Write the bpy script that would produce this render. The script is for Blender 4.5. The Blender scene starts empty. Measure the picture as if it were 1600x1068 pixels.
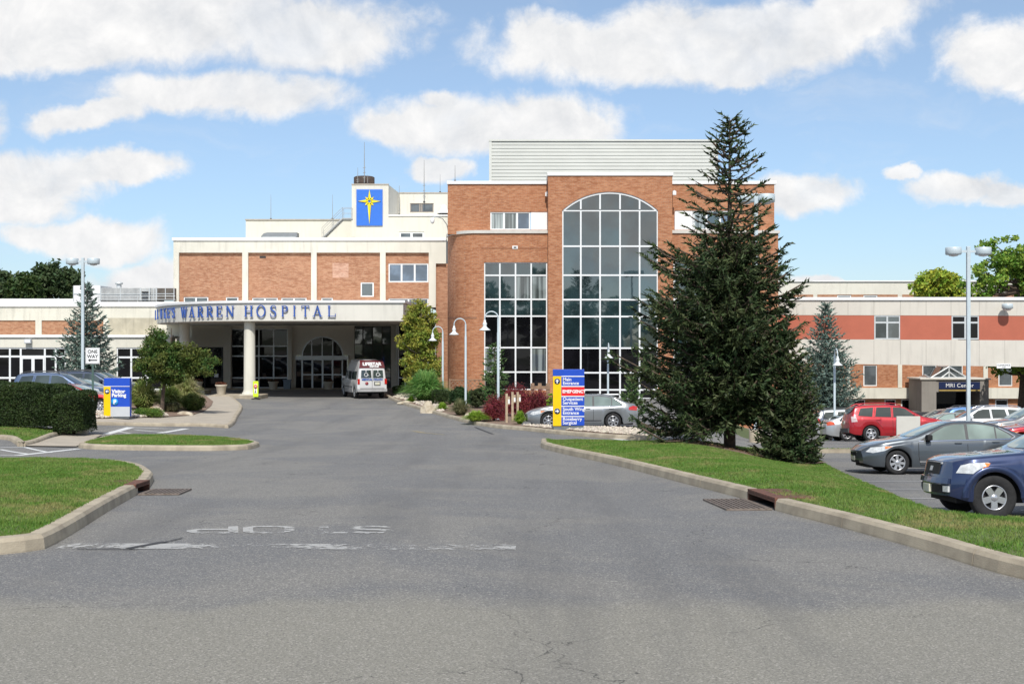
import bpy, bmesh, math, random
import numpy as np
from mathutils import Vector, Matrix
from mathutils.geometry import delaunay_2d_cdt
R = math.radians
rng = np.random.default_rng(7)
random.seed(7)
C = bpy.context.scene.collection
SC = bpy.context.scene
F, CX, CY = 2000.0, 800.0, 534.0

# ------------------------------------------------------------------ materials
MATS = {}
def nodes_of(m):
    m.use_nodes = True
    return m.node_tree.nodes, m.node_tree.links
def _sock(N, v, L, s):
    if hasattr(v, 'node'): L.new(v, s)
    else: s.default_value = v
def mth(N, L, op, a, b=None, c=None, clamp=False):
    n = N.new('ShaderNodeMath'); n.operation = op; n.use_clamp = clamp
    for i, v in enumerate((a, b, c)):
        if v is not None: _sock(N, v, L, n.inputs[i])
    return n.outputs[0]
def mixc(N, L, f, a, b, mode='MIX'):
    n = N.new('ShaderNodeMix'); n.data_type = 'RGBA'; n.blend_type = mode
    _sock(N, f, L, n.inputs[0])
    for v, i in ((a, 6), (b, 7)):
        if hasattr(v, 'node'): L.new(v, n.inputs[i])
        else: n.inputs[i].default_value = (*v[:3], 1)
    return n.outputs[2]
def noise(N, L, vec, scale, detail=4, rough=.55, dist=0, out=0):
    n = N.new('ShaderNodeTexNoise'); n.inputs['Scale'].default_value = scale
    n.inputs['Detail'].default_value = detail; n.inputs['Roughness'].default_value = rough
    n.inputs['Distortion'].default_value = dist
    if vec is not None: L.new(vec, n.inputs['Vector'])
    return n.outputs[out]
def ramp(N, L, f, stops):
    n = N.new('ShaderNodeMapRange'); n.clamp = True
    n.inputs[1].default_value, n.inputs[2].default_value = stops
    n.interpolation_type = 'SMOOTHSTEP'
    L.new(f, n.inputs[0]); return n.outputs[0]
def coords(N, L, kind='Position', scale=None):
    if kind == 'Position':
        g = N.new('ShaderNodeNewGeometry'); o = g.outputs['Position']
    else:
        g = N.new('ShaderNodeTexCoord'); o = g.outputs[kind]
    if scale:
        m = N.new('ShaderNodeVectorMath'); m.operation = 'MULTIPLY'
        L.new(o, m.inputs[0]); m.inputs[1].default_value = scale; o = m.outputs[0]
    return o
def mat(name, col, rough=.6, var=.15, vs=3.0, metal=0, coat=0, bump=0, bs=40, col2=None, streak=0, island=0, ior=None, spec=None, sub=0, emit=None):
    """general procedural material: base colour broken up by noise, optional fine bump"""
    if name in MATS: return MATS[name]
    m = bpy.data.materials.new(name); N, L = nodes_of(m)
    b = N['Principled BSDF']
    b.inputs['Roughness'].default_value = rough; b.inputs['Metallic'].default_value = metal
    b.inputs['Coat Weight'].default_value = coat; b.inputs['Coat Roughness'].default_value = .04
    if ior: b.inputs['IOR'].default_value = ior
    if spec is not None: b.inputs['Specular IOR Level'].default_value = spec
    pos = coords(N, L)
    c2 = col2 or tuple(c * (1 - var) for c in col)
    f = ramp(N, L, noise(N, L, pos, vs), (.35, .65))
    c = mixc(N, L, f, col, c2)
    if streak:
        ps = coords(N, L, scale=(2.5, 2.5, .25))
        c = mixc(N, L, mth(N, L, 'MULTIPLY', ramp(N, L, noise(N, L, ps, 1.2, 5), (.48, .75)), streak), c, tuple(x * .45 for x in col))
    if island:
        g = N.new('ShaderNodeNewGeometry')
        h = N.new('ShaderNodeHueSaturation'); L.new(c, h.inputs['Color'])
        r = g.outputs['Random Per Island']
        L.new(mth(N, L, 'MULTIPLY_ADD', r, island * 1.4, 1 - island * .6), h.inputs['Value'])
        L.new(mth(N, L, 'MULTIPLY_ADD', mth(N, L, 'FRACT', mth(N, L, 'MULTIPLY', r, 17.3)), .05, .475), h.inputs['Hue'])
        c = h.outputs[0]
    L.new(c, b.inputs['Base Color'])
    if bump:
        bn = N.new('ShaderNodeBump'); bn.inputs['Strength'].default_value = bump
        bn.inputs['Distance'].default_value = .02
        L.new(noise(N, L, pos, bs, 3), bn.inputs['Height']); L.new(bn.outputs[0], b.inputs['Normal'])
    if sub:
        b.inputs['Transmission Weight'].default_value = 0
        t = N.new('ShaderNodeBsdfTranslucent'); L.new(c, t.inputs[0])
        mx = N.new('ShaderNodeMixShader'); mx.inputs[0].default_value = sub
        L.new(b.outputs[0], mx.inputs[1]); L.new(t.outputs[0], mx.inputs[2])
        L.new(mx.outputs[0], N['Material Output'].inputs[0])
    MATS[name] = m
    return m

def brick_mat(name, c1, c2, mortar, big=.1):
    if name in MATS: return MATS[name]
    m = bpy.data.materials.new(name); N, L = nodes_of(m); b = N['Principled BSDF']
    b.inputs['Roughness'].default_value = .85
    g = coords(N, L); sp = N.new('ShaderNodeSeparateXYZ'); L.new(g, sp.inputs[0])
    cb = N.new('ShaderNodeCombineXYZ')
    L.new(mth(N, L, 'ADD', sp.outputs[0], mth(N, L, 'MULTIPLY', sp.outputs[1], .8)), cb.inputs[0]); L.new(sp.outputs[2], cb.inputs[1])
    br = N.new('ShaderNodeTexBrick'); L.new(cb.outputs[0], br.inputs['Vector'])
    br.inputs['Scale'].default_value = 1; br.inputs['Brick Width'].default_value = .30
    br.inputs['Row Height'].default_value = .1; br.inputs['Mortar Size'].default_value = .008
    br.inputs['Mortar Smooth'].default_value = .2
    br.inputs['Color1'].default_value = (*c1, 1); br.inputs['Color2'].default_value = (*c2, 1); br.inputs['Mortar'].default_value = (*mortar, 1)
    ps = coords(N, L, scale=(1, 1, 3.0))
    sp2 = mixc(N, L, ramp(N, L, noise(N, L, ps, 2.6, 6, .7), (.42, .66)), br.outputs[0], tuple(x * .74 for x in c1))
    c = mixc(N, L, mth(N, L, 'MULTIPLY', ramp(N, L, noise(N, L, g, .35, 3), (.4, .7)), big * 3), sp2, tuple(min(1, x * 1.25 + .02) for x in c2))
    L.new(c, b.inputs['Base Color'])
    bn = N.new('ShaderNodeBump'); bn.inputs['Strength'].default_value = .5; bn.inputs['Distance'].default_value = .01
    L.new(mth(N, L, 'SUBTRACT', 1, br.outputs['Fac']), bn.inputs['Height']); L.new(bn.outputs[0], b.inputs['Normal'])
    MATS[name] = m; return m

def glass_mat(name, col=(.012, .014, .016), ior=1.9, rough=.02, var=0.0):
    if name in MATS: return MATS[name]
    m = bpy.data.materials.new(name); N, L = nodes_of(m); b = N['Principled BSDF']
    b.inputs['Roughness'].default_value = rough; b.inputs['IOR'].default_value = ior
    g = N.new('ShaderNodeNewGeometry')
    pv = coords(N, L, scale=(4.5, 1, .12)) if var else g.outputs['Position']
    c = mixc(N, L, mth(N, L, 'MULTIPLY', ramp(N, L, noise(N, L, pv, 1.0 if var else .6, 3), (.4, .62)), .8), tuple(x * .35 for x in col) if var else col, tuple(x * 1.5 + var for x in col) if var else tuple(x * 2.2 for x in col))
    L.new(c, b.inputs['Base Color'])
    bn = N.new('ShaderNodeBump'); bn.inputs['Strength'].default_value = .06; bn.inputs['Distance'].default_value = .02
    L.new(noise(N, L, g.outputs['Position'], .9, 2), bn.inputs['Height']); L.new(bn.outputs[0], b.inputs['Normal'])
    MATS[name] = m; return m

def asphalt_mat():
    m = bpy.data.materials.new('asphalt'); N, L = nodes_of(m); b = N['Principled BSDF']
    b.inputs['Roughness'].default_value = .88; b.inputs['Specular IOR Level'].default_value = .3
    g = coords(N, L); sp = N.new('ShaderNodeSeparateXYZ'); L.new(g, sp.inputs[0])
    fine = noise(N, L, g, 42, 4, .75)
    stone = N.new('ShaderNodeTexVoronoi'); stone.inputs['Scale'].default_value = 75; L.new(g, stone.inputs['Vector'])
    sv = N.new('ShaderNodeSeparateColor'); L.new(stone.outputs['Color'], sv.inputs[0])
    patch = ramp(N, L, noise(N, L, g, .22, 5, .62, .8), (.42, .58))
    base = mixc(N, L, patch, (.148, .150, .153), (.188, .184, .174))
    # the older street in front of the junction line has paler, tan stones
    edge = mth(N, L, 'ADD', sp.outputs[1], mth(N, L, 'MULTIPLY', noise(N, L, g, .5, 4), 2.2))
    street = mth(N, L, 'SUBTRACT', 1, ramp(N, L, edge, (12.6, 13.6)))
    base = mixc(N, L, mth(N, L, 'MULTIPLY', street, .8), base, (.235, .225, .19))
    # pale stone chips and dark pits
    base = mixc(N, L, mth(N, L, 'MULTIPLY', ramp(N, L, sv.outputs[0], (.70, .97)), .6), base, (.42, .40, .36))
    base = mixc(N, L, mth(N, L, 'MULTIPLY', ramp(N, L, fine, (.50, .66)), .68), base, (.058, .058, .06))
    # long wear streaks along the drive
    st = N.new('ShaderNodeVectorMath'); st.operation = 'MULTIPLY'; L.new(g, st.inputs[0]); st.inputs[1].default_value = (1.0, .12, 1)
    base = mixc(N, L, mth(N, L, 'MULTIPLY', ramp(N, L, noise(N, L, st.outputs[0], .9, 4), (.48, .70)), .34), base, (.10, .10, .102))
    # cracks
    wob = N.new('ShaderNodeVectorMath'); wob.operation = 'MULTIPLY_ADD'
    nv = N.new('ShaderNodeTexNoise'); nv.inputs['Scale'].default_value = 1.7; nv.inputs['Detail'].default_value = 5; L.new(g, nv.inputs['Vector'])
    L.new(nv.outputs['Color'], wob.inputs[0]); wob.inputs[1].default_value = (1.5, 1.5, 0); L.new(g, wob.inputs[2])
    vo = N.new('ShaderNodeTexVoronoi'); vo.feature = 'DISTANCE_TO_EDGE'; vo.inputs['Scale'].default_value = .24
    L.new(wob.outputs[0], vo.inputs['Vector'])
    cr = mth(N, L, 'SUBTRACT', 1, ramp(N, L, vo.outputs['Distance'], (.0005, .0035)))
    cr = mth(N, L, 'MULTIPLY', cr, ramp(N, L, noise(N, L, g, .4, 2), (.45, .56)))
    base = mixc(N, L, mth(N, L, 'MULTIPLY', cr, .7), base, (.03, .03, .03))
    # oil spots and tar patches
    base = mixc(N, L, mth(N, L, 'MULTIPLY', ramp(N, L, noise(N, L, g, .55, 6, .7, 1.2), (.66, .74)), .35), base, (.05, .05, .052))
    L.new(base, b.inputs['Base Color'])
    bn = N.new('ShaderNodeBump'); bn.inputs['Strength'].default_value = .6; bn.inputs['Distance'].default_value = .012
    L.new(fine, bn.inputs['Height']); L.new(bn.outputs[0], b.inputs['Normal'])
    MATS['asphalt'] = m; return m

def paint_mark_mat(name, wear):
    """road paint with real holes where it has worn off: laid as a sheet, the worn part is transparent"""
    m = bpy.data.materials.new(name); N, L = nodes_of(m); b = N['Principled BSDF']
    b.inputs['Roughness'].default_value = .7; b.inputs['Base Color'].default_value = (.62, .63, .62, 1) if wear < .3 else (.50, .50, .485, 1)
    g = coords(N, L)
    sp = N.new('ShaderNodeSeparateXYZ'); L.new(g, sp.inputs[0])
    f = mth(N, L, 'ADD', noise(N, L, g, 9, 6, .75), mth(N, L, 'MULTIPLY', mth(N, L, 'SUBTRACT', noise(N, L, g, 1.1, 3), .5), .9))
    if wear > .9:  # the stop line is worn away towards the right-hand wheel track
        f = mth(N, L, 'SUBTRACT', f, mth(N, L, 'MULTIPLY', ramp(N, L, sp.outputs[0], (-2.4, .2)), .13))
    a = mth(N, L, 'MULTIPLY', ramp(N, L, f, (.28 + .15 * wear, .36 + .15 * wear)), 1 - .27 * wear)
    L.new(a, b.inputs['Alpha'])
    MATS[name] = m; return m

# ------------------------------------------------------------------ mesh helpers
class MB:
    def __init__(s): s.v = []; s.f = []; s.smooth = []
    def add(s, verts, faces, M=None, smooth=False):
        n = len(s.v)
        s.v += [tuple(M @ Vector(p)) if M else tuple(p) for p in verts]
        s.f += [tuple(i + n for i in f) for f in faces]; s.smooth += [smooth] * len(faces); return s
    def box(s, x0, x1, y0, y1, z0, z1, M=None, bev=0):
        x0, x1 = sorted((x0, x1)); y0, y1 = sorted((y0, y1)); z0, z1 = sorted((z0, z1))
        if bev <= 0:
            return s.add([(x, y, z) for x in (x0, x1) for y in (y0, y1) for z in (z0, z1)],
                     [(0, 1, 3, 2), (4, 6, 7, 5), (0, 4, 5, 1), (2, 3, 7, 6), (0, 2, 6, 4), (1, 5, 7, 3)], M)
        b = min(bev, (x1 - x0) / 2.01, (y1 - y0) / 2.01, (z1 - z0) / 2.01)
        bm = bmesh.new(); bmesh.ops.create_cube(bm, size=1)
        for v in bm.verts: v.co = Vector(((x0 + x1) / 2 + v.co.x * (x1 - x0), (y0 + y1) / 2 + v.co.y * (y1 - y0), (z0 + z1) / 2 + v.co.z * (z1 - z0)))
        bmesh.ops.bevel(bm, geom=list(bm.edges), offset=b, segments=2, affect='EDGES', profile=.6)
        bm.verts.index_update()
        s.add([tuple(v.co) for v in bm.verts], [tuple(v.index for v in f.verts) for f in bm.faces], M); bm.free(); return s
    def tube(s, pts, r, n=10, cap=True, M=None):
        pts = [Vector(p) for p in pts]; rs = r if isinstance(r, (list, tuple)) else [r] * len(pts)
        V = []; prev = None
        for i, p in enumerate(pts):
            t = (pts[min(i + 1, len(pts) - 1)] - pts[max(i - 1, 0)]).normalized()
            if prev is None: a = t.orthogonal().normalized()
            else: a = (prev - t * prev.dot(t)).normalized()
            prev = a; b = t.cross(a)
            V += [tuple(p + (a * math.cos(k * 2 * math.pi / n) + b * math.sin(k * 2 * math.pi / n)) * rs[i]) for k in range(n)]
        Fc = [(i * n + k, i * n + (k + 1) % n, (i + 1) * n + (k + 1) % n, (i + 1) * n + k) for i in range(len(pts) - 1) for k in range(n)]
        s.add(V, Fc, M, True)
        if cap:
            s.add([V[k] for k in range(n)], [tuple(range(n - 1, -1, -1))], M); s.add([V[-n + k] for k in range(n)], [tuple(range(n))], M)
        return s
    def lathe(s, prof, n=24, M=None, cap=True):
        V = [(r * math.cos(k * 2 * math.pi / n), r * math.sin(k * 2 * math.pi / n), z) for r, z in prof for k in range(n)]
        Fc = [(i * n + k, i * n + (k + 1) % n, (i + 1) * n + (k + 1) % n, (i + 1) * n + k) for i in range(len(prof) - 1) for k in range(n)]
        return s.add(V, Fc, M, True)
    def prism(s, poly, y0, y1, M=None):
        """poly in (x,z), extruded along y"""
        n = len(poly)
        V = [(x, y0, z) for x, z in poly] + [(x, y1, z) for x, z in poly]
        Fc = [tuple(range(n)), tuple(range(2 * n - 1, n - 1, -1))] + [(i, (i + 1) % n + 0, (i + 1) % n + n, i + n) for i in range(n)]
        return s.add(V, Fc, M)
    def build(s, name, m, parent=None, loc=None, smooth=None):
        me = bpy.data.meshes.new(name); me.from_pydata(s.v, [], s.f)
        me.materials.append(m)
        sm = s.smooth if smooth is None else [smooth] * len(s.f)
        me.polygons.foreach_set('use_smooth', sm); me.update()
        o = bpy.data.objects.new(name, me); C.objects.link(o)
        if parent: o.parent = parent
        if loc is not None: o.location = loc
        return o

def tag(o, label=None, cat=None, group=None, kind=None):
    if label: o['label'] = label
    if cat: o['category'] = cat
    if group: o['group'] = group
    if kind: o['kind'] = kind
    return o
def thing(name, label, cat, loc=(0, 0, 0), rz=0, group=None):
    o = bpy.data.objects.new(name, None); C.objects.link(o); o.empty_display_size = .3
    o.location = loc; o.rotation_euler = (0, 0, rz)
    return tag(o, label, cat, group, 'thing')
def struct(o): o['kind'] = 'structure'; return o
def copy_tree(o, parent=None):
    c = o.copy(); C.objects.link(c); c.parent = parent
    for ch in list(o.children): copy_tree(ch, c)
    return c
def np_mesh(name, V, k, m, parent=None, smooth=False):
    """V: (n*k,3) vertices, every k of them one face"""
    V = np.asarray(V, dtype=np.float32).reshape(-1, 3); n = len(V) // k
    me = bpy.data.meshes.new(name); me.vertices.add(len(V)); me.loops.add(n * k); me.polygons.add(n)
    me.vertices.foreach_set('co', V.ravel()); me.loops.foreach_set('vertex_index', np.arange(n * k, dtype=np.int32))
    me.polygons.foreach_set('loop_start', np.arange(0, n * k, k, dtype=np.int32))
    me.materials.append(m); me.update(calc_edges=True)
    o = bpy.data.objects.new(name, me); C.objects.link(o)
    if parent: o.parent = parent
    return o

# ------------------------------------------------------------------ terrain
def smooth_interp(x, xs, ys):
    xs = np.asarray(xs, float); ys = np.asarray(ys, float)
    d = np.gradient(ys, xs); x = np.clip(np.asarray(x, float), xs[0], xs[-1])
    i = np.clip(np.searchsorted(xs, x) - 1, 0, len(xs) - 2); h = xs[i + 1] - xs[i]; t = (x - xs[i]) / h
    return (2*t**3 - 3*t**2 + 1) * ys[i] + (t**3 - 2*t**2 + t) * h * d[i] + (-2*t**3 + 3*t**2) * ys[i+1] + (t**3 - t**2) * h * d[i+1]
def sstep(t): t = np.clip(t, 0, 1); return t * t * (3 - 2 * t)
def terr(X, Y):
    zd = smooth_interp(Y, [-200, 0, 10, 16, 22, 32, 42, 53, 70, 90, 110, 300], [-2.45, -2.45, -2.45, -2.46, -2.62, -3.0, -3.35, -3.58, -3.66, -3.73, -3.85, -3.9])
    zl = smooth_interp(Y, [-200, 0, 10, 16, 22, 35, 59, 65, 71, 85, 110, 300], [-2.45, -2.45, -2.5, -2.75, -3.05, -3.65, -4.6, -5.02, -5.4, -5.75, -5.9, -5.9])
    zf = smooth_interp(Y, [-200, 0, 16, 32, 45, 55, 66, 100, 300], [-2.45, -2.45, -2.46, -2.95, -3.2, -3.3, -3.4, -3.8, -3.9])
    xk = np.interp(Y, [-50, 13.4, 22, 32, 40, 50, 54, 85], [9, 6.4, 4.6, 4.6, 5.0, 6.2, 6.8, 12])
    z = zd + (zl - zd) * sstep((np.asarray(X) - xk) / 3.6)
    z = z + (zf - zd) * sstep((-13.5 - np.asarray(X)) / 6.0)
    return z
def tz(X, Y): return float(terr(X, Y))
def G(px, py, dz=0.0):
    """where the sight line through a photo pixel meets the ground raised by dz"""
    ys = np.arange(6, 160, .1); z = (CY - py) / F * ys; t = terr((px - CX) / F * ys, ys) + dz
    k = np.argmax(z < t)
    a, b = ys[max(k - 1, 0)], ys[k]
    for _ in range(30):
        c = (a + b) / 2
        if (CY - py) / F * c < tz((px - CX) / F * c, c) + dz: b = c
        else: a = c
    return Vector(((px - CX) / F * b, b, tz((px - CX) / F * b, b) + dz))
def P(px, py, Y): return Vector(((px - CX) * Y / F, Y, (CY - py) * Y / F))
def U(px, Y): return (px - CX) * Y / F
def W(py, Y): return (CY - py) * Y / F

def resample(pts, step, closed):
    pts = [Vector(p[:2]) for p in pts]
    n = len(pts); out = []
    rngi = range(n if closed else n - 1)
    for i in rngi:
        p0, p1, p2, p3 = (pts[(i - 1) % n], pts[i], pts[(i + 1) % n], pts[(i + 2) % n]) if closed else (pts[max(i - 1, 0)], pts[i], pts[i + 1], pts[min(i + 2, n - 1)])
        # centripetal-ish Catmull-Rom with short tangents so corners do not overshoot
        L = (p2 - p1).length; k = max(1, int(L / step))
        m1 = (p2 - p0); m2 = (p3 - p1)
        m1 = m1.normalized() * L * .8 if m1.length > 0 else m1; m2 = m2.normalized() * L * .8 if m2.length > 0 else m2
        for j in range(k):
            t = j / k
            out.append((2*t**3-3*t**2+1) * p1 + (t**3-2*t**2+t) * m1 + (-2*t**3+3*t**2) * p2 + (t**3-t**2) * m2)
    if not closed: out.append(pts[-1])
    return out
def normals2(pts, closed):
    n = len(pts); out = []
    for i in range(n):
        a = pts[(i - 1) % n] if closed or i > 0 else pts[i]; b = pts[(i + 1) % n] if closed or i < n - 1 else pts[i]
        t = (b - a).normalized(); out.append(Vector((-t.y, t.x)))
    return out
def poly_area(p): return sum(p[i].x * p[(i + 1) % len(p)].y - p[(i + 1) % len(p)].x * p[i].y for i in range(len(p))) / 2
def fill(name, poly, dz, m, parent=None, step=.8, hump=0.0, zf=None, smooth=True):
    """fill an outline with a sheet that follows the ground"""
    poly = [Vector(p[:2]) for p in poly]
    if poly_area(poly) < 0: poly = poly[::-1]
    P_ = np.array([tuple(p) for p in poly]); lo, hi = P_.min(0), P_.max(0)
    gx, gy = np.meshgrid(np.arange(lo[0], hi[0], step), np.arange(lo[1], hi[1], step)); q = np.stack([gx.ravel(), gy.ravel()], 1)
    q = q[inside(q, P_)]
    keep = np.min(np.linalg.norm(q[:, None] - P_[None], axis=2), 1) > step * .45 if len(q) else []
    q = q[keep] if len(q) else q
    verts = poly + [Vector(a) for a in q]; n = len(poly)
    r = delaunay_2d_cdt(verts, [(i, (i + 1) % n) for i in range(n)], [list(range(n))], 1, 1e-5)
    V = np.array([tuple(v) for v in r[0]])
    z = (zf(V[:, 0], V[:, 1]) if zf else terr(V[:, 0], V[:, 1])) + dz
    if hump:
        d = np.min(np.linalg.norm(V[:, None] - P_[None], axis=2), 1); z = z + hump * sstep(d / 1.5)
    mb = MB(); mb.add([(a[0], a[1], b) for a, b in zip(V, z)], [tuple(f) for f in r[2]], smooth=smooth)
    o = mb.build(name, m, parent)
    return o
def inside(q, poly):
    x, y = q[:, 0], q[:, 1]; c = np.zeros(len(q), bool); n = len(poly); j = n - 1
    for i in range(n):
        xi, yi = poly[i]; xj, yj = poly[j]
        if yi != yj:
            c ^= ((yi > y) != (yj > y)) & (x < (xj - xi) * (y - yi) / (yj - yi) + xi)
        j = i
    return c
def kerb(name, pts, closed, m, h=.16, w=.2, side=1, gaps=(), parent=None):
    """a concrete kerb swept along pts (outer bottom line), body on the given side; small joints every 3 m"""
    st = resample(pts, .35, closed)
    n = len(st); nr = normals2(st, closed); mb = MB(); acc = 0; V = []; ring = []
    prof = [(0, -.12), (.0, .02), (.015, h - .045), (.05, h), (w, h + .003), (w, -.12)]
    for i in range(n):
        if i: acc += (st[i] - st[i - 1]).length
        joint = acc > 3.0
        for k, (off, ins) in enumerate(((-.008, 0), (-.006, .012), (.006, .012), (.008, 0)) if joint else ((0, 0),)):
            t = Vector((nr[i].y, -nr[i].x)); p = st[i] + t * off
            z = tz(p.x, p.y)
            ring.append([(*(p + nr[i] * side * (d + (ins if d < w * .5 else 0))), z + hh - (ins if hh > 0.05 else 0)) for d, hh in prof])
        if joint: acc = 0
    for r_ in ring: V += r_
    m_ = len(prof); nn = len(ring); Fc = []
    for i in range(nn if closed else nn - 1):
        mid = Vector(ring[i][0])
        if any((mid.xy - Vector(g[:2])).length < g[2] for g in gaps): continue
        for k in range(m_ - 1): Fc.append((i * m_ + k, ((i + 1) % nn) * m_ + k, ((i + 1) % nn) * m_ + k + 1, i * m_ + k + 1))
    mb.add(V, Fc)
    if not closed: mb.add(ring[0], [tuple(range(m_))]); mb.add(ring[-1], [tuple(range(m_))])
    o = mb.build(name, m, parent); struct(o)
    return o, [st[i] + nr[i] * side * w * .9 for i in range(n)]

def text_mesh(s, size, depth, m, name, parent, align='LEFT', space=1.0, lines=1.0, bold=0.0, sx=1.0):
    cu = bpy.data.curves.new(name, 'FONT'); cu.body = s; cu.size = size; cu.extrude = depth; cu.align_x = align; cu.space_character = space
    cu.space_line = lines; cu.offset = bold
    o = bpy.data.objects.new(name, cu); C.objects.link(o)
    bpy.context.view_layer.update()
    me = bpy.data.meshes.new_from_object(o.evaluated_get(bpy.context.evaluated_depsgraph_get()))
    C.objects.unlink(o); bpy.data.objects.remove(o)
    if sx != 1.0:
        for v in me.vertices: v.co.x *= sx
    me.materials.clear(); me.materials.append(m)
    t = bpy.data.objects.new(name, me); C.objects.link(t); t.parent = parent
    return t
# ------------------------------------------------------------------ common materials
asph = asphalt_mat()
conc = mat('concrete', (.42, .365, .275), .9, col2=(.31, .265, .20), vs=2.2, bump=.35, bs=60, streak=.35)
walkm = mat('sidewalk', (.42, .37, .30), .9, col2=(.36, .32, .26), vs=1.2, bump=.3, bs=50)
cream = mat('cream_paint', (.66, .64, .555), .8, var=.09, vs=.6, streak=.34)
cream2 = mat('warm_cream', (.67, .65, .57), .8, var=.06, vs=.5, streak=.2)
greyw = mat('bridge_panel', (.60, .57, .51), .75, var=.07, vs=.5, streak=.24)
whitem = mat('white_trim', (.80, .80, .80), .5, var=.04, vs=1.5)
whitef = mat('window_frame', (.74, .76, .77), .45, var=.05, vs=2)
alu = mat('aluminium', (.62, .65, .66), .4, var=.08, vs=3, metal=.3)
brick = brick_mat('orange_brick', (.385, .148, .066), (.48, .222, .11), (.35, .265, .20), .05)
brick2 = brick_mat('pale_brick', (.37, .165, .088), (.46, .245, .14), (.38, .29, .215), .06)
redband = mat('red_band', (.44, .125, .075), .75, var=.08, vs=.8)
glass = glass_mat('window_glass', (.012, .024, .027), 2.4)
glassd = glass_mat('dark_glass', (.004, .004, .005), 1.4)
glassk = glass_mat('office_glass', (.05, .06, .065), 2.0)
curtain = mat('curtain', (.22, .25, .25), .8, var=.3, vs=4)
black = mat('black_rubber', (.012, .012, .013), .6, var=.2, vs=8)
darkm = mat('dark_metal', (.03, .03, .032), .5, var=.3, vs=5)
rust = mat('rusty_iron', (.17, .07, .045), .85, col2=(.09, .045, .03), vs=12, bump=.3)
mulch = mat('mulch', (.19, .12, .085), .95, col2=(.22, .16, .12), vs=22, bump=.8, bs=55)
grassm = mat('lawn_soil', (.10, .15, .04), .95, col2=(.12, .14, .05), vs=3, bump=.6, bs=70)
pole_m = mat('pole_paint', (.52, .60, .64), .4, var=.06, vs=4, metal=.1)
blue_s = mat('sign_blue', (.015, .075, .50), .4, var=.05)
yel_s = mat('sign_yellow', (.85, .55, .0), .4, var=.04)
red_s = mat('sign_red', (.72, .02, .025), .4, var=.04)
white_s = mat('sign_white', (.82, .83, .84), .4, var=.03)
grey_s = mat('sign_grey', (.50, .53, .56), .5, var=.05)
bark = mat('bark', (.12, .085, .06), .95, col2=(.06, .045, .035), vs=9, bump=.8, bs=30)
def leafm(name, col, col2, isl=.45, sub=.25): return mat(name, col, .6, col2=col2, vs=1.4, island=isl, sub=sub, spec=.3)

# ------------------------------------------------------------------ ground, drive
def grid_mesh(name, xs, ys, dz, m):
    X, Y = np.meshgrid(xs, ys); Z = terr(X, Y) + dz
    V = np.stack([X.ravel(), Y.ravel(), Z.ravel()], 1); nx, ny = len(xs), len(ys)
    i = np.arange(nx * ny).reshape(ny, nx); Fc = np.stack([i[:-1, :-1].ravel(), i[:-1, 1:].ravel(), i[1:, 1:].ravel(), i[1:, :-1].ravel()], 1)
    mb = MB(); mb.add(V.tolist(), Fc.tolist(), smooth=True); return struct(mb.build(name, m))
far_m = mat('far_ground', (.07, .10, .035), .95, col2=(.12, .12, .07), vs=.05)
g_ = grid_mesh('ground', np.concatenate([[-3000, -1000, -400, -160], np.arange(-120, 121, 4), [160, 400, 1000, 3000]]), np.concatenate([[-2000, -600, -200], np.arange(-80, 161, 4), [220, 400, 1000, 4000]]), -.3, far_m)
grid_mesh('road', np.arange(-90, 90.1, 1.0), np.concatenate([np.arange(-70, 8, 2.), np.arange(8, 60, .5), np.arange(60, 131, 1.5)]), 0, asph)

KG = 0.0
lawns = []
def px(pts, dz=0): return [G(a, b, dz).xy for a, b in pts]

# storm drain positions
dR0, dR1 = G(1168, 781).xy, G(1211, 797).xy
dL0, dL1 = G(216, 772).xy, G(230, 767).xy
# right-hand island under the spruces
isl_r = px([(845, 693), (846, 699), (865, 705), (900, 713), (959, 726), (1077, 757), (1168, 781), (1211, 797), (1315, 824), (1457, 864), (1600, 905)])
isl_r += [Vector((6.6, 11.4)), Vector((9, 9.6)), Vector((14, 8.8)), Vector((22, 8.6))]
n_front = len(isl_r)
back_r = [Vector((22, 14.5)), Vector((14, 17.2))] + px([(1640, 814), (1590, 813), (1540, 812), (1495, 806), (1450, 795), (1400, 774), (1330, 743), (1272, 714)], .12) + px([(1235, 700), (1120, 692), (1010, 689), (930, 687), (870, 687)], .16)
kr, in_r = kerb('kerb', isl_r, False, conc, h=.18, w=.2, side=1, gaps=[(*((dR0 + dR1) / 2), (dR1 - dR0).length / 2)])
kb, in_b = kerb('kerb', back_r[::-1], False, conc, h=.12, w=.15, side=-1)
def zlawn(X, Y): return terr(X, Y)
out_r = in_r + in_b[::-1]
fill('lawn', out_r, .165, grassm, step=.6, hump=.05)['kind'] = 'structure'
lawns.append(('r', out_r))
# near-left island
isl_l = [Vector((-26, 13.6))] + px([(0, 866), (40, 862), (70, 857.5), (120, 830), (172, 797), (216, 772), (229, 767), (240, 752)]) + px([(240, 734), (222, 723), (192, 717), (156, 714.5), (90, 713), (0, 713)], .2) + [Vector((-26, G(0, 713, .2).y + .3))]
kl, in_l = kerb('kerb', isl_l, False, conc, h=.18, w=.22, side=1, gaps=[(*((dL0 + dL1) / 2), (dL1 - dL0).length / 2 + .25)])
fill('lawn', in_l, .17, grassm, step=.6, hump=.05)['kind'] = 'structure'
lawns.append(('l', in_l))
# middle island
isl_m = px([(122, 699), (150, 702), (220, 703.5), (330, 704), (387, 702), (406, 697)]) + px([(403, 688), (392, 685), (340, 680), (270, 677.5), (186, 677.5), (156, 681)], .17)
km, in_m = kerb('kerb', isl_m, True, conc, h=.15, w=.2, side=1)
fill('lawn', in_m, .14, grassm, step=.6, hump=.04)['kind'] = 'structure'
lawns.append(('m', in_m))
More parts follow.
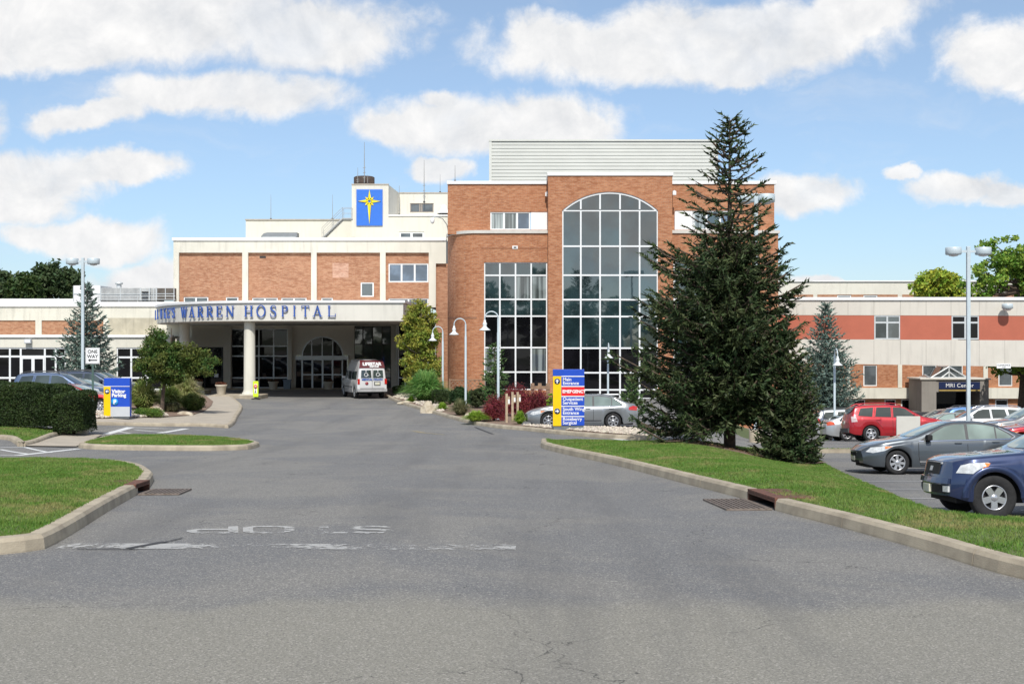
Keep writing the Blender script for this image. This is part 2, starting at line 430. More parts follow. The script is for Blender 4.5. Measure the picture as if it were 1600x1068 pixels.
# lawn in front of the hedge, with the concrete walk beside it
isl_h = [Vector((-38, G(0, 695).y))] + px([(0, 686), (20, 691), (36, 697.5), (84, 683), (108, 677), (124, 674)]) + px([(122, 672), (110, 670), (0, 664)], .15) + [Vector((-38, G(0, 664, .15).y))]
kh, in_h = kerb('kerb', isl_h, False, conc, h=.14, w=.2, side=1)
fill('lawn', in_h, .13, grassm, step=.6)['kind'] = 'structure'
lawns.append(('h', in_h))
fill('pavement', px([(39, 697.5), (119, 698.5), (160, 680), (108, 678), (84, 684)]), .035, walkm, step=1)['kind'] = 'structure'
# strip with far kerb in the right-hand lot
isl_f = px([(1245, 701), (1262, 706), (1345, 707), (1480, 708)]) + [G(1480, 708).xy + Vector((6, 0))] + [G(1480, 708).xy + Vector((6, 1.9))] + px([(1400, 700), (1300, 700), (1262, 700)], .16)
kf, in_f = kerb('kerb', isl_f, True, conc, h=.15, w=.18, side=1)
fill('lawn', in_f, .15, grassm, step=.8)['kind'] = 'structure'
lawns.append(('f', in_f))
# planting bed before the brick building
bedk = px([(598, 617), (612, 625), (634, 633.5), (664, 642), (694, 651), (742, 663.5), (780, 669), (825, 673), (881, 679), (961, 685.5), (1012, 687.5)])
kb2, in_bed = kerb('kerb', bedk, False, conc, h=.15, w=.2, side=1)
bed = in_bed + [Vector((in_bed[-1].x, 50.4)), Vector((.4, 53.0)), Vector((.1, 84.4)), Vector((-8.4, 84.4)), Vector((-8.6, 90))]
fill('planting_bed', bed, .13, mulch, step=1)['kind'] = 'structure'
# left walk and its bed
wk = px([(355, 615), (368, 626), (379, 637), (372, 652), (357, 668.5), (330, 667), (300, 666), (210, 665), (135, 663.5), (60, 663)])
kw, in_w = kerb('kerb', wk, False, conc, h=.14, w=.2, side=-1)
inner = px([(322, 622), (333, 631), (330, 638), (318, 647), (300, 653), (255, 656.5), (190, 658), (135, 659), (60, 659)])
fill('pavement', in_w + inner[::-1], .135, walkm, step=1)['kind'] = 'structure'
bed2 = inner + px([(40, 648), (150, 644), (205, 632), (225, 616), (300, 614)])
fill('planting_bed', bed2, .16, mulch, step=1)['kind'] = 'structure'

# ------------------------------------------------------------------ road markings
wornp = paint_mark_mat('worn_paint', 1.2); freshp = paint_mark_mat('fresh_paint', 0.0); lotp = paint_mark_mat('lot_paint', .35)
def strip(mb, a, b, w, n=12, dz=.008):
    a, b = Vector(a[:2]), Vector(b[:2]); t = (b - a).normalized(); q = Vector((-t.y, t.x)) * w / 2; V = []
    for i in range(n + 1):
        p = a.lerp(b, i / n)
        for s in (-1, 1): V.append((p.x + q.x * s, p.y + q.y * s, tz(p.x + q.x * s, p.y + q.y * s) + dz))
    mb.add(V, [(2 * i, 2 * i + 1, 2 * i + 3, 2 * i + 2) for i in range(n)]); return mb
mb = MB(); strip(mb, G(96, 853).xy, G(806, 855).xy, .42, 40); struct(mb.build('stop_line', wornp))
# STOP, read by drivers leaving the grounds, so upside down from the street
mb = MB()
def strokes(ch):
    a = math.pi
    if ch == 'S': return [[(.95, .85), (.7, 1), (.3, 1), (.05, .85), (.05, .65), (.3, .52), (.7, .48), (.95, .35), (.95, .15), (.7, 0), (.3, 0), (.05, .15)]]
    if ch == 'T': return [[(0, .98), (1, .98)], [(.5, 1), (.5, 0)]]
    if ch == 'O': return [[(.05, .15), (.05, .85), (.25, 1), (.75, 1), (.95, .85), (.95, .15), (.75, 0), (.25, 0), (.05, .15)]]
    return [[(.1, 0), (.1, 1), (.75, 1), (.95, .85), (.95, .62), (.75, .48), (.1, .48)]]
for ch, x0, x1 in (('S', 612, 552), ('T', 543, 469), ('O', 456, 384), ('P', 372, 296)):
    a, b = G(x0, 822.5), G(x1, 822.5); c, d = G(x0, 832.5), G(x1, 832.5)
    for sk in strokes(ch):
        for (u0, v0), (u1, v1) in zip(sk, sk[1:]):
            p = c.xy.lerp(d.xy, u0).lerp(a.xy.lerp(b.xy, u0), 1 - v0 if False else (1 - v0)) ; q = c.xy.lerp(d.xy, u1).lerp(a.xy.lerp(b.xy, u1), 1 - v1)
            strip(mb, p, q, .13, 2)
struct(mb.build('stop_marking', paint_mark_mat('letter_paint', 1.1)))
mb = MB()
for a, b, w in (((123, 701), (26, 711.5), .28), ((39, 698.5), (79, 707), .14), ((0, 702), (46, 709.5), .14), ((0, 699), (39, 698.5), .14), ((0, 711), (26, 711.5), .14)):
    strip(mb, G(*a).xy, G(*b).xy, w, 8)
for a, b, w in (((166, 678), (204, 667.5), .3), ((204, 667.5), (291, 669.5), .14), ((210, 671), (256, 675), .14), ((250, 676.5), (291, 669.5), .3), ((184, 674), (204, 677), .14)):
    strip(mb, G(*a).xy, G(*b).xy, w, 8)
struct(mb.build('crosswalk_marking', freshp))
mb = MB(); strip(mb, G(940, 681.5).xy, G(982, 688.5).xy, .32, 4); struct(mb.build('lane_marking', freshp))
mb = MB()
for y in (21.0, 23.9, 26.8, 29.7, 32.6, 37.5):
    strip(mb, (7.9 if y > 24 else 9.5, y), (30, y), .1, 20)
for y in (47, 50, 53, 56, 59.5): strip(mb, (13.5, y + .6), (40, y + .6), .1, 24)
struct(mb.build('parking_marking', lotp))
yelp = mat('yellow_paint', (.48, .34, .07), .8, col2=(.3, .25, .1), vs=6)
mb = MB(); strip(mb, (-30, 9.22), (-3.72, 9.165), .07, 20); struct(mb.build('centre_line', yelp))
mb = MB(); strip(mb, G(645, 673).xy, G(662, 676).xy, .2, 3); strip(mb, G(662, 676).xy, G(695, 679).xy, .12, 3)
yo = paint_mark_mat('worn_yellow', .55); yo.node_tree.nodes['Principled BSDF'].inputs['Base Color'].default_value = (.35, .29, .15, 1)
struct(mb.build('arrow_marking', yo))
# dark tar scars by the bed kerb and along the stop line
tar = mat('tar', (.045, .045, .048), .8, var=.3, vs=12)
mb = MB(); strip(mb, G(742, 667).xy, G(770, 678).xy, .12, 6, .006); strip(mb, G(120, 858).xy, G(215, 858.5).xy, .035, 10, .012); strip(mb, G(200, 857.5).xy, G(258, 847).xy, .11, 10, .012); strip(mb, G(258, 847).xy, G(285, 841).xy, .03, 10, .012)
struct(mb.build('tar_seal', tar))

# ------------------------------------------------------------------ storm drains
def storm_drain(a, b, side, label):
    a, b = Vector(a), Vector(b); mid = (a + b) / 2; t = (b - a).normalized(); L_ = (b - a).length; ang = math.atan2(t.y, t.x)
    z0 = tz(mid.x, mid.y); slope = (tz(b.x, b.y) - tz(a.x, a.y)) / L_
    r = thing('storm_drain', label, 'drain', (mid.x, mid.y, z0)); r.rotation_euler = (0, -math.atan(slope), ang)
    hl = L_ / 2
    h = MB(); s = side
    h.box(-hl, hl, 0, s * .62, .15, .19, bev=.008)
    h.box(-hl, -hl + .05, 0, s * .5, -.05, .148); h.box(hl - .05, hl, 0, s * .5, -.05, .148)
    h.box(-hl, hl, s * .46, s * .5, -.05, .145)
    h.box(-hl + .05, hl - .05, -.0, s * .03, .115, .147)
    h.build('inlet_hood', rust, r)
    MB().box(-hl + .05, hl - .05, s * .09, s * .45, -.04, .0).build('inlet_shade', black, r)  # black block stands in for the shade inside the inlet mouth
    g = MB(); d = -s
    g.box(-hl, hl, d * .04, d * .08, .004, .03); g.box(-hl, hl, d * .70, d * .74, .004, .03)
    g.box(-hl, -hl + .04, d * .08, d * .70, .004, .03); g.box(hl - .04, hl, d * .08, d * .70, .004, .03)
    k = 8
    for i in range(k):
        y = .08 + .62 * (i + .5) / k; g.box(-hl + .04, hl - .04, d * (y - .021), d * (y + .021), .02, .034)
    g.build('grate', mat('worn_iron', (.20, .165, .14), .7, col2=(.13, .10, .08), vs=14), r)
    MB().box(-hl + .03, hl - .03, d * .07, d * .71, .012, .016).build('grate_shade', black, r)  # black sheet on the road stands in for the shade between the bars
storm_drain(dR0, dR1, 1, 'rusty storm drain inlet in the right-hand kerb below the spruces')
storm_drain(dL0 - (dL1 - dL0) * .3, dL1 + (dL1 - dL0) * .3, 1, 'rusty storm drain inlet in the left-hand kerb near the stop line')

# ------------------------------------------------------------------ grass blades
def blades(poly, dens, hmul=1.0, dz=.165, holes=()):
    Q = np.array([tuple(p) for p in poly]); lo, hi = Q.min(0), Q.max(0); lo[0] = max(lo[0], -22); hi[0] = min(hi[0], 18)
    A = (hi[0] - lo[0]) * (hi[1] - lo[1]); n = int(A * dens); q = rng.uniform(lo, hi, (n, 2))
    q = q[rng.random(n) < np.clip((17.0 / q[:, 1]) ** 1.1, 0, 1)]; q = q[np.abs(q[:, 0] / q[:, 1]) < .44]; q = q[inside(q, Q)]
    for hx, hy, hr in holes: q = q[(q[:, 0] - hx) ** 2 + ((q[:, 1] - hy)) ** 2 > hr * hr]
    n = len(q); d = np.sqrt(q[:, 1] / 17)
    h = rng.uniform(.02, .05, n) * hmul * (1 + .1 * d); a = rng.uniform(0, 2 * np.pi, n); w = rng.uniform(.005, .010, n) * d ** 1.3
    z = terr(q[:, 0], q[:, 1]) + dz - .01 + .05 * sstep(np.min(np.linalg.norm(q[:, None] - Q[None, ::3], axis=2), 1) / 1.5) if n < 400000 else terr(q[:, 0], q[:, 1]) + dz
    b = np.stack([q[:, 0], q[:, 1], z], 1); t = np.stack([np.cos(a), np.sin(a), np.zeros(n)], 1)
    lean = rng.normal(0, .4, (n, 2)) * h[:, None]
    tip = b + np.stack([lean[:, 0], lean[:, 1], h], 1)
    return np.stack([b - t * w[:, None], b + t * w[:, None], tip], 1).reshape(-1, 3)
def grass_mat():
    m = mat('grass_blades', (.105, .215, .030), .65, col2=(.165, .25, .055), vs=.9, island=.4, sub=.3, spec=.3)
    N, L = m.node_tree.nodes, m.node_tree.links
    b = N['Principled BSDF']; src = b.inputs['Base Color'].links[0].from_socket
    g = coords(N, L, scale=(1, .6, 1)); f = mth(N, L, 'MULTIPLY', ramp(N, L, noise(N, L, g, .8, 6, .72), (.49, .67)), .75)
    c = mixc(N, L, f, src, (.40, .32, .15)); L.new(c, b.inputs['Base Color'])
    for nd in N:
        if nd.type == 'BSDF_TRANSLUCENT': L.new(c, nd.inputs[0])
    return m
gm = grass_mat()
SPR = Vector((6.70, 39.4)); SPR2 = Vector((8.12, 37.7))
for k, poly in lawns:
    hol = [(SPR.x, SPR.y, 2.0), (SPR2.x, SPR2.y + .3, 1.0)] if k == 'r' else []
    dens = {'r': 2200, 'l': 2600, 'm': 3600, 'h': 1500, 'f': 700}[k]
    tag(np_mesh('grass', blades(poly, dens, 1.0, {'r': .165, 'l': .17, 'm': .14, 'h': .13, 'f': .15}[k], hol), 3, gm), kind='stuff')
# mulch rings under the spruces
def ring_poly(c, r, n=28, wob=.18): return [Vector((c[0] + r * (1 + rng.uniform(-wob, wob) * .6) * math.cos(i * 2 * math.pi / n), c[1] + r * .95 * (1 + rng.uniform(-wob, wob) * .6) * math.sin(i * 2 * math.pi / n))) for i in range(n)]
fill('mulch_ring', ring_poly((SPR.x, SPR.y), 2.05), .225, mulch, step=.5, hump=.04)['kind'] = 'structure'
fill('mulch_ring', ring_poly((SPR2.x, SPR2.y + .3), 1.1), .22, mulch, step=.5, hump=.04)['kind'] = 'structure'

# ------------------------------------------------------------------ stones
def stones(name, poly, n, smin, smax, m, dz):
    Q = np.array([tuple(p) for p in poly]); lo, hi = Q.min(0), Q.max(0); q = rng.uniform(lo, hi, (n * 4, 2)); q = q[inside(q, Q)][:n]; n = len(q)
    # squashed, jittered octahedra
    base = np.array([(1, 0, 0), (0, 1, 0), (-1, 0, 0), (0, -1, 0), (0, 0, 1), (0, 0, -1)], float); tri = [(0, 1, 4), (1, 2, 4), (2, 3, 4), (3, 0, 4), (1, 0, 5), (2, 1, 5), (3, 2, 5), (0, 3, 5)]
    s = rng.uniform(smin, smax, n); a = rng.uniform(0, 6.28, n); V = base[None] * s[:, None, None] * rng.uniform(.6, 1.3, (n, 6, 3)); V[:, :, 2] *= .7
    x = V[:, :, 0] * np.cos(a)[:, None] - V[:, :, 1] * np.sin(a)[:, None]; y = V[:, :, 0] * np.sin(a)[:, None] + V[:, :, 1] * np.cos(a)[:, None]
    V = np.stack([x + q[:, 0, None], y + q[:, 1, None], V[:, :, 2] + (terr(q[:, 0], q[:, 1]) + dz + s * .3)[:, None]], 2)
    Fc = (np.arange(n)[:, None, None] * 6 + np.array(tri)[None]).reshape(-1, 3)
    mb = MB(); mb.add(V.reshape(-1, 3).tolist(), Fc.tolist()); return tag(mb.build(name, m), kind='stuff')
gravm = mat('gravel_stone', (.50, .45, .38), .9, col2=(.36, .31, .25), vs=5, island=.5)
stones('gravel', px([(128, 660), (128, 650), (165, 648), (255, 650), (262, 656)]), 1500, .05, .11, gravm, .17)
stones('gravel', [in_bed[-1], Vector((in_bed[-1].x, 50.3)), Vector((.45, 52.9))] + px([(820, 670), (881, 676.5), (961, 683)]), 2600, .04, .09, gravm, .14)
stones('gravel', px([(614, 624), (640, 630), (662, 640), (690, 648), (700, 640), (660, 622), (625, 616)]), 900, .05, .12, gravm, .14)
def rock(loc, sx, sy, sz, label, m, seed, rz=0):
    bm = bmesh.new(); bmesh.ops.create_icosphere(bm, subdivisions=3, radius=1); r = random.Random(seed)
    dirs = [(Vector((r.uniform(-1, 1), r.uniform(-1, 1), r.uniform(-.3, 1))).normalized(), r.uniform(.62, .9)) for _ in range(9)]
    for v in bm.verts:
        for d, k in dirs:
            e = v.co.dot(d) - k
            if e > 0: v.co -= d * e
        v.co += Vector((r.uniform(-1, 1), r.uniform(-1, 1), r.uniform(-1, 1))) * .018
        v.co = Vector((v.co.x * sx, v.co.y * sy, v.co.z * sz))
    bm.verts.index_update(); mb = MB(); mb.add([tuple(v.co) for v in bm.verts], [tuple(v.index for v in f.verts) for f in bm.faces]); bm.free()
    o = mb.build('boulder', m, loc=loc); o.rotation_euler.z = rz; return tag(o, label, 'rock')
rockm = mat('pale_rock', (.50, .44, .34), .9, col2=(.34, .28, .20), vs=3, bump=.6, bs=14)
rockb = mat('brown_rock', (.38, .22, .12), .9, col2=(.46, .38, .30), vs=2, bump=.6, bs=14)
def on(pxx, py, lift=.1): g = G(pxx, py, lift); return g
rock(on(239, 645), .50, .35, .36, 'brown and cream boulder beside the small tree trunk on the left', rockb, 1, .3)
rock(on(291, 649), .50, .35, .24, 'flat pale boulder right of the small tree trunk on the left', rockm, 2)
rock(on(148, 651), .75, .35, .16, 'flat tan ledge rock between hedge and visitor parking sign', rockb, 3)
rock(on(669, 642), .42, .35, .55, 'upright cream boulder before the clipped box hedge', rockm, 4)
rock(on(741, 653), .50, .38, .32, 'rounded pale boulder between green clumps and red barberry', rockm, 5)
rock(on(634, 629), .55, .40, .16, 'low flat slab stone beneath the big green grass clump', rockm, 6)
# ------------------------------------------------------------------ buildings
def wall_holes(mb, x0, x1, z0, z1, Y, holes=(), depth=.25):
    """a vertical wall facing the street at distance Y with rectangular openings (x0,x1,z0,z1) and their reveals"""
    xs = sorted({x0, x1, *[min(max(h[i], x0), x1) for h in holes for i in (0, 1)]}); zs = sorted({z0, z1, *[min(max(h[i], z0), z1) for h in holes for i in (2, 3)]})
    for a, b in zip(xs, xs[1:]):
        for c, d in zip(zs, zs[1:]):
            if b - a < 1e-5 or d - c < 1e-5: continue
            mx, mz = (a + b) / 2, (c + d) / 2
            if any(h[0] < mx < h[1] and h[2] < mz < h[3] for h in holes): continue
            mb.add([(a, Y, c), (b, Y, c), (b, Y, d), (a, Y, d)], [(0, 1, 2, 3)])
    for h in holes:
        a, b, c, d = h[:4]; e = Y + depth
        mb.add([(a, Y, c), (b, Y, c), (b, Y, d), (a, Y, d), (a, e, c), (b, e, c), (b, e, d), (a, e, d)], [(0, 1, 5, 4), (1, 2, 6, 5), (2, 3, 7, 6), (3, 0, 4, 7)])
    return mb
def H(pa, pb, pyt, pyb, Y): return (U(pa, Y), U(pb, Y), W(pyb, Y), W(pyt, Y))
def window(parent, xs, ys, Y, bar=.07, fm=None, gm_=None, skip=(), special=None, edge=None, name='window', label=None, tilt=.25):
    """glazing grid: xs, ys are the photo lines of its bars; one frame mesh, its panes as one mesh beneath it"""
    fm = fm or whitef; gm_ = gm_ or glass; X = [U(v, Y) for v in xs]; Z = [W(v, Y) for v in ys][::-1]; e = edge or bar * .75
    f = MB(); Yf, Yb = Y, Y + .09
    for i, x in enumerate(X):
        w = bar / 2; a, b = (x, x + e) if i == 0 else ((x - e, x) if i == len(X) - 1 else (x - w, x + w)); f.box(a, b, Yf, Yb, Z[0], Z[-1])
    for j, z in enumerate(Z):
        w = bar / 2; a, b = (z, z + e) if j == 0 else ((z - e, z) if j == len(Z) - 1 else (z - w, z + w))
        for i in range(len(X) - 1): f.box(X[i] + w, X[i + 1] - w, Yf + .004, Yb - .004, a, b)
    o = f.build(name, fm, parent)
    if label: o['label'] = label
    p = MB(); sp = {}
    r = random.Random(int(xs[0] * 7 + ys[0]))
    for i in range(len(X) - 1):
        for j in range(len(Z) - 1):
            jr = len(Z) - 2 - j   # row from the top
            if (i, jr) in skip: continue
            t = [math.radians(r.gauss(0, tilt)) for _ in range(2)]; w_, h_ = X[i + 1] - X[i], Z[j + 1] - Z[j]
            q = [(X[i], Yf + .05 - t[0] * w_ / 2 - t[1] * h_ / 2, Z[j]), (X[i + 1], Yf + .05 + t[0] * w_ / 2 - t[1] * h_ / 2, Z[j]), (X[i + 1], Yf + .05 + t[0] * w_ / 2 + t[1] * h_ / 2, Z[j + 1]), (X[i], Yf + .05 - t[0] * w_ / 2 + t[1] * h_ / 2, Z[j + 1])]
            m = (special or {}).get((i, jr))
            if m: sp.setdefault(m, MB()).add(q, [(0, 1, 2, 3)])
            else: p.add(q, [(0, 1, 2, 3)])
    if p.v: p.build('pane', gm_, o)
    for m, q in sp.items(): q.build('pane', MATS[m], o)
    return o
glass_mat('curtain_glass', (.16, .19, .19), 1.9, var=.05)
glass_mat('blue_glass', (.07, .10, .14), 2.0)
glass_mat('pale_glass', (.26, .30, .30), 1.9, var=.05)
YM = 85.0; s_ = F / YM
# ---- main brick building
main = thing('brick_building', 'tall orange brick hospital block with arched glass front and rounded corner', 'building', (U(955, YM), YM, -4))
def mk(mb, name, m, par=main, smooth=None):
    """build in world coordinates under a parent that stands elsewhere"""
    o = mb.build(name, m, par, smooth=smooth); o.matrix_parent_inverse = Matrix.Translation(-Vector(par.location)) if par.parent is None else Matrix.Identity(4); return o
Zb = -6.2
w = MB()
hl = [H(756.4, 855, 409.8, 609, YM), ]
x_dr = U(757, YM)
# lower storey, left of the arch bay
wall_holes(w, U(745, YM), U(857, YM), Zb, W(363, YM), YM, hl, .3)
# rounded left corner: quarter ellipse from the front plane back to the left
cx0, cr = U(745, YM), U(745, YM) - U(695, YM)
arc = [(cx0 - cr * math.sin(t), YM + 4.0 * (1 - math.cos(t))) for t in [i * math.pi / 2 / 18 for i in range(19)]]
for (xa, ya), (xb, yb) in zip(arc, arc[1:]): w.add([(xa, ya, Zb), (xb, yb, Zb), (xb, yb, W(363, YM)), (xa, ya, W(363, YM))], [(0, 1, 2, 3)], smooth=True)
xl = cx0 - cr
w.add([(xl, YM + 4, Zb), (xl, YM + 20, Zb), (xl, YM + 20, W(363, YM)), (xl, YM + 4, W(363, YM))], [(0, 1, 2, 3)])
# upper storey, a little behind
YU = YM + .8
hu = [H(766, 828.5, 331, 359, YU), H(828.5, 857, 331, 359, YU)]
wall_holes(w, U(699.5, YU), U(860, YU), W(366, YU), W(284, YU), YU, hu, .15)
w.add([(U(699.5, YU), YU, W(366, YU)), (U(699.5, YU), YU + 18, W(366, YU)), (U(699.5, YU), YU + 18, W(284, YU)), (U(699.5, YU), YU, W(284, YU))], [(0, 1, 2, 3)])
# right wing
xr1 = U(1216, YM)
hr = [H(1052, 1132, 408, 609, YM)]
wall_holes(w, U(1049, YM), xr1, Zb, W(363, YM), YM, [H(1052, 1149, 408, 609, YM)], .3)
hru = [H(1054, 1083, 329, 359, YU), H(1083, 1146, 329, 359, YU)]
wall_holes(w, U(1047, YU), xr1 - .1, W(366, YU), W(284, YU), YU, hru, .15)
w.add([(xr1, YM, Zb), (xr1, YM + 20, Zb), (xr1, YM + 20, W(363, YM)), (xr1, YM, W(363, YM))], [(0, 1, 2, 3)])
w.add([(xr1 - .1, YU, W(366, YU)), (xr1 - .1, YU + 18, W(366, YU)), (xr1 - .1, YU + 18, W(284, YU)), (xr1 - .1, YU, W(284, YU))], [(0, 1, 2, 3)])
# central bay, projecting
YC = YM - .9; ax0, ax1 = U(878.5, YC), U(1028, YC); zs = W(328.4, YC); zt = W(274, YC); za = W(299.5, YC)
bx0, bx1 = U(856.5, YC), U(1050.5, YC)
wall_holes(w, bx0, ax0, Zb, zt, YC); wall_holes(w, ax1, bx1, Zb, zt, YC)
wall_holes(w, ax0, ax1, Zb, W(623, YC), YC)
hc = (ax1 - ax0) / 2; rise = za - zs; Ra = (hc * hc + rise * rise) / (2 * rise); acx = (ax0 + ax1) / 2; acz = za - Ra
def arch(n=40, off=0):
    t0 = math.asin(hc / Ra); return [(acx + (Ra + off) * math.sin(t), acz + (Ra + off) * math.cos(t)) for t in [-t0 + 2 * t0 * i / n for i in range(n + 1)]]
A = arch()
for (xa, z_a), (xb, z_b) in zip(A, A[1:]):
    w.add([(xa, YC, z_a), (xb, YC, z_b), (xb, YC, zt), (xa, YC, zt)], [(0, 1, 2, 3)])
    w.add([(xa, YC, z_a), (xb, YC, z_b), (xb, YC + .3, z_b), (xa, YC + .3, z_a)], [(0, 1, 2, 3)])
zk = W(623, YC)
for x in (ax0, ax1): w.add([(x, YC, zk), (x, YC + .3, zk), (x, YC + .3, zs), (x, YC, zs)], [(0, 1, 2, 3)])
w.add([(ax0, YC, zk), (ax1, YC, zk), (ax1, YC + .3, zk), (ax0, YC + .3, zk)], [(0, 1, 2, 3)])
for x in (bx0, bx1): w.add([(x, YC, Zb), (x, YU + .9, Zb), (x, YU + .9, zt), (x, YC, zt)], [(0, 1, 2, 3)])
mk(w, 'wall', brick)
# roof deck behind the parapets
mk(MB().box(U(700, YU) + .2, xr1 - .3, YU + .2, YU + 18, W(290, YU), W(288, YU)), 'roof', mat('roof_membrane', (.35, .35, .34), .9))
c = MB()
c.box(U(699.5, YU) - .06, U(856.5, YC) - .004, YU - .1, YU + .35, W(288, YU), W(283, YU), bev=.03)
c.box(U(1050.5, YC) + .004, xr1 + .04, YU - .1, YU + .35, W(288, YU), W(283, YU), bev=.03)
c.box(bx0 - .06, bx1 + .06, YC - .08, YU + .9, zt - .03, W(269.5, YC), bev=.03)
mk(c, 'parapet_cap', whitem)
# stone ledge over the lower storey, following the rounded corner
lg = MB(); z0_, z1_ = W(364.5, YM), W(359.8, YM)
inner_ = [(cx0 - (cr + .1) * math.sin(t), YM + 4.0 - (4.1) * math.cos(t)) for t in [i * math.pi / 2 / 18 for i in range(19)]]
pl = [(U(856.5, YC) - .01, YM - .1)] + [(a, b) for a, b in inner_]
for (xa, ya), (xb, yb) in zip(pl, pl[1:]):
    lg.add([(xa, ya, z0_), (xb, yb, z0_), (xb, yb, z1_), (xa, ya, z1_), (xa, ya + 1.1, z1_ + .004), (xb, yb + 1.1, z1_ + .004), (xa, ya + .6, z0_), (xb, yb + .6, z0_)], [(0, 1, 2, 3), (3, 2, 5, 4), (0, 6, 7, 1)])
mk(MB().box(U(1050.5, YC) + .01, xr1 + .1, YM - .1, YU + .05, z0_, z1_), 'ledge', mat('pale_stone', (.58, .56, .52), .8, var=.1, vs=2))
mk(lg, 'ledge', mat('pale_stone', (.58, .56, .52), .8, var=.1, vs=2))
# brick soldier bands: slightly proud courses
bd = MB(); bd.box(U(752, YM), U(856, YC), YM - .02, YM + .01, W(388, YM), W(386.8, YM)); mk(bd, 'brick_band', brick_mat('brown_band_brick', (.30, .13, .07), (.36, .17, .09), (.3, .22, .17))); bd = MB()
zb0, zb1 = W(497, YM), W(494, YM)
for (xa, ya), (xb, yb) in zip(arc, arc[1:]): bd.add([(xa, ya - .03, zb0), (xb, yb - .03, zb0), (xb, yb - .03, zb1), (xa, ya - .03, zb1)], [(0, 1, 2, 3)])
mk(bd, 'brick_band', brick_mat('brown_band_brick', (.30, .13, .07), (.36, .17, .09), (.3, .22, .17)))
# windows of the main block
def win(*a, par=main, **k):
    o = window(par, *a, **k); o.matrix_parent_inverse = Matrix.Translation(-Vector(par.location)); return o
win([756.4, 781, 805.5, 830, 855], [409.8, 430, 467.5, 493.7, 542.8, 581, 609], YM + .06, bar=.10, gm_=glass, special={(2, 1): 'curtain_glass', (3, 1): 'curtain_glass', (0, 4): 'curtain_glass', (3, 4): 'curtain_glass', **{(a, b): 'dark_glass' for a in range(4) for b in (3, 5)}, (1, 4): 'dark_glass', (2, 4): 'dark_glass'})  # lower panes get darker glass in place of dark reflections
XA = [878.5, 907.5, 937.6, 968.8, 999.4, 1028]; YA = [328.4, 384.6, 429.8, 468, 494.3, 543.6, 582, 608.7, 623]
ow = win(XA, YA, YC + .06, bar=.105, gm_=glass, special={**{(a, b): 'dark_glass' for a in range(5) for b in (5, 6, 7)}})  # bottom rows: dark reflection put into the glass colour
# arched head of the same window
af = MB(); A2 = arch(40, -.13); Yf = YC + .06
for (p, q), (p2, q2) in zip(zip(A, A[1:]), zip(A2, A2[1:])):
    af.add([(p[0], Yf, p[1]), (q[0], Yf, q[1]), (q2[0], Yf, q2[1]), (p2[0], Yf, p2[1])], [(0, 1, 2, 3)])
    af.add([(p2[0], Yf, p2[1]), (q2[0], Yf, q2[1]), (q2[0], Yf + .09, q2[1]), (p2[0], Yf + .09, p2[1])], [(0, 1, 2, 3)])
for v in XA[1:-1]:
    x = U(v, Yf); z = acz + math.sqrt(Ra ** 2 - (x - acx) ** 2) - .06; af.box(x - .053, x + .053, Yf + .003, Yf + .09, zs + .07, z)
oa = mk(af, 'arched_window', whitef)
ap = MB()
for (xa, z_a), (xb, z_b) in zip(A, A[1:]): ap.add([(xa, Yf + .05, zs), (xb, Yf + .05, zs), (xb, Yf + .05, z_b), (xa, Yf + .05, z_a)], [(0, 1, 2, 3)])
ap.build('pane', glass, oa)
win([766, 787.5, 808, 828.5], [331, 359.3], YU + .05, bar=.12, special={(0, 0): 'pale_glass', (1, 0): 'pale_glass', (2, 0): 'blue_glass'})
win([1083, 1104, 1125, 1146], [329, 359.3], YU + .05, bar=.12, special={(0, 0): 'pale_glass', (2, 0): 'blue_glass'})
win([1052, 1076, 1100, 1125, 1149], [408, 430, 467.5, 493.7, 542.8, 581, 609], YM + .06, bar=.13)
mk(MB().box(U(829.5, YU), U(856, YU), YU + .03, YU + .12, W(359, YU), W(331, YU), bev=.02), 'white_panel', whitem)
mk(MB().box(U(1054.5, YU), U(1082.5, YU), YU + .03, YU + .12, W(359, YU), W(329, YU), bev=.02), 'white_panel', whitem)
v_ = MB(); v_.box(U(800.5, YM), U(809, YM), YM - .05, YM + .02, W(388.8, YM), W(384, YM), bev=.01); vo = mk(v_, 'vent_cover', whitem)
MB().box(U(802.5, YM), U(807, YM), YM - .06, YM - .045, W(387.5, YM), W(385.5, YM)).build('vent_opening', black, vo)
# metal screen around the roof plant, ribbed
sc_ = MB(); YS = YU + 4; xs0, xs1 = U(766, YS), U(1122, YS); zz0, zz1 = W(292, YS), W(220.8, YS); n = 13
prof = []
for i in range(n):
    a = zz0 + (zz1 - zz0) * i / n; b = zz0 + (zz1 - zz0) * (i + 1) / n; prof += [(0, a), (0, b - .05), (.05, b - .045), (.05, b - .005)]
for (d0, a), (d1, b) in zip(prof, prof[1:]): sc_.add([(xs0, YS + d0, a), (xs1, YS + d0, a), (xs1, YS + d1, b), (xs0, YS + d1, b)], [(0, 1, 2, 3)])
for x in (xs0, xs1): sc_.add([(x, YS, zz0), (x, YS + 12, zz0), (x, YS + 12, zz1), (x, YS, zz1)], [(0, 1, 2, 3)])
sc_.box(xs0 - .08, xs0 + .1, YS - .06, YS + .12, zz0, zz1); sc_.box(xs0 - .1, xs1 + .1, YS - .09, YS + 12, zz1, zz1 + .12)
mk(sc_, 'roof_screen', mat('ribbed_metal', (.58, .59, .555), .45, var=.05, vs=.5))
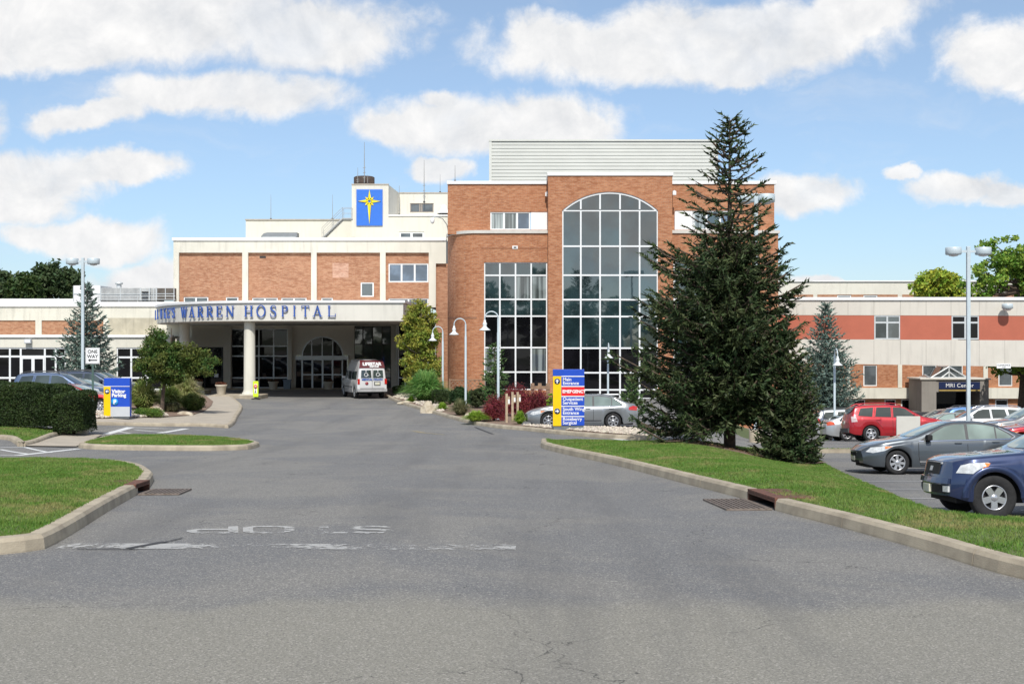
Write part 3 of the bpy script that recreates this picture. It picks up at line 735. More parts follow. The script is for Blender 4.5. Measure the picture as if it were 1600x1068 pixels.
# wall mounted swan neck cameras on the rounded corner
for (pxx, py0, lab) in ((700, 352, 'white dome camera on a curved arm at the rounded brick corner'),):
    t = thing('security_camera', lab, 'camera', (U(698, YM), YM + 2.0, W(350, YM)))
    m_ = MB(); m_.tube([(0, .8, -.4), (-.1, .2, .15), (-.35, -.4, .5), (-.75, -.9, .62), (-1.0, -1.2, .5)], .03, 8); m_.build('arm', pole_m, t)
    MB().lathe([(.0, 0), (.1, 0), (.14, -.1), (.14, -.25), (.1, -.36), (0, -.42)], 14, Matrix.Translation((-1.0, -1.2, .5))).build('dome', whitem, t)
# small white floodlights at the shoulder of the central bay
for k, pxx in enumerate((855, 1053)):
    t = thing('wall_light', ('small white floodlight left of the arch bay parapet', 'small white floodlight right of the arch bay parapet')[k], 'light', (U(pxx, YM), YM - .1 if k else YM + .6, W(299, YM)), 0, 'small floodlights on the brick block')
    MB().box(-.12, .12, -.2, .05, -.28, 0, bev=.03).build('lamp_housing', whitem, t); MB().box(-.04, .04, -.1, .75, .0, .06).build('bracket', alu, t)
# service ladder pipe antennas are below
# lattice fence along the foot of the rounded wall
t = thing('lattice_fence', 'low brown diagonal lattice fence at the foot of the rounded brick wall', 'fence', (U(730, 83.6), 83.3, -3.9))
m_ = MB(); x0_, x1_ = U(702, 83.3), U(756, 83.3); h_ = .95; lw = x1_ - x0_; bz = .45
k = -h_
while k < lw:
    for sgn in (0, 1):
        a = max(0, k); b = min(lw, k + h_)
        za_, zb_ = (a - k, b - k) if not sgn else (h_ - (a - k), h_ - (b - k))
        if b > a: m_.add([(a - .03, .01 * sgn, za_ + bz), (a + .03, .01 * sgn, za_ + bz), (b + .03, .01 * sgn, zb_ + bz), (b - .03, .01 * sgn, zb_ + bz)], [(0, 1, 2, 3)])
    k += .28
wood = mat('old_wood', (.30, .19, .12), .9, col2=(.20, .13, .09), vs=6)
o = m_.build('lattice', wood, t); o.location.x = -lw / 2
m_ = MB().box(-lw / 2 - .05, lw / 2, -.03, .03, h_ + bz, h_ + bz + .08).box(-lw / 2 - .05, lw / 2, -.03, .03, bz - .06, bz)
for x in (-lw / 2, 0, lw / 2): m_.box(x - .05, x + .05, -.05, -.031, 0, h_ + bz + .1)
m_.build('fence_frame', wood, t)

# ---- entrance wing with brick panels
YE = 105.0
wing = thing('hospital_wing', 'cream framed wing with pale brick panels behind the curved entrance canopy', 'building', (U(480, YE), YE, -4))
def mkw(mb, name, m, par=wing): return mk(mb, name, m, par)
fr = MB(); xL, xR = U(271, YE), U(697, YE)
zT, zP = W(373, YE), W(394.5, YE); zB = W(480, YE)
pan = [(279.4, 378.4), (387.5, 486), (494.7, 593.7), (602.5, 670)]
fr.box(xL, xR, YE, YE + 14, zP, zT)
edges_ = [271] + [v for p in pan for v in p] + [681]
for a, b in zip(edges_[::2], edges_[1::2]): fr.box(U(a, YE), U(b, YE), YE + .001, YE + 14, zB, zP - .001)
fr.box(U(681, YE), xR, YE + .001, YE + 14, W(411.5, YE), zP - .001)
mkw(fr, 'frame', cream)
cp = MB().box(xL - .1, xR, YE - .12, YE + .5, W(376, YE), W(371.3, YE), bev=.03); mkw(cp, 'parapet_cap', whitem)
bp = MB()
wh = {0: [(287, 325.5, 463.8, 479), (353, 372.5, 464, 479)], 1: [(394, 434, 465, 479), (439.5, 479, 465, 479)], 2: [(502, 520, 465, 479), (563.5, 584, 441, 463.5)], 3: [(607, 669.5, 411.5, 441), (607, 669.5, 466, 479)]}
for i, (a, b) in enumerate(pan): wall_holes(bp, U(a, YE), U(b, YE), zB, zP, YE + .25, [H(*q, YE + .25) for q in wh[i]], .2)
wall_holes(bp, U(681, YE), xR + 1, W(620, YE), W(411.5, YE), YE + .25)
mkw(bp, 'brick_panel', brick2)
def winw(*a, **k): return win(*a, par=wing, **k)
for a, b, c, d in ((287, 325.5, 463.8, 479), (353, 372.5, 464, 479), (394, 434, 465, 479), (439.5, 479, 465, 479), (502, 520, 465, 479), (607, 669.5, 466, 479)):
    winw([a, (a + b) / 2, b] if b - a > 25 else [a, b], [c, d], YE + .3, bar=.12, gm_=glassk)
winw([563.5, 584], [441, 463.5], YE + .28, bar=.14, gm_=glassk); winw([607, 627.5, 648, 669.5], [411.5, 441], YE + .28, bar=.14, special={(0, 0): 'blue_glass', (1, 0): 'blue_glass', (2, 0): 'blue_glass'})
mkw(MB().box(U(405, YE), U(414.5, YE), YE + .2, YE + .26, W(402.5, YE), W(400, YE)), 'vent', darkm)
mkw(MB().box(U(519, YE), U(544, YE), YE + .243, YE + .26, W(433.5, YE), W(410.5, YE)), 'brick_patch', brick_mat('patched_brick', (.50, .27, .18), (.58, .36, .26), (.5, .4, .33), .2))
# ground floor of the wing, under the canopy
YD = YE; gw = MB()
holes = [H(361, 450, 513.5, 606, YD), H(462, 543, 555, 607, YD), H(553, 611, 509, 606, YD), H(301, 349, 542, 609, YD)]
az0 = W(555.5, YD); ahw = (U(536, YD) - U(470, YD)) / 2; acx2 = (U(536, YD) + U(470, YD)) / 2; arise = W(525, YD) - az0
Aw = [(acx2 + ahw * math.cos(t), az0 + arise * math.sin(t)) for t in [math.pi * i / 24 for i in range(25)]][::-1]
za_top = W(522, YD)
holes.append((acx2 - ahw, acx2 + ahw, az0, za_top))
wall_holes(gw, U(245, YD), U(622, YD), W(612, YD), W(480, YD) - .001, YD + .3, holes, .2)
for (xa, z_a), (xb, z_b) in zip(Aw, Aw[1:]): gw.add([(xa, YD + .3, z_a), (xb, YD + .3, z_b), (xb, YD + .3, za_top), (xa, YD + .3, za_top)], [(0, 1, 2, 3)])
for a, b in ((349, 361), (611, 620), (450, 456)): gw.box(U(a, YD), U(b, YD), YD - .05, YD + .299, W(611, YD), W(480, YD) - .002)
mkw(gw, 'entrance_wall', mat('entrance_paint', (.62, .59, .51), .8, var=.06, vs=.5))
winw([361, 382, 404.5, 427.5, 450], [513.5, 540.5, 556, 590, 606], YD + .33, bar=.1, gm_=glassd, fm=alu)
winw([553, 567, 582, 597, 611], [509, 537.6, 590, 606], YD + .33, bar=.09, gm_=glassk, fm=darkm)
winw([301, 320, 347, 349.5], [542, 557, 609], YD + .33, bar=.1, gm_=glassd, fm=darkm)
win([622, 633, 645, 657, 669, 681], [505, 560, 590, 612], YD - 1.0, par=wing, bar=.09, gm_=glassd, fm=alu)
wa = MB()
for (p, q) in zip(Aw, Aw[1:]):
    k = .93; wa.add([(p[0], YD + .33, p[1]), (q[0], YD + .33, q[1]), (acx2 + (q[0] - acx2) * k, YD + .33, az0 + (q[1] - az0) * k), (acx2 + (p[0] - acx2) * k, YD + .33, az0 + (p[1] - az0) * k)], [(0, 1, 2, 3)])
for v in (486, 502.5, 519): x = U(v, YD); z = az0 + arise * math.sqrt(max(0, 1 - ((x - acx2) / ahw) ** 2)) - .04; wa.box(x - .04, x + .04, YD + .33, YD + .4, az0, z)
o = mkw(wa, 'arched_window', alu)
wp = MB()
for (xa, z_a), (xb, z_b) in zip(Aw, Aw[1:]): wp.add([(xa, YD + .38, az0), (xb, YD + .38, az0), (xb, YD + .38, z_b), (xa, YD + .38, z_a)], [(0, 1, 2, 3)])
wp.build('pane', glassd, o)
# sliding doors
dm = MB(); dm.box(U(461, YD), U(544, YD), YD + .12, YD + .36, W(561, YD), W(555.5, YD), bev=.01); mkw(dm, 'door_header', alu)
for a, b in ((472, 488), (488, 504), (504, 519.5), (519.5, 535)): winw([a, b], [561, 585, 607], YD + .25, bar=.09, gm_=glassd, fm=alu, name='sliding_door')
for a, b in ((462, 472), (535, 543)): winw([a, b], [561, 607], YD + .3, bar=.07, gm_=glassd, fm=alu, name='side_light')
struct(MB().box(U(245, YD), U(622, YD), YD - 3.0, YD + .3, -4.2, -3.78).build('pavement', conc))

# ---- curved canopy
YF = 81.5; XT = U(430, YF); YCN, ry = 104.6, 104.6 - 81.5
can = thing('entrance_canopy', 'curved cream entrance canopy carrying the blue hospital lettering', 'canopy', (U(480, 92), 92, -3.9))
rx = min(r_ for r_ in [8 + .02 * i for i in range(500)] if min((XT - r_ * math.sin(t)) / (YCN - ry * math.cos(t)) * F + CX for t in [j * .02 for j in range(79)]) < 245.5)
curve = [Vector((U(630, YF), YF))] + [Vector((XT - rx * math.sin(t), YCN - ry * math.cos(t))) for t in [math.pi / 2 * i / 40 for i in range(41)]]
zc0, zc1 = 1.34, 2.49
def band(off, z0, z1, name, m, par=can, thick=None, back=105.2):
    cv = [curve[0] + Vector((0, -off))] + [Vector((XT - (rx + off) * math.sin(t), YCN - (ry + off) * math.cos(t))) for t in [math.pi / 2 * i / 40 for i in range(41)]]
    pts = cv + [Vector((cv[-1].x, back)), Vector((cv[0].x + off, back)), Vector((cv[0].x + off, cv[0].y))]
    mb = MB(); n = len(pts)
    for i in range(n): a, b = pts[i], pts[(i + 1) % n]; mb.add([(a.x, a.y, z0), (b.x, b.y, z0), (b.x, b.y, z1), (a.x, a.y, z1)], [(0, 1, 2, 3)], smooth=(1 <= i < 41))
    mb.add([(p.x, p.y, z0) for p in pts], [tuple(range(n))[::-1]]); mb.add([(p.x, p.y, z1) for p in pts], [tuple(range(n))])
    return mk(mb, name, m, par)
band(0, zc0, zc1, 'fascia', mat('canopy_cream', (.66, .64, .58), .7, var=.06, vs=.4, streak=.22), back=104.9)
band(.12, zc1 + .002, zc1 + .16, 'roof_edge', whitem, back=104.9)
# letters, with serifs, stood off the fascia
def seg_l(mb, a, b, w, hgt, asp):
    """a stroke in letter units (0..1, 0..1) with horizontal weight w, drawn as a slanted box"""
    (x0, z0), (x1, z1) = a, b; dx, dz = (x1 - x0) * asp, (z1 - z0) * hgt; L_ = math.hypot(dx, dz)
    nx, nz = -dz / L_ * w / 2, dx / L_ * w / 2; X0, Z0, X1, Z1 = x0 * asp, z0 * hgt, x1 * asp, z1 * hgt
    P_ = [(X0 + nx, Z0 + nz), (X0 - nx, Z0 - nz), (X1 - nx, Z1 - nz), (X1 + nx, Z1 + nz)]
    mb.prism(P_, -.07, 0)
def letter(ch, w, h):
    """thick and thin strokes of a bookish serif capital"""
    mb = MB(); T_, t_ = .092, .045
    def S(a, b, k=T_): seg_l(mb, a, b, k, h, w)
    def serif(x, z, ww=.34): mb.prism([((x - ww / 2) * w, z * h - .0), ((x + ww / 2) * w, z * h), ((x + ww / 2) * w, z * h + .045), ((x - ww / 2) * w, z * h + .045)], -.068, .002)
    def bow(pts, ks):
        for (a, b), k in zip(zip(pts, pts[1:]), ks): S(a, b, k)
    top = 1 - .045 / h
    if ch in 'LEPRH': S((.18, 0), (.18, 1)); serif(.18, 0); serif(.18, top)
    if ch == 'L': S((.18, .03), (.92, .03), t_); S((.92, 0), (.95, .26), t_)
    if ch == 'E': S((.18, .03), (.9, .03), t_); S((.18, .97), (.86, .97), t_); S((.18, .5), (.66, .5), t_); S((.9, 0), (.95, .24), t_); S((.86, 1), (.88, .78), t_); S((.66, .38), (.66, .62), t_)
    if ch == 'H': S((.82, 0), (.82, 1)); serif(.82, 0); serif(.82, top); S((.18, .5), (.82, .5), t_)
    if ch == 'N': S((.14, 0), (.14, 1), t_); S((.14, .98), (.86, .02)); S((.86, 0), (.86, 1), t_); serif(.14, 0, .3); serif(.12, top, .3); serif(.86, top, .3)
    if ch in 'PR':
        bow([(.18, .97), (.55, .97), (.78, .88), (.84, .74), (.78, .58), (.55, .49), (.18, .49)], [t_, t_ * 1.5, T_, T_, t_ * 1.5, t_])
    if ch == 'R': S((.48, .5), (.88, .02)); serif(.9, 0, .24)
    if ch == 'K': S((.18, 0), (.18, 1)); serif(.18, 0); serif(.18, top); S((.2, .45), (.8, .98), t_); S((.42, .6), (.85, .02)); serif(.85, 0, .3); serif(.8, top, .3)
    if ch == 'U': bow([(.18, 1), (.18, .28), (.32, .06), (.55, .0), (.74, .08), (.84, .3), (.84, 1)], [T_, T_, t_ * 1.6, t_, t_, t_]); serif(.18, top); serif(.84, top, .3)
    if ch == 'O':
        q = [(.5 + .46 * math.cos(a), .5 + .52 * math.sin(a)) for a in [i * math.pi / 10 for i in range(21)]]; bow(q, [t_ + (T_ - t_) * abs(math.cos((i + .5) * math.pi / 10)) for i in range(20)])
    if ch == 'S':
        bow([(.86, .74), (.84, .92), (.62, 1), (.36, .98), (.18, .86), (.2, .68), (.4, .57), (.66, .46), (.84, .32), (.84, .14), (.64, .01), (.36, .01), (.14, .1), (.1, .28)], [t_, t_, t_, t_ * 1.5, T_, T_ * .9, T_, T_, T_ * .9, t_ * 1.5, t_, t_, t_])
    if ch == 'T': S((.5, 0), (.5, 1)); serif(.5, 0); S((.04, .97), (.96, .97), t_); S((.06, 1), (.04, .76), t_); S((.94, 1), (.96, .76), t_)
    if ch == 'I': S((.5, 0), (.5, 1)); serif(.5, 0, .5); serif(.5, top, .5)
    if ch == 'A': S((.1, 0), (.5, 1), t_); S((.48, 1), (.86, 0)); S((.26, .33), (.7, .33), t_); serif(.1, 0, .3); serif(.88, 0, .34)
    if ch == 'W': S((.04, 1), (.28, 0)); S((.28, 0), (.5, .9), t_); S((.46, 1), (.72, 0)); S((.72, 0), (.96, 1), t_); serif(.05, top, .22); serif(.48, top, .22); serif(.95, top, .2)
    if ch == "'": S((.5, 1), (.5, .72))
    if ch == '.': S((.5, 0), (.5, .1))
    return mb
letm = mat('letter_blue', (.035, .10, .38), .45, var=.05)
ell = [Vector((U(630, YF), YF)), Vector((XT, YF))] + [Vector((XT - rx * math.sin(t), YCN - ry * math.cos(t))) for t in [math.pi / 2 * i / 400 for i in range(1, 401)]]
def on_curve(pxx):
    for a, b in zip(ell, ell[1:]):
        pa, pb = a.x / a.y * F + CX, b.x / b.y * F + CX
        if (pa - pxx) * (pb - pxx) <= 0:
            k = (pa - pxx) / (pa - pb) if pa != pb else 0
            return a.lerp(b, k), (a - b).normalized()
    return ell[-1], (ell[-2] - ell[-1]).normalized()
lt = [(72, 'L'), (93, 'U'), (115, 'K'), (136, 'E'), (152, "'"), (166, 'S'), (228, 'W'), (275, 'A'), (325, 'R'), (380, 'R'), (437, 'E'), (499, 'N'), (608, 'H'), (681, 'O'), (752, 'S'), (822, 'P'), (878, 'I'), (943, 'T'), (1015, 'A'), (1100, 'L')]
lm = MB(); wd = {'I': .3, "'": .3, '.': .3, 'W': .82, 'S': .46, 'P': .52, 'O': .66, 'A': .66, 'H': .66, 'N': .62, 'R': .6}
def put(ch, pos, tan, wmax=9):
    w_ = min(wd.get(ch, .52), wmax); mb = letter(ch, w_, .70)
    nrm = Vector((tan.y, -tan.x)); M = Matrix(((tan.x, -nrm.x, 0, pos.x + nrm.x * .08 - tan.x * w_ / 2), (tan.y, -nrm.y, 0, pos.y + nrm.y * .08 - tan.y * w_ / 2), (0, 0, 1, zc0 + .27), (0, 0, 0, 1)))
    for f in mb.f: pass
    lm.add(mb.v, mb.f, M)
lp_ = [on_curve(230 + zx / 3.81) for zx, ch in lt]
for i, (zx, ch) in enumerate(lt):
    pos, tan = lp_[i]; gap = min((pos - q[0]).length for j, q in enumerate(lp_) if abs(j - i) == 1 and lt[j][1] != "'") ; put(ch, pos, tan, gap * .74 if ch != "'" else .12)
# the letters further round the curve, at even spacing along the edge
pos0, _ = on_curve(230 + 72 / 3.81); cum = 0; k0 = min(range(len(ell)), key=lambda i: (ell[i] - pos0).length)
want = [(1.7, '.'), (2.3, 'T'), (3.15, 'S')]
for a, b in zip(ell[k0:], ell[k0 + 1:]):
    d = (b - a).length
    while want and cum + d > want[0][0]: put(want[0][1], a, (a - b).normalized()); want.pop(0)
    cum += d
mk(lm, 'lettering', letm, can)
# columns and plinth
def column(X, Y, r=.42):
    zb_ = tz(X, Y); mb = MB(); mb.lathe([(r, zb_ + .3), (r * .97, zb_ + 1.5), (r * .93, zc0 - .3), (r * .93, zc0 + .05)], 28, Matrix.Translation((X, Y, 0)))
    mb.lathe([(r * 1.25, zb_ + .22), (r * 1.3, zb_ + .3), (r * 1.22, zb_ + .38), (r * 1.05, zb_ + .42), (r * 1.08, zb_ + .48), (r, zb_ + .54)], 28, Matrix.Translation((X, Y, 0)))
    mb.box(X - r * 1.4, X + r * 1.4, Y - r * 1.4, Y + r * 1.4, zb_ + .12, zb_ + .27)
    return mk(mb, 'column', cream, can, None)
column(U(390, 82.6), 82.6, .38); column(U(288.5, 92), 92, .38)
column(U(266, 102), 102, .42)
mk(MB().box(U(334, 83), U(410.5, 82.6), 81.7, 84.4, -4.1, -3.40, bev=.03), 'plinth', conc, can)
mk(MB().box(U(284, 92), U(325, 92), 91, 93, -4.1, -3.46, bev=.03), 'plinth', conc, can)

# ---- rear block with the star sign
YR = 113.0
rear = thing('stair_tower_block', 'plain cream rear block with square tower rising above the brick panels', 'building', (U(560, YR), YR, 2))
def mkr(mb, n, m): return mk(mb, n, m, rear)
rb = MB()
rb.box(U(384, YR + 2), U(551, YR + 2), YR + 2, YR + 12, 4, W(343.5, YR + 2))
hz = [H(623.7, 662.8, 362, 373, YR)]
wall_holes(rb, U(549.6, YR), U(720, YR), 4, W(337, YR), YR, hz)
rb.box(U(549.6, YR), U(607, YR), YR + .0, YR + 5.5, W(337, YR) + .001, W(288.5, YR))
rb.add([(U(549.6, YR), YR, 4), (U(549.6, YR), YR + 12, 4), (U(549.6, YR), YR + 12, W(337, YR)), (U(549.6, YR), YR, W(337, YR))], [(0, 1, 2, 3)])
Y2 = YR + 5.5
# set-back upper storey and the slanting flank of the tower
rb.add([(U(607, YR), YR + .02, W(337, YR)), (U(623.7, Y2), Y2, W(337, YR)), (U(623.7, Y2), Y2, W(301.5, Y2)), (U(607, YR), YR + .02, W(288.5, YR))], [(0, 1, 2, 3)])
wall_holes(rb, U(623.7, Y2), U(725, Y2), W(345, Y2), W(301.5, Y2), Y2, [H(640.7, 677.5, 317.5, 332, Y2)])
mkr(rb, 'wall', cream2)
rfm = mat('roof_flashing', (.45, .40, .33), .7)
mkr(MB().box(U(384, YR + 2) - .05, U(549, YR + 2), YR + 1.9, YR + 2.3, W(344, YR + 2), W(342.3, YR + 2)), 'roof_edge', rfm)
mkr(MB().box(U(549.2, YR), U(607.3, YR), YR - .05, YR + .3, W(289, YR), W(287.2, YR)), 'roof_edge', rfm)
mkr(MB().box(U(623.7, Y2), U(725, Y2), Y2 - .06, Y2 + .2, W(302, Y2), W(300.5, Y2)), 'roof_edge', rfm)
rl = MB(); rl.box(U(607, YR), U(720, YR), YR - .1, Y2 - .01, W(337.5, YR), W(335.5, YR)); mkr(rl, 'ledge', whitem)
win([640.7, 656, 659, 677.5], [317.5, 332], Y2 + .06, par=rear, bar=.12, gm_=glassk, fm=mat('brown_frame', (.30, .26, .22), .6))
win([623.7, 643, 662.8], [362, 373], YR + .06, par=rear, bar=.2, gm_=glassk)
ch_ = MB(); ch_.lathe([(.93, W(288, YR)), (.93, W(274, YR)), (.8, W(272.6, YR)), (0, W(272.6, YR))], 20, Matrix.Translation((U(566, YR), YR + 1.5, 0)) @ Matrix.Diagonal((1, .9, 1, 1)))
mkr(ch_, 'chimney', brick_mat('soot_brick', (.05, .035, .03), (.09, .06, .045), (.03, .025, .02)))
# star sign
sg = thing('star_sign', 'blue wall sign with a yellow pointed star on the cream tower', 'sign', (U(577.5, YR), YR - .12, W(324.4, YR)))
wS, hS = (U(598, YR) - U(557, YR)) / 2, (W(296, YR) - W(352.8, YR)) / 2
MB().box(-wS, wS, 0, .1, -hS, hS, bev=.02).build('sign_board', mat('emblem_blue', (.035, .16, .62), .4, var=.04), sg)
kx = wS / 20.5; kz = kx
def star(pts, y0, y1, mb): mb.prism(pts, y0, y1)
ym = mat('emblem_yellow', (.90, .78, .02), .4, var=.05); yd = mat('emblem_yellow_shade', (.62, .48, .01), .45, var=.05)
c_z = (352.8 - 296) / 2 - 18.6  # centre of the star above the middle of the board
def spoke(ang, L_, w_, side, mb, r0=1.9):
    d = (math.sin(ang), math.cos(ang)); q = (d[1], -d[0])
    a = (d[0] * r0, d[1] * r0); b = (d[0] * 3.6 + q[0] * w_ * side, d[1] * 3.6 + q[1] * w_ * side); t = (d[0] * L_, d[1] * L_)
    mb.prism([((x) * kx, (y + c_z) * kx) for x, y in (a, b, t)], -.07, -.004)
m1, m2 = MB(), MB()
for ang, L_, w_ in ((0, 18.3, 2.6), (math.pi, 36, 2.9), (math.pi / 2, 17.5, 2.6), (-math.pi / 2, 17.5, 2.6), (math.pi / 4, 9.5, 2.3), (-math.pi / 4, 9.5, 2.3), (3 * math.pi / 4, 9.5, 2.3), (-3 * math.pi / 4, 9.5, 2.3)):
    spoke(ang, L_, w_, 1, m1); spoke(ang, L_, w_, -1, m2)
so = m1.build('star', ym, sg); m2.build('star_shading', yd, so)  # flat rays: the star's shading is painted as a darker yellow half
# stair, railings and duct on the roof
st = thing('roof_stair', 'grey open steel stair with handrails climbing the cream roof block', 'stair', (U(520, 110), 110, 9))
Yq = 110.0
def L3(a, b): return (U(a, Yq) - U(520, Yq), 0, W(b, Yq) - 9)
m_ = MB(); a, b = Vector(L3(503, 373)), Vector(L3(535, 341.5)); c_ = Vector(L3(549, 341.5))
for dy in (0, .9):
    o_ = Vector((0, dy, 0)); m_.tube([a + o_, b + o_, c_ + o_], .07, 6)
m_.build('stringer', mat('galvanised', (.38, .39, .39), .5, metal=.3), st)
m_ = MB()
for i in range(14): p = a.lerp(b, (i + .5) / 14); m_.box(p.x - .13, p.x + .13, .05, .85, p.z - .02, p.z + .03)
m_.build('tread', MATS['galvanised'], st)
m_ = MB(); up = Vector((0, 0, .95))
for dy in (0, .9):
    o_ = Vector((0, dy, 0)); m_.tube([a + o_ + up, b + o_ + up, c_ + o_ + up], .02, 6); m_.tube([a + o_ + up * .5, b + o_ + up * .5, c_ + o_ + up * .5], .014, 6)
    for p in (a, a.lerp(b, .5), b, c_): m_.tube([p + o_, p + o_ + up], .02, 6)
m_.build('railing', MATS['galvanised'], st)
t = thing('roof_duct', 'dark grey rounded duct hood lying on the roof left of the stair', 'duct', (U(436, 109), 109, W(373, 109)))
w_ = (U(463.6, 109) - U(408, 109)) / 2; h_ = W(363, 109) - W(373, 109)
mb = MB(); mb.prism([(-w_, 0), (w_, 0), (w_, h_), (-w_ + .5, h_), (-w_ + .2, h_ * .85), (-w_, h_ * .45)], 0, 1.2); mb.build('duct_hood', mat('duct_grey', (.22, .24, .26), .5, var=.1), t)
MB().box(-w_ + .1, w_ - .1, -.02, -.001, .05, h_ * .3).build('duct_flange', alu, t)
t = thing('wall_hood', 'white conical vent hood on the cream wall beside the brick block', 'vent', (U(694, Y2), Y2 - .4, W(334, Y2)))
MB().lathe([(.62, 0), (.5, .1), (.28, .5), (.2, .75), (0, .78)], 16).build('hood', whitem, t); MB().lathe([(0, -.05), (.6, -.05), (.6, 0)], 16).build('hood_opening', black, t)
# aerials: each its own mast
def aerial(pxx, pyt, pyb, Y, r, label, bars=0):
    t = thing('antenna', label, 'antenna', (U(pxx, Y), Y, W(pyb, Y)), 0, 'antennas on the hospital roofs'); h = W(pyt, Y) - W(pyb, Y)
    m_ = MB(); m_.tube([(0, 0, 0), (0, 0, h * .45), (0, 0, h)], [r, r * .8, r * .4], 6); m_.build('mast', mat('mast_grey', (.30, .30, .29), .6), t)
    if bars:
        m_ = MB()
        for i in range(bars): z = h * (.15 + .12 * i); m_.tube([(-.12, 0, z), (.12, 0, z + .05)], .025, 5)
        m_.build('crossbar', MATS['mast_grey'], t)
    m_ = MB().box(-.08, .08, -.08, .08, -.05, .12, bev=.02); m_.build('mast_foot', darkm, t)
aerial(569.3, 222, 288, YR + .3, .045, 'tallest antenna, rising past the sooty chimney', 3)
aerial(559, 262, 288, YR + .3, .035, 'short antenna on the left rim of the sooty chimney', 2)
aerial(574.5, 273, 288, YR + .3, .03, 'stubby antenna on the right rim of the sooty chimney')
aerial(662.7, 250, 316, Y2 - .5, .045, 'antenna with cross bars above the twin rear window', 3)
aerial(623.9, 290, 336, Y2 - .9, .04, 'antenna in the corner beside the tower flank', 1)
aerial(423.3, 304, 343, YR + 3, .028, 'thin antenna at the left end of the cream roof')
aerial(519.7, 304, 343, YR + 3, .028, 'thin antenna just left of the roof stair')
aerial(711, 258, 284, YU + 3, .025, 'thin antenna on the corner of the brick block')
aerial(687.7, 272, 301, Y2 + 1, .025, 'faint thin antenna between the tower and the brick block', 0)

# ---- low left building
YL = 99.0
low = thing('low_hospital_wing', 'long low cream wing with brick insets and dark shop-like windows on the left', 'building', (U(60, YL), YL, -4))
def mkl(mb, n, m): return mk(mb, n, m, low)
xl0, xl1 = U(-160, YL), U(268, YL)
lw_ = MB()
wh_ = [H(-150, 103, 542.6, 609, YL), H(182, 262, 542.6, 609, YL)]
wall_holes(lw_, xl0, xl1, -4.2, W(525, YL), YL, wh_, .2)
lw_.add([(xl0, YL, W(525, YL)), (xl1, YL, W(525, YL)), (xl1, YL + 3, W(525, YL)), (xl0, YL + 3, W(525, YL))], [(0, 1, 2, 3)])
YL2 = YL + 2.5
ph = [H(a, b, 500.4, 522.5, YL2) for a, b in ((-150, -53), (-44, 55.3), (65, 161.5))]
wall_holes(lw_, U(-160, YL2), U(300, YL2), W(528, YL2), W(478, YL2), YL2, ph, .12)
mkl(lw_, 'wall', cream)
bp = MB()
for a, b, c, d in ph: bp.add([(a, YL2 + .1, c), (b, YL2 + .1, c), (b, YL2 + .1, d), (a, YL2 + .1, d)], [(0, 1, 2, 3)])
mkl(bp, 'brick_panel', brick2)
mkl(MB().box(U(168.5, YL2), U(246, YL2), YL2 - .03, YL2 + .05, W(523.5, YL2), W(496.5, YL2)), 'stained_panel', mat('stained_cream', (.50, .46, .36), .85, var=.2, vs=1, streak=.5))
cp = MB().box(xl0, xl1 + .1, YL - .15, YL + .3, W(527, YL), W(523, YL), bev=.03); cp.box(U(-160, YL2), U(300, YL2), YL2 - .12, YL2 + .3, W(479, YL2), W(471.5, YL2), bev=.03); cp.box(U(-160, YL2 + 5), U(115, YL2 + 5), YL2 + 5, YL2 + 9, W(479, YL2), W(466.5, YL2 + 5), bev=.05)
mkl(cp, 'parapet_cap', whitem)
win([-150, -110, -70, -30, 15.4, 32.3, 70, 87, 103], [542.6, 556.6, 590, 609], YL + .06, par=low, bar=.14, gm_=glassd)
win([182, 205, 228, 262], [542.6, 558, 590, 609], YL + .06, par=low, bar=.14, gm_=glassd)
for a, b in ((33, 51.5), (51.5, 69.5)): win([a, b], [558, 609], YL - .0, par=low, bar=.16, gm_=glassd, name='door')
t = thing('wall_light', 'grey floodlight on the fascia above the left wing doors', 'light', (U(45.5, YL), YL - .15, W(533, YL))); MB().box(-.26, .26, -.22, .1, -.17, .17, bev=.05).build('lamp_housing', grey_s, t); MB().box(-.2, .2, -.235, -.221, -.1, .1).build('lens', whitem, t)
# roof plant on the left wing
def duct_unit(x0, x1, y0, y1, Y, dep, label, m, kind='roof_unit', louv=0, legs=True):
    t = thing(kind, label, 'roof unit', (U((x0 + x1) / 2, Y), Y, W(y1, Y))); hw = (U(x1, Y) - U(x0, Y)) / 2; h = W(y0, Y) - W(y1, Y)
    MB().box(-hw, hw, 0, dep, 0, h, bev=.03).build('casing', m, t)
    mb = MB(); k = max(2, int(hw * 2 / 1.1))
    for i in range(k + 1): x = -hw + 2 * hw * i / k; mb.box(x - .03, x + .03, -.03, -.001, .02, h - .02)
    mb.box(-hw, hw, -.04, -.031, h * .48, h * .54); mb.build('seam_rib', alu, t)
    if louv:
        mb = MB()
        for i in range(louv): z = h * (.15 + .7 * i / louv); mb.box(-hw * .7, hw * .7, -.14, -.041, z, z + h * .3 / louv)
        mb.build('louvre', darkm, t)
    return t
galv = mat('galvanised_sheet', (.50, .51, .50), .5, col2=(.38, .39, .39), vs=1.5, metal=.2, streak=.35)
YV = YL2 + 3
duct_unit(115, 157, 446, 472, YV, 3, 'white boxy air unit at the left of the roof plant', whitem)
duct_unit(158, 219, 449.5, 470, YV, 2.5, 'long galvanised duct in the middle of the roof plant', galv)
duct_unit(220, 234, 449.5, 470, YV - .3, 2.2, 'narrow galvanised duct with black louvres on the roof', galv, louv=3)
duct_unit(236, 244, 449.5, 470, YV, 2.5, 'slim galvanised duct next to the brown louvred box', galv)
duct_unit(245, 272, 450, 468, YV - .2, 2.5, 'brown louvred box at the right of the roof plant', mat('brown_louvre', (.12, .105, .09), .8, var=.3, vs=4))
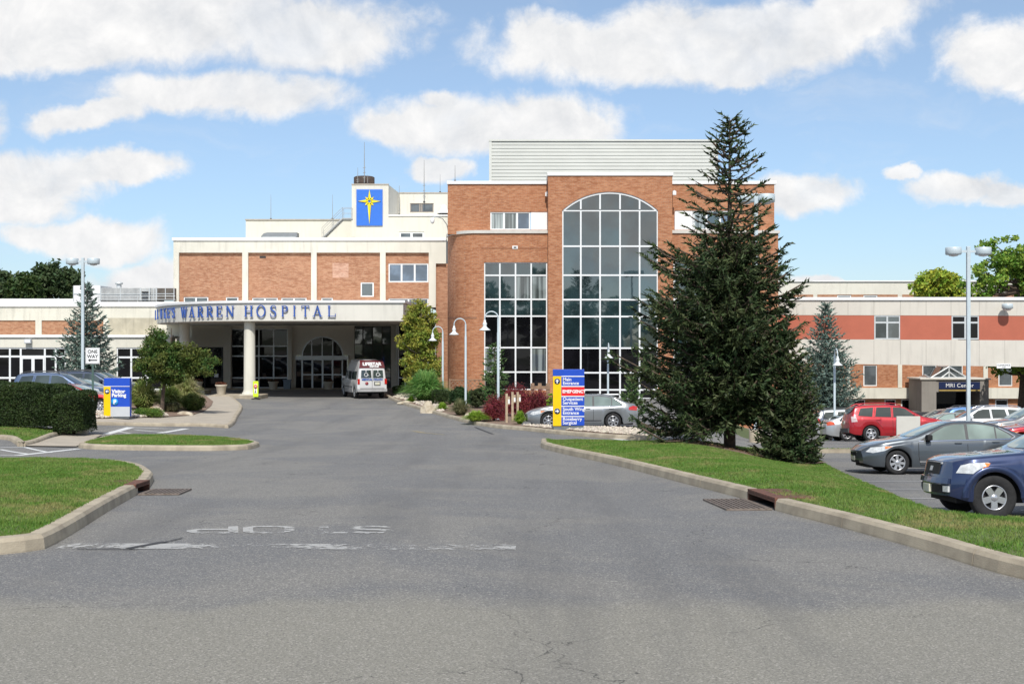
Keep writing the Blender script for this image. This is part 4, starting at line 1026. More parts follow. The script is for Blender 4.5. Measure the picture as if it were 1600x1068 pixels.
t = thing('roof_vent', 'small capped vent pipe on top of the long roof duct', 'vent', (U(186, YV + 1), YV + 1, W(450, YV))); MB().tube([(0, 0, 0), (0, 0, .35)], .2, 14).build('pipe', alu, t); MB().lathe([(0, .36), (.32, .36), (.3, .5), (0, .58)], 14).build('vent_cap', alu, t)
t = thing('pipe_railing', 'low pipe railing before the roof plant on the left wing', 'railing', (U(215, YL2 + 1), YL2 + 1, W(474, YL2)))
m_ = MB()
for z in (.35, .62): m_.tube([(-3.2, 0, z), (3, 0, z)], .025, 6)
m_.build('rail', alu, t); m_ = MB()
for x in (-3.1, -1.5, 0, 1.5, 2.9): m_.tube([(x, 0, -.2), (x, 0, .64)], .025, 6)
m_.build('rail_posts', alu, t)

# ---- right-hand bridge
YB = 95.0
br_ = thing('pedestrian_bridge', 'grey enclosed walkway bridge with a red band crossing to the right', 'bridge', (U(1420, YB), YB, -5.5))
def mkb(mb, n, m): return mk(mb, n, m, br_)
xb0, xb1 = U(1216, YB) + .01, U(1760, YB)
def skew(py, x, k):  # edges sheared at constant depth to follow their slope in the image
    return W(py, YB) - k * (x - xb0) / (U(1600, YB) - xb0)
def slab(mb, x0, x1, pya, ka, pyb, kb_, Y0, Y1):
    V = [(x, y, skew(p, x, k)) for x in (x0, x1) for y in (Y0, Y1) for p, k in ((pyb, kb_), (pya, ka))]
    mb.add(V, [(0, 1, 3, 2), (4, 6, 7, 5), (0, 4, 5, 1), (2, 3, 7, 6), (0, 2, 6, 4), (1, 5, 7, 3)])
b1 = MB(); D = 4.5
slab(b1, xb0, xb1, 469, 0.0, 492, .05, YB, YB + D); slab(b1, xb0, xb1, 529.5, .09, 566.5, .3, YB, YB + D)
mkb(b1, 'cladding', greyw)
b2 = MB(); wx = [(1366, 1406.6), (1486.8, 1529.7), (1650, 1690)]
xs_ = [xb0] + [U(v, YB) for p in wx for v in p] + [xb1]
for a, b in zip(xs_[::2], xs_[1::2]): slab(b2, a, b, 492.1, .051, 529.4, .089, YB + .02, YB + D - .02)
mkb(b2, 'red_band', redband)
mkb(MB().box(xb0, xb1, YB - .12, YB + D + .1, W(469.2, YB), W(464.2, YB), bev=.04), 'roof_edge', whitem)
j = MB()
for v in (1245, 1285, 1325, 1365.5, 1407, 1447, 1486, 1530, 1570, 1612):
    x = U(v, YB); j.box(x - .012, x + .012, YB - .006, YB + .003, W(492, YB), W(469.5, YB)); j.box(x - .012, x + .012, YB - .006, YB + .003, skew(566, x, .3) + .03, W(531.5, YB))
mkb(j, 'panel_joint', mat('joint_grey', (.33, .31, .28), .8))
for a, b in wx: win([a, (a + b) / 2, b], [492.7, 503.7, 530], YB + .03, par=br_, bar=.13, gm_=glassk if a < 1400 else glassd, fm=alu)
t = thing('clearance_sign', 'small white clearance plate at the foot of the bridge side', 'sign', (U(1568, YB), YB - .05, W(567.3, YB) - .2))
MB().box(-.52, .52, 0, .04, -.17, .17, bev=.01).build('plate', white_s, t)
o = text_mesh('CLEARANCE', .17, .004, darkm, 'lettering', t, 'CENTER'); o.location = (0, -.01, .01); o.rotation_euler.x = R(90)
o = text_mesh("12'-8\"", .13, .004, darkm, 'lettering', t, 'CENTER'); o.location = (0, -.01, -.13); o.rotation_euler.x = R(90)
t = thing('wall_light', 'grey rounded floodlight on the upper right of the bridge', 'light', (U(1568, YB), YB, W(479, YB)))
MB().tube([(0, 0, .05), (0, -.45, .05)], .06, 10).build('bracket', pole_m, t); MB().lathe([(0, .22), (.36, .2), (.4, .12), (.4, -.14), (.3, -.2), (0, -.22)], 20, Matrix.Translation((0, -.75, 0))).build('lamp_housing', pole_m, t); MB().lathe([(.28, -.221), (.2, -.3), (0, -.33)], 16, Matrix.Translation((0, -.75, 0))).build('lens', whitem, t)

# ---- rear right building behind the bridge, with the porch
YG = 112.0
rr = thing('clinic_building', 'long low brick and cream clinic building behind the bridge', 'building', (U(1430, YG), YG, -5.8))
def mkg(mb, n, m): return mk(mb, n, m, rr)
xg0, xg1 = U(1190, YG), U(1760, YG)
g1 = MB(); wl = [(1349, 1370.4), (1441, 1463.5), (1482, 1504.5), (1560, 1582), (1630, 1650)]
wall_holes(g1, xg0, xg1, W(606, YG), W(560, YG), YG, [H(a, b, 570, 603, YG) for a, b in wl], .2)
mkg(g1, 'brick_wall', brick)
g2 = MB(); g2.box(xg0, xg1, YG - .4, YG - .001, W(622, YG), W(605.6, YG)); g2.box(xg0, xg1, YG - .12, YG + 6, W(560, YG), W(530, YG))
for a, b in ((1323, 1328), (1402.5, 1409), (1536, 1543), (1596, 1602)): g2.box(U(a, YG), U(b, YG), YG - .1, YG - .002, W(605, YG), W(560, YG) - .001)
mkg(g2, 'cream_band', cream)
for a, b in wl: win([a, b], [570, 603], YG + .06, par=rr, bar=.12, gm_=glassk)
g3 = MB(); wall_holes(g3, xg0, xg1, -6.3, W(622, YG) - .001, YG, [H(a, b, 623.5, 640, YG) for a, b in ((1325, 1352), (1382, 1400), (1408, 1430), (1555, 1575), (1610, 1640))], .2)
mkg(g3, 'lower_wall', MATS['orange_brick'])
for a, b in ((1325, 1352), (1382, 1400), (1408, 1430), (1555, 1575), (1610, 1640)): win([a, b], [623.5, 640], YG + .06, par=rr, bar=.12, gm_=glassd)
g4 = MB(); YK = YG + 25
wall_holes(g4, U(1190, YK), U(1800, YK), W(470, YK), W(439.5, YK), YK, [H(a, b, 461, 470, YK) for a, b in ((1308, 1330), (1349, 1371), (1419, 1440))], .2)
mkg(g4, 'upper_wall', cream2)
g5 = MB()
for a, b in ((1235, 1270.5), (1277, 1402.5), (1409.5, 1530), (1537, 1660)): wall_holes(g5, U(a, YK), U(b, YK), W(470, YK), W(460, YK), YK - .05, [h for h in [H(x, y, 460.5, 470, YK) for x, y in ((1308, 1330), (1349, 1371))] if h[0] > U(a, YK) and h[1] < U(b, YK)], .1)
mkg(g5, 'brick_panel', brick2)
mkg(MB().box(U(1190, YK), U(1800, YK), YK - .15, YK + .3, W(440, YK), W(438, YK)), 'parapet_cap', whitem)
for a, b in ((1308, 1330), (1349, 1371)): win([a, b], [461, 470], YK + .02, par=rr, bar=.15, gm_=glassk)
po = thing('clinic_porch', 'grey concrete entrance porch with a dark blue name sign and glass gable', 'porch', (U(1495, 108), 108, -5.8))
YP = 108.0
def mkp(mb, n, m): return mk(mb, n, m, po)
p1 = MB(); pg = mat('porch_concrete', (.27, .25, .225), .85, var=.12, vs=.8, streak=.4)
p1.box(U(1440, YP), U(1463, YP), YP, YP + 3.5, -6, W(593, YP)); p1.box(U(1531, YP), U(1545, YP), YP, YP + 3.5, -6, W(593, YP)); p1.box(U(1463, YP) + .001, U(1531, YP) - .001, YP + .05, YP + 3.5, W(612, YP), W(594, YP))
mkp(p1, 'portal', pg)
mkp(MB().box(U(1440, YP) - .15, U(1545, YP) + .15, YP - .12, YP + 3.6, W(593, YP) + .002, W(590.5, YP), bev=.03), 'coping', greyw)
mkp(MB().box(U(1463, YP), U(1531, YP), YP + 2.2, YP + 2.3, -6, W(612, YP)), 'doorway', glassd)
sb = mkp(MB().box(U(1467, YP), U(1531, YP), YP - .06, YP + .048, W(607.4, YP), W(596.5, YP), bev=.01), 'name_board', mat('navy_sign', (.008, .018, .075), .4, var=.05))
mkp(MB().box(U(1467, YP), U(1531, YP), YP - .05, YP + .047, W(610.5, YP), W(608.6, YP)), 'gold_strip', mat('gold_strip', (.45, .32, .10), .5))
o = text_mesh('MRI Center', .46, .01, white_s, 'lettering', sb, 'CENTER', 1.08, bold=.0); o.location = (U(1499, YP) , YP - .075, W(604.6, YP)); o.rotation_euler.x = R(90)
gb = MB(); xm = U(1486, YP); gx0, gx1 = U(1457, YP), U(1515, YP); gz0, gz1 = W(590.3, YP), W(573, YP)
for a, b in (((gx0, gz0), (xm, gz1)), ((xm, gz1), (gx1, gz0)), ((gx0, gz0), (gx1, gz0)), ((xm, gz0), (xm, gz1)), ((gx0 + .9, gz0), (xm, gz0 + .5)), ((gx1 - .9, gz0), (xm, gz0 + .5))): gb.tube([(a[0], YP + .5, a[1]), (b[0], YP + .5, b[1])], .07, 6); 
for x, z in ((gx0, gz0), (xm, gz1), (gx1, gz0)): gb.tube([(x, YP + .5, z), (x, YP + 3.4, z)], .06, 6)
go = mkp(gb, 'gable_frame', alu)
gp_ = MB(); gp_.add([(gx0, YP + .52, gz0), (xm, YP + .52, gz1), (gx1, YP + .52, gz0)], [(0, 1, 2)]); gp_.add([(gx0, YP + .52, gz0), (xm, YP + .52, gz1), (xm, YP + 3.4, gz1), (gx0, YP + 3.4, gz0)], [(0, 1, 2, 3)]); gp_.add([(gx1, YP + .52, gz0), (xm, YP + .52, gz1), (xm, YP + 3.4, gz1), (gx1, YP + 3.4, gz0)], [(0, 1, 2, 3)])
gp_.build('pane', glassk, go)
# ------------------------------------------------------------------ vehicles
tyre_m = mat('tyre', (.018, .018, .019), .85, var=.3, vs=20)
rim_m = mat('alloy', (.62, .63, .65), .28, var=.05, metal=.8)
carglass = glass_mat('car_glass', (.030, .040, .038), 1.75, var=.0)
cglass2 = glass_mat('clear_car_glass', (.13, .17, .155), 1.8, var=.0)
under_m = mat('underbody', (.010, .010, .011), .8)
chrome = mat('chrome', (.75, .76, .78), .15, metal=1, var=.02)
lamp_m = mat('headlamp', (.62, .64, .65), .12, var=.25, vs=14, coat=1)
amber_m = mat('amber_lens', (.75, .22, .04), .2, coat=1, var=.1)
tail_m = mat('tail_lens', (.55, .02, .015), .2, coat=1, var=.2, vs=10)
plate_m = mat('number_plate', (.60, .58, .42), .5, col2=(.52, .53, .50), vs=6)
plast = mat('grey_plastic', (.06, .062, .065), .6, var=.15)
def paint(name, col, metal=.45): return mat('paint_' + name, col, .32, var=.04, vs=.8, metal=metal, coat=1)

class Shape:
    def __init__(s, sp):
        s.sp = sp; s.L, s.W = sp['L'], sp['W']
        s.tx, s.tz_ = zip(*sp['top']); s.bx, s.bz = zip(*sp['belt'])
    def top(s, x): return float(np.interp(x, s.tx, s.tz_)) if not s.sp.get('smooth', True) else float(s._sm(x))
    def _sm(s, x):
        # soften the corners of the outline a little
        return sum(np.interp(x + d, s.tx, s.tz_) * w for d, w in ((-.1, .15), (-.05, .22), (0, .26), (.05, .22), (.1, .15)))
    def belt(s, x): return min(float(np.interp(x, s.bx, s.bz)), s.top(x) - .05)
    def hw(s, x):
        sp = s.sp; w = s.W / 2; a = sp.get('fr', .55); b = sp.get('rr', .5); fa = sp.get('fk', .26); fb = sp.get('rk', .2)
        if x < a: w *= 1 - fa * (1 - x / a) ** 2.6
        if x > s.L - b: w *= 1 - fb * (1 - (s.L - x) / b) ** 2.6
        return w
    def low(s, x):
        sp = s.sp; z = float(np.interp(x, [0, .25, .8, s.L - .8, s.L - .2, s.L], [sp['sill'] + .1, sp['sill'] + .02, sp['sill'], sp['sill'], sp['sill'] + .06, sp['sill'] + .14]))
        r = sp['wr'] + sp.get('arch', .06)
        for xw in sp['wheels']:
            d = abs(x - xw)
            if d < r: z = max(z, sp['wr'] + math.sqrt(r * r - d * d) * .98)
        return z
    def section(s, x):
        zt, zb, zl, w = s.top(x), s.belt(x), s.low(x), s.hw(x); g = max(0, zt - zb); tum = s.sp.get('tumble', .36)
        rr_ = s.sp.get('rr_r', .10); c = min(rr_, g * .5); ci = s.sp.get('roof_in', .16) * min(1, g / .35)
        zl = min(zl, zb - .06); hgt = zb - zl
        base = [(w - .035, zl), (w - .008, zl + hgt * .12), (w, zl + hgt * .45), (w - .008, zl + hgt * .72), (w - .03, zb - .035), (w - .055, zb)]
        yr = w - .06 - tum * max(0, g - c)
        ups = [(w - .055 - tum * (g - c) * .5 - .004, zb + (g - c) * .5), (yr, zt - c), (yr - c * .35, zt - c * .35), (yr - c * 1.1 - ci * .3, zt - c * .08), (yr * .5, zt), (0, zt + .01)]
        # bonnet: crown from the shoulder to the middle
        return base + ups
    def side_y(s, x, z):
        sec = s.section(x); k = max(i for i in range(len(sec)) if i <= 8); ys, zs = [p[0] for p in sec[:9]], [p[1] for p in sec[:9]]
        return float(np.interp(z, zs, ys))
    def top_z(s, x, y):
        sec = s.section(x)[5:][::-1]; return float(np.interp(abs(y), [p[0] for p in sec], [p[1] for p in sec]))
    def body(s):
        xs = set(np.linspace(0, s.L, int(s.L / .09)).tolist()) | {.02, .05, s.L - .02, s.L - .05}
        r = s.sp['wr'] + s.sp.get('arch', .06)
        for xw in s.sp['wheels']:
            for a in np.linspace(-1, 1, 23): xs.add(xw + r * math.sin(a * math.pi / 2))
        for x in s.tx: xs |= {x - .03, x + .03}
        xs = sorted(x for x in xs if 0 <= x <= s.L); xs = [x for i, x in enumerate(xs) if i == 0 or x - xs[i - 1] > .004]
        mb = MB(); V = []; rings = []
        for x in xs:
            sec = s.section(x); full = [(y, z) for y, z in sec] + [(-y, z) for y, z in sec[:-1][::-1]]
            rings.append(full); V += [(s.X(x, y, z), y, z) for y, z in full]
        m = len(rings[0]); Fc = [(i * m + k, i * m + k + 1, (i + 1) * m + k + 1, (i + 1) * m + k) for i in range(len(xs) - 1) for k in range(m - 1)]
        mb.add(V, Fc, smooth=True)
        # closing faces: strips across, bowed like the bumpers
        for x, sec in ((xs[0], rings[0]), (xs[-1], rings[-1])):
            h_ = sec[:m // 2 + 1]; V2 = [(s.X(x, y * k / 5, z), y * k / 5, z) for y, z in h_ for k in range(-5, 6)]
            mb.add(V2, [(i * 11 + k, i * 11 + k + 1, i * 11 + k + 12, i * 11 + k + 11) for i in range(len(h_) - 1) for k in range(10)], smooth=True)
        return mb
    def X(s, x, y, z=.5):
        """both ends are bowed in plan: the corners lie behind the middle of the bumper"""
        q = (abs(y) / (s.W / 2)) ** 2; x = x + s.sp.get('lean', .3) * max(0, z - .62) * max(0, 1 - x / .5) + .25 * max(0, .42 - z) * max(0, 1 - x / .5); b1 = s.sp.get('bow', .2); b2 = s.sp.get('bow_r', .10)
        return s.L / 2 - x - b1 * q * max(0, 1 - x / .9) ** 1.5 + b2 * q * max(0, 1 - (s.L - x) / .8) ** 1.5
    def end_part(s, front, y0, y1, z0, z1, d):
        mb = MB(); n = 8; x = 0 if front else s.L; sg = 1 if front else -1; V = []
        for i in range(n + 1):
            y = y0 + (y1 - y0) * i / n; Xa, Xb = s.X(x, y, z0), s.X(x, y, z1)
            V += [(Xa + sg * d, y, z0), (Xb + sg * d, y, z1), (Xb - sg * .06, y, z1), (Xa - sg * .06, y, z0)]
        mb.add(V, [(i * 4 + k, i * 4 + (k + 1) % 4, i * 4 + 4 + (k + 1) % 4, i * 4 + 4 + k) for i in range(n) for k in range(4)] + [(0, 1, 2, 3), (n * 4, n * 4 + 1, n * 4 + 2, n * 4 + 3)]); return mb
    def patch(s, poly, side, off=.006, step=.09):
        """a panel lying on the flank: poly in (x from the nose, z)"""
        poly = [Vector(p) for p in poly]; pts = []
        for a, b in zip(poly, poly[1:] + poly[:1]):
            k = max(1, int((b - a).length / .08)); pts += [a.lerp(b, i / k) for i in range(k)]
        if poly_area(pts) < 0: pts = pts[::-1]
        Q = np.array([tuple(p) for p in pts]); lo, hi = Q.min(0), Q.max(0)
        gx, gz = np.meshgrid(np.arange(lo[0] + step / 2, hi[0], step), np.arange(lo[1] + step / 2, hi[1], step)); q = np.stack([gx.ravel(), gz.ravel()], 1)
        if len(q): q = q[inside(q, Q)]
        if len(q): q = q[np.min(np.linalg.norm(q[:, None] - Q[None], axis=2), 1) > step * .4]
        n = len(pts); r = delaunay_2d_cdt(pts + [Vector(a) for a in q], [(i, (i + 1) % n) for i in range(n)], [list(range(n))], 1, 1e-6)
        mb = MB(); mb.add([(s.X(v.x, s.side_y(min(max(v.x, .0), s.L), v.y), v.y) + (off if v.x < .5 else 0), side * (s.side_y(min(max(v.x, .0), s.L), v.y) + off), v.y) for v in r[0]], [tuple(f) for f in r[2]], smooth=True); return mb
    def top_patch(s, xa, xb, marg=.05, off=.008, n=12, curve=.0):
        mb = MB(); m = 12; V = []
        for i in range(n + 1):
            for k in range(m + 1):
                v = -1 + 2 * k / m; x = xa + (xb - xa) * i / n + curve * v * v; yr = s.section(x)[8][0] - marg; y = v * yr
                V.append((s.L / 2 - x, y, s.top_z(x, y) + off))
        mb.add(V, [(i * (m + 1) + k, i * (m + 1) + k + 1, (i + 1) * (m + 1) + k + 1, (i + 1) * (m + 1) + k) for i in range(n) for k in range(m)], smooth=True); return mb

def wheel(par, X, side, y, r, spokes, wid=.22, steel=False, rimr=.66):
    """axis along y; outer face towards side"""
    M = Matrix.Translation((X, y, r)) @ Matrix.Rotation(-side * math.pi / 2, 4, 'X')
    R_ = r * rimr
    t = MB(); t.lathe([(R_ * .98, -wid), (r * .93, -wid), (r, -wid + .03), (r, -.03), (r * .96, -.004), (r * .85, .006), (R_ * 1.04, -.002), (R_ * .99, -.02), (R_ * .95, -wid * .7)], 36, M)
    wo = thing_part('wheel', par); o = t.build('tyre', tyre_m, wo)
    m = MB(); m.lathe([(R_ * 1.0, -.012), (R_ * .97, .0), (R_ * .90, -.004), (R_ * .88, -.03), (R_ * .86, -wid * .6)], 36, M)
    for i in range(spokes):
        a = i * 2 * math.pi / spokes + .3; ca, sa = math.cos(a), math.sin(a); w0, w1 = (.030, .052) if spokes > 5 else (.045, .062)
        w0 *= r / .33; w1 *= r / .33
        q = lambda rad, w: (rad * ca - w * sa, rad * sa + w * ca)
        P8 = [(*q(.04, w0), -.012), (*q(.04, -w0), -.012), (*q(R_ * .93, -w1 * .75), -.006), (*q(R_ * .93, w1 * .75), -.006)]
        P8b = [(a_[0], a_[1], -.045) for a_ in P8]
        m.add(P8 + P8b, [(0, 1, 2, 3), (7, 6, 5, 4), (0, 4, 5, 1), (1, 5, 6, 2), (2, 6, 7, 3), (3, 7, 4, 0)], M)
    m.lathe([(0, .006), (.035, .004), (.06, -.008), (.075, -.03)], 18, M); m.build('rim', rim_m, wo)
    b = MB(); b.lathe([(R_ * .88, -.07), (0, -.07)], 24, M); b.build('backing_disc', under_m, wo)  # near-black backing disc fills the gaps between the spokes
    return wo
def thing_part(name, par):
    o = bpy.data.objects.new(name, None); C.objects.link(o); o.parent = par; return o

def car(name, label, sp, loc, heading, color, group='cars parked in the hospital lots', cat='car', zoff=0):
    """loc: middle of the car; heading in degrees, 0 = nose towards +X"""
    h = R(heading); s = Shape(sp); L = s.L
    def gz(dx, dy): return tz(loc[0] + dx * math.cos(h) - dy * math.sin(h), loc[1] + dx * math.sin(h) + dy * math.cos(h))
    x1, x2 = L / 2 - sp['wheels'][0], L / 2 - sp['wheels'][1]
    za, zb_ = (gz(x1, 0), gz(x2, 0)); pitch = math.atan2(za - zb_, x1 - x2); roll = math.atan2(gz(0, .8) - gz(0, -.8), 1.6)
    t = thing(name, label, cat, (loc[0], loc[1], (za + zb_) / 2 + zoff + .006), 0, group); t.rotation_euler = (roll, -pitch, h)
    body = s.body().build('body', color, t)
    ub = MB(); zt_ = min(s.belt(x) for x in np.linspace(.5, L - .5, 12)) - .12
    ub.box(-L / 2 + .25, L / 2 - .25, -s.W / 2 + .27, s.W / 2 - .27, sp['sill'] - .02, zt_); ub.build('underbody', under_m, t)
    gm2 = sp.get('glass', carglass)
    for side in (1, -1):
        if sp.get('pillar'): s.patch(sp['pillar'], side, .004).build('window_surround', sp.get('pillar_m', plast), t)
        for wi, w in enumerate(sp['win']):
            s.patch(w, side, .009).build('side_window', gm2 if wi < 1 or not sp.get('rear_dark') else MATS['car_glass'], t)
        if sp.get('trim'):
            mb = MB(); pts = sp['trim']
            for (xa, z_a), (xb, z_b) in zip(pts, pts[1:]):
                k = max(1, int(abs(xb - xa) / .15))
                for i in range(k):
                    u0, u1 = i / k, (i + 1) / k; q = []
                    for u, dz_ in ((u0, 0), (u1, 0), (u1, .028), (u0, .028)):
                        x = xa + (xb - xa) * u; z = z_a + (z_b - z_a) * u
                        if abs(xb - xa) < abs(z_b - z_a) * 1.2: q.append((L / 2 - x + dz_, side * (s.side_y(x, z) + .013), z))
                        else: q.append((L / 2 - x, side * (s.side_y(x, z + dz_) + .013), z + dz_))
                    mb.add(q, [(0, 1, 2, 3)])
            mb.build('window_trim', sp.get('trim_m', chrome), t)
        mb = MB()
        for pts in sp.get('gaps', []):
            for (xa, z_a), (xb, z_b) in zip(pts, pts[1:]):
                k = max(1, int(math.hypot(xb - xa, z_b - z_a) / .12)); d = Vector((xb - xa, z_b - z_a)).normalized() * .007
                for i in range(k):
                    q = []
                    for u, e in ((i / k, 1), ((i + 1) / k, 1), ((i + 1) / k, -1), (i / k, -1)):
                        x = xa + (xb - xa) * u + d.y * e; z = z_a + (z_b - z_a) * u - d.x * e; q.append((L / 2 - x, side * (s.side_y(x, z) + .003), z))
                    mb.add(q, [(0, 1, 2, 3)])
        if mb.v: mb.build('door_gap', under_m, t)
        for hx, hz in sp.get('handles', []):
            yy = s.side_y(hx, hz); MB().box(L / 2 - hx - .1, L / 2 - hx + .1, side * (yy - .005), side * (yy + .035), hz - .014, hz + .014, bev=.012).build('door_handle', sp.get('handle_m', color), t)
        if sp.get('molding'):
            a, b, z = sp['molding']; mb = s.patch([(a, z), (b, z), (b, z + .05), (a, z + .05)], side, .014); mb.build('side_molding', sp.get('mold_m', chrome), t)
        if sp.get('cladding'):
            zc = sp['cladding']; wl_ = sp['wheels']; ra = sp['wr'] + .07
            for a, b in ((.02, wl_[0] - ra), (wl_[0] + ra, wl_[1] - ra), (wl_[1] + ra, L - .02)):
                if b > a: s.patch([(a, sp['sill'] + .12), (b, sp['sill'] + .12), (b, zc), (a, zc)], side, .01).build('cladding', sp.get('clad_m', plast), t)
        if sp.get('flare'):
            for xw in sp['wheels']:
                mb = MB(); r0, r1 = sp['wr'] + .055, sp['wr'] + .055 + sp['flare']; n = 20; V = []
                for i in range(n + 1):
                    a = math.pi * i / n - 0.0
                    for rad, o_ in ((r0, .02), (r0, .045), (r1 - .02, .035), (r1, .004)):
                        x = xw - rad * math.cos(a); z = sp['wr'] + rad * math.sin(a) * 1.0; z = max(z, sp['sill']); xq = min(max(x, .01), L - .01)
                        V.append((L / 2 - x, side * (s.side_y(xq, max(z, s.low(xq) + .01)) + o_), z))
                mb.add(V, [(i * 4 + k, i * 4 + k + 1, i * 4 + k + 5, i * 4 + k + 4) for i in range(n) for k in range(3)], smooth=True); mb.build('wheel_arch', sp.get('flare_m', color), t)
        if sp.get('mirror'):
            mx, mz = sp['mirror']; yy = s.side_y(mx, mz); M = Matrix.Translation((L / 2 - mx, side * (yy + .12), mz + .03))
            mb = MB(); mb.box(-.08, .07, -.13, .1, -.07, .09, M, bev=.04); mb.box(-.03, .03, -.16, -.08, -.08, -.02, M); mb.build('wing_mirror', sp.get('mirror_m', color), t)
        if sp.get('head'): s.patch(sp['head'], side, .008, .05).build('headlight', lamp_m, t)
        if sp.get('amber'): s.patch(sp['amber'], side, .014, .05).build('indicator', amber_m, t)
        if sp.get('tail'): s.patch(sp['tail'], side, .010, .05).build('taillight', sp.get('tail_m', tail_m), t)
        if sp.get('rail'):
            a, b = sp['rail']; pts = [(L / 2 - x, side * (s.section(x)[8][0] - .06), s.top(x) + .02 + (.05 if a + .1 < x < b - .1 else -.02)) for x in np.linspace(a, b, 10)]
            MB().tube(pts, .02, 8).build('roof_rail', sp.get('rail_m', plast), t)
    if sp.get('ws'): s.top_patch(*sp['ws'], curve=sp.get('wsc', .12)).build('windscreen', sp.get('ws_m', gm2), t)
    if sp.get('rw'): s.top_patch(*sp['rw'], curve=-sp.get('wsc', .12)).build('rear_window', gm2, t)
    w0, w1 = s.hw(0), s.hw(L)
    for part in sp.get('front', []):
        nm, y0, y1, z0, z1, d, mm = part
        s.end_part(True, y0, y1, z0, z1, d).build(nm, mm, t)
    for part in sp.get('back', []):
        nm, y0, y1, z0, z1, d, mm = part
        s.end_part(False, y0, y1, z0, z1, d).build(nm, mm, t)
    for xw in sp['wheels']:
        for side in (1, -1):
            wheel(t, L / 2 - xw, side, side * (s.W / 2 - .035), sp['wr'], sp['spokes'], rimr=sp.get('rimr', .66))
    return t

def sedan(L=4.94, W=1.85, H=1.475, **k):
    a = L / 4.94; hh = H / 1.475; X = lambda *p: [(x * a, z * hh) for x, z in p]
    sp = dict(L=L, W=W, wr=.33, sill=.2, spokes=7, wheels=(1.0 * a, 3.8 * a), fk=.30, fr=.8, rr=.7, rk=.24,
        top=X((0, .60), (.06, .72), (.2, .79), (.7, .90), (1.3, .985), (1.42, 1.0), (1.8, 1.18), (2.3, 1.385), (2.6, 1.455), (3.0, 1.475), (3.5, 1.45), (3.9, 1.36), (4.3, 1.18), (4.5, 1.095), (4.82, 1.06), (4.9, .98), (4.94, .72)),
        belt=X((0, .58), (.2, .74), (1.2, .90), (2, .93), (3.2, .965), (4.3, 1.01), (4.9, .95)),
        win=[X((1.75, .945), (2.9, .965), (2.9, 1.385), (2.62, 1.375), (2.35, 1.315), (2.05, 1.16)), X((2.98, .97), (3.72, .985), (3.72, 1.31), (3.5, 1.355), (3.2, 1.385), (2.98, 1.385)), X((3.76, .99), (4.12, 1.0), (4.17, 1.04), (4.05, 1.14), (3.76, 1.30))],
        pillar=X((1.62, .925), (4.2, .985), (4.25, 1.03), (4.05, 1.175), (3.7, 1.345), (3.3, 1.415), (2.6, 1.40), (2.3, 1.335), (1.95, 1.15)),
        trim=X((1.6, .905), (2.9, .935), (4.15, .97), (4.27, 1.03), (4.12, 1.14), (3.85, 1.28)),
        gaps=[X((1.62, .28), (1.58, .5), (1.58, .88)), X((2.94, .24), (2.94, .94)), X((3.62, .62), (3.9, .75), (4.0, .96)), X((1.62, .26), (3.45, .26))],
        handles=X((2.68, .87), (3.72, .9)), mirror=(1.85 * a, .98 * hh), mirror_m=under_m,
        molding=(1.6 * a, 3.3 * a, .33), ws=(1.45 * a, 2.3 * a), rw=(3.75 * a, 4.45 * a),
        head=X((.08, .62), (.25, .59), (.62, .66), (.86, .77), (.60, .78), (.2, .74)), amber=X((.62, .70), (.8, .755), (.84, .775), (.62, .775)),
        tail=X((4.5, .82), (4.9, .78), (4.92, .95), (4.72, .99), (4.52, .93)),
        front=[('grille', -.30, .30, .50, .585, .006, under_m), ('grille_bar', -.30, .30, .585, .605, .012, chrome), ('air_intake', -.42, .42, .30, .38, .004, under_m), ('number_plate', -.16, .16, .36, .48, .012, plate_m)],
        back=[('number_plate', -.16, .16, .72, .86, .01, plate_m)])
    sp.update(k); return sp
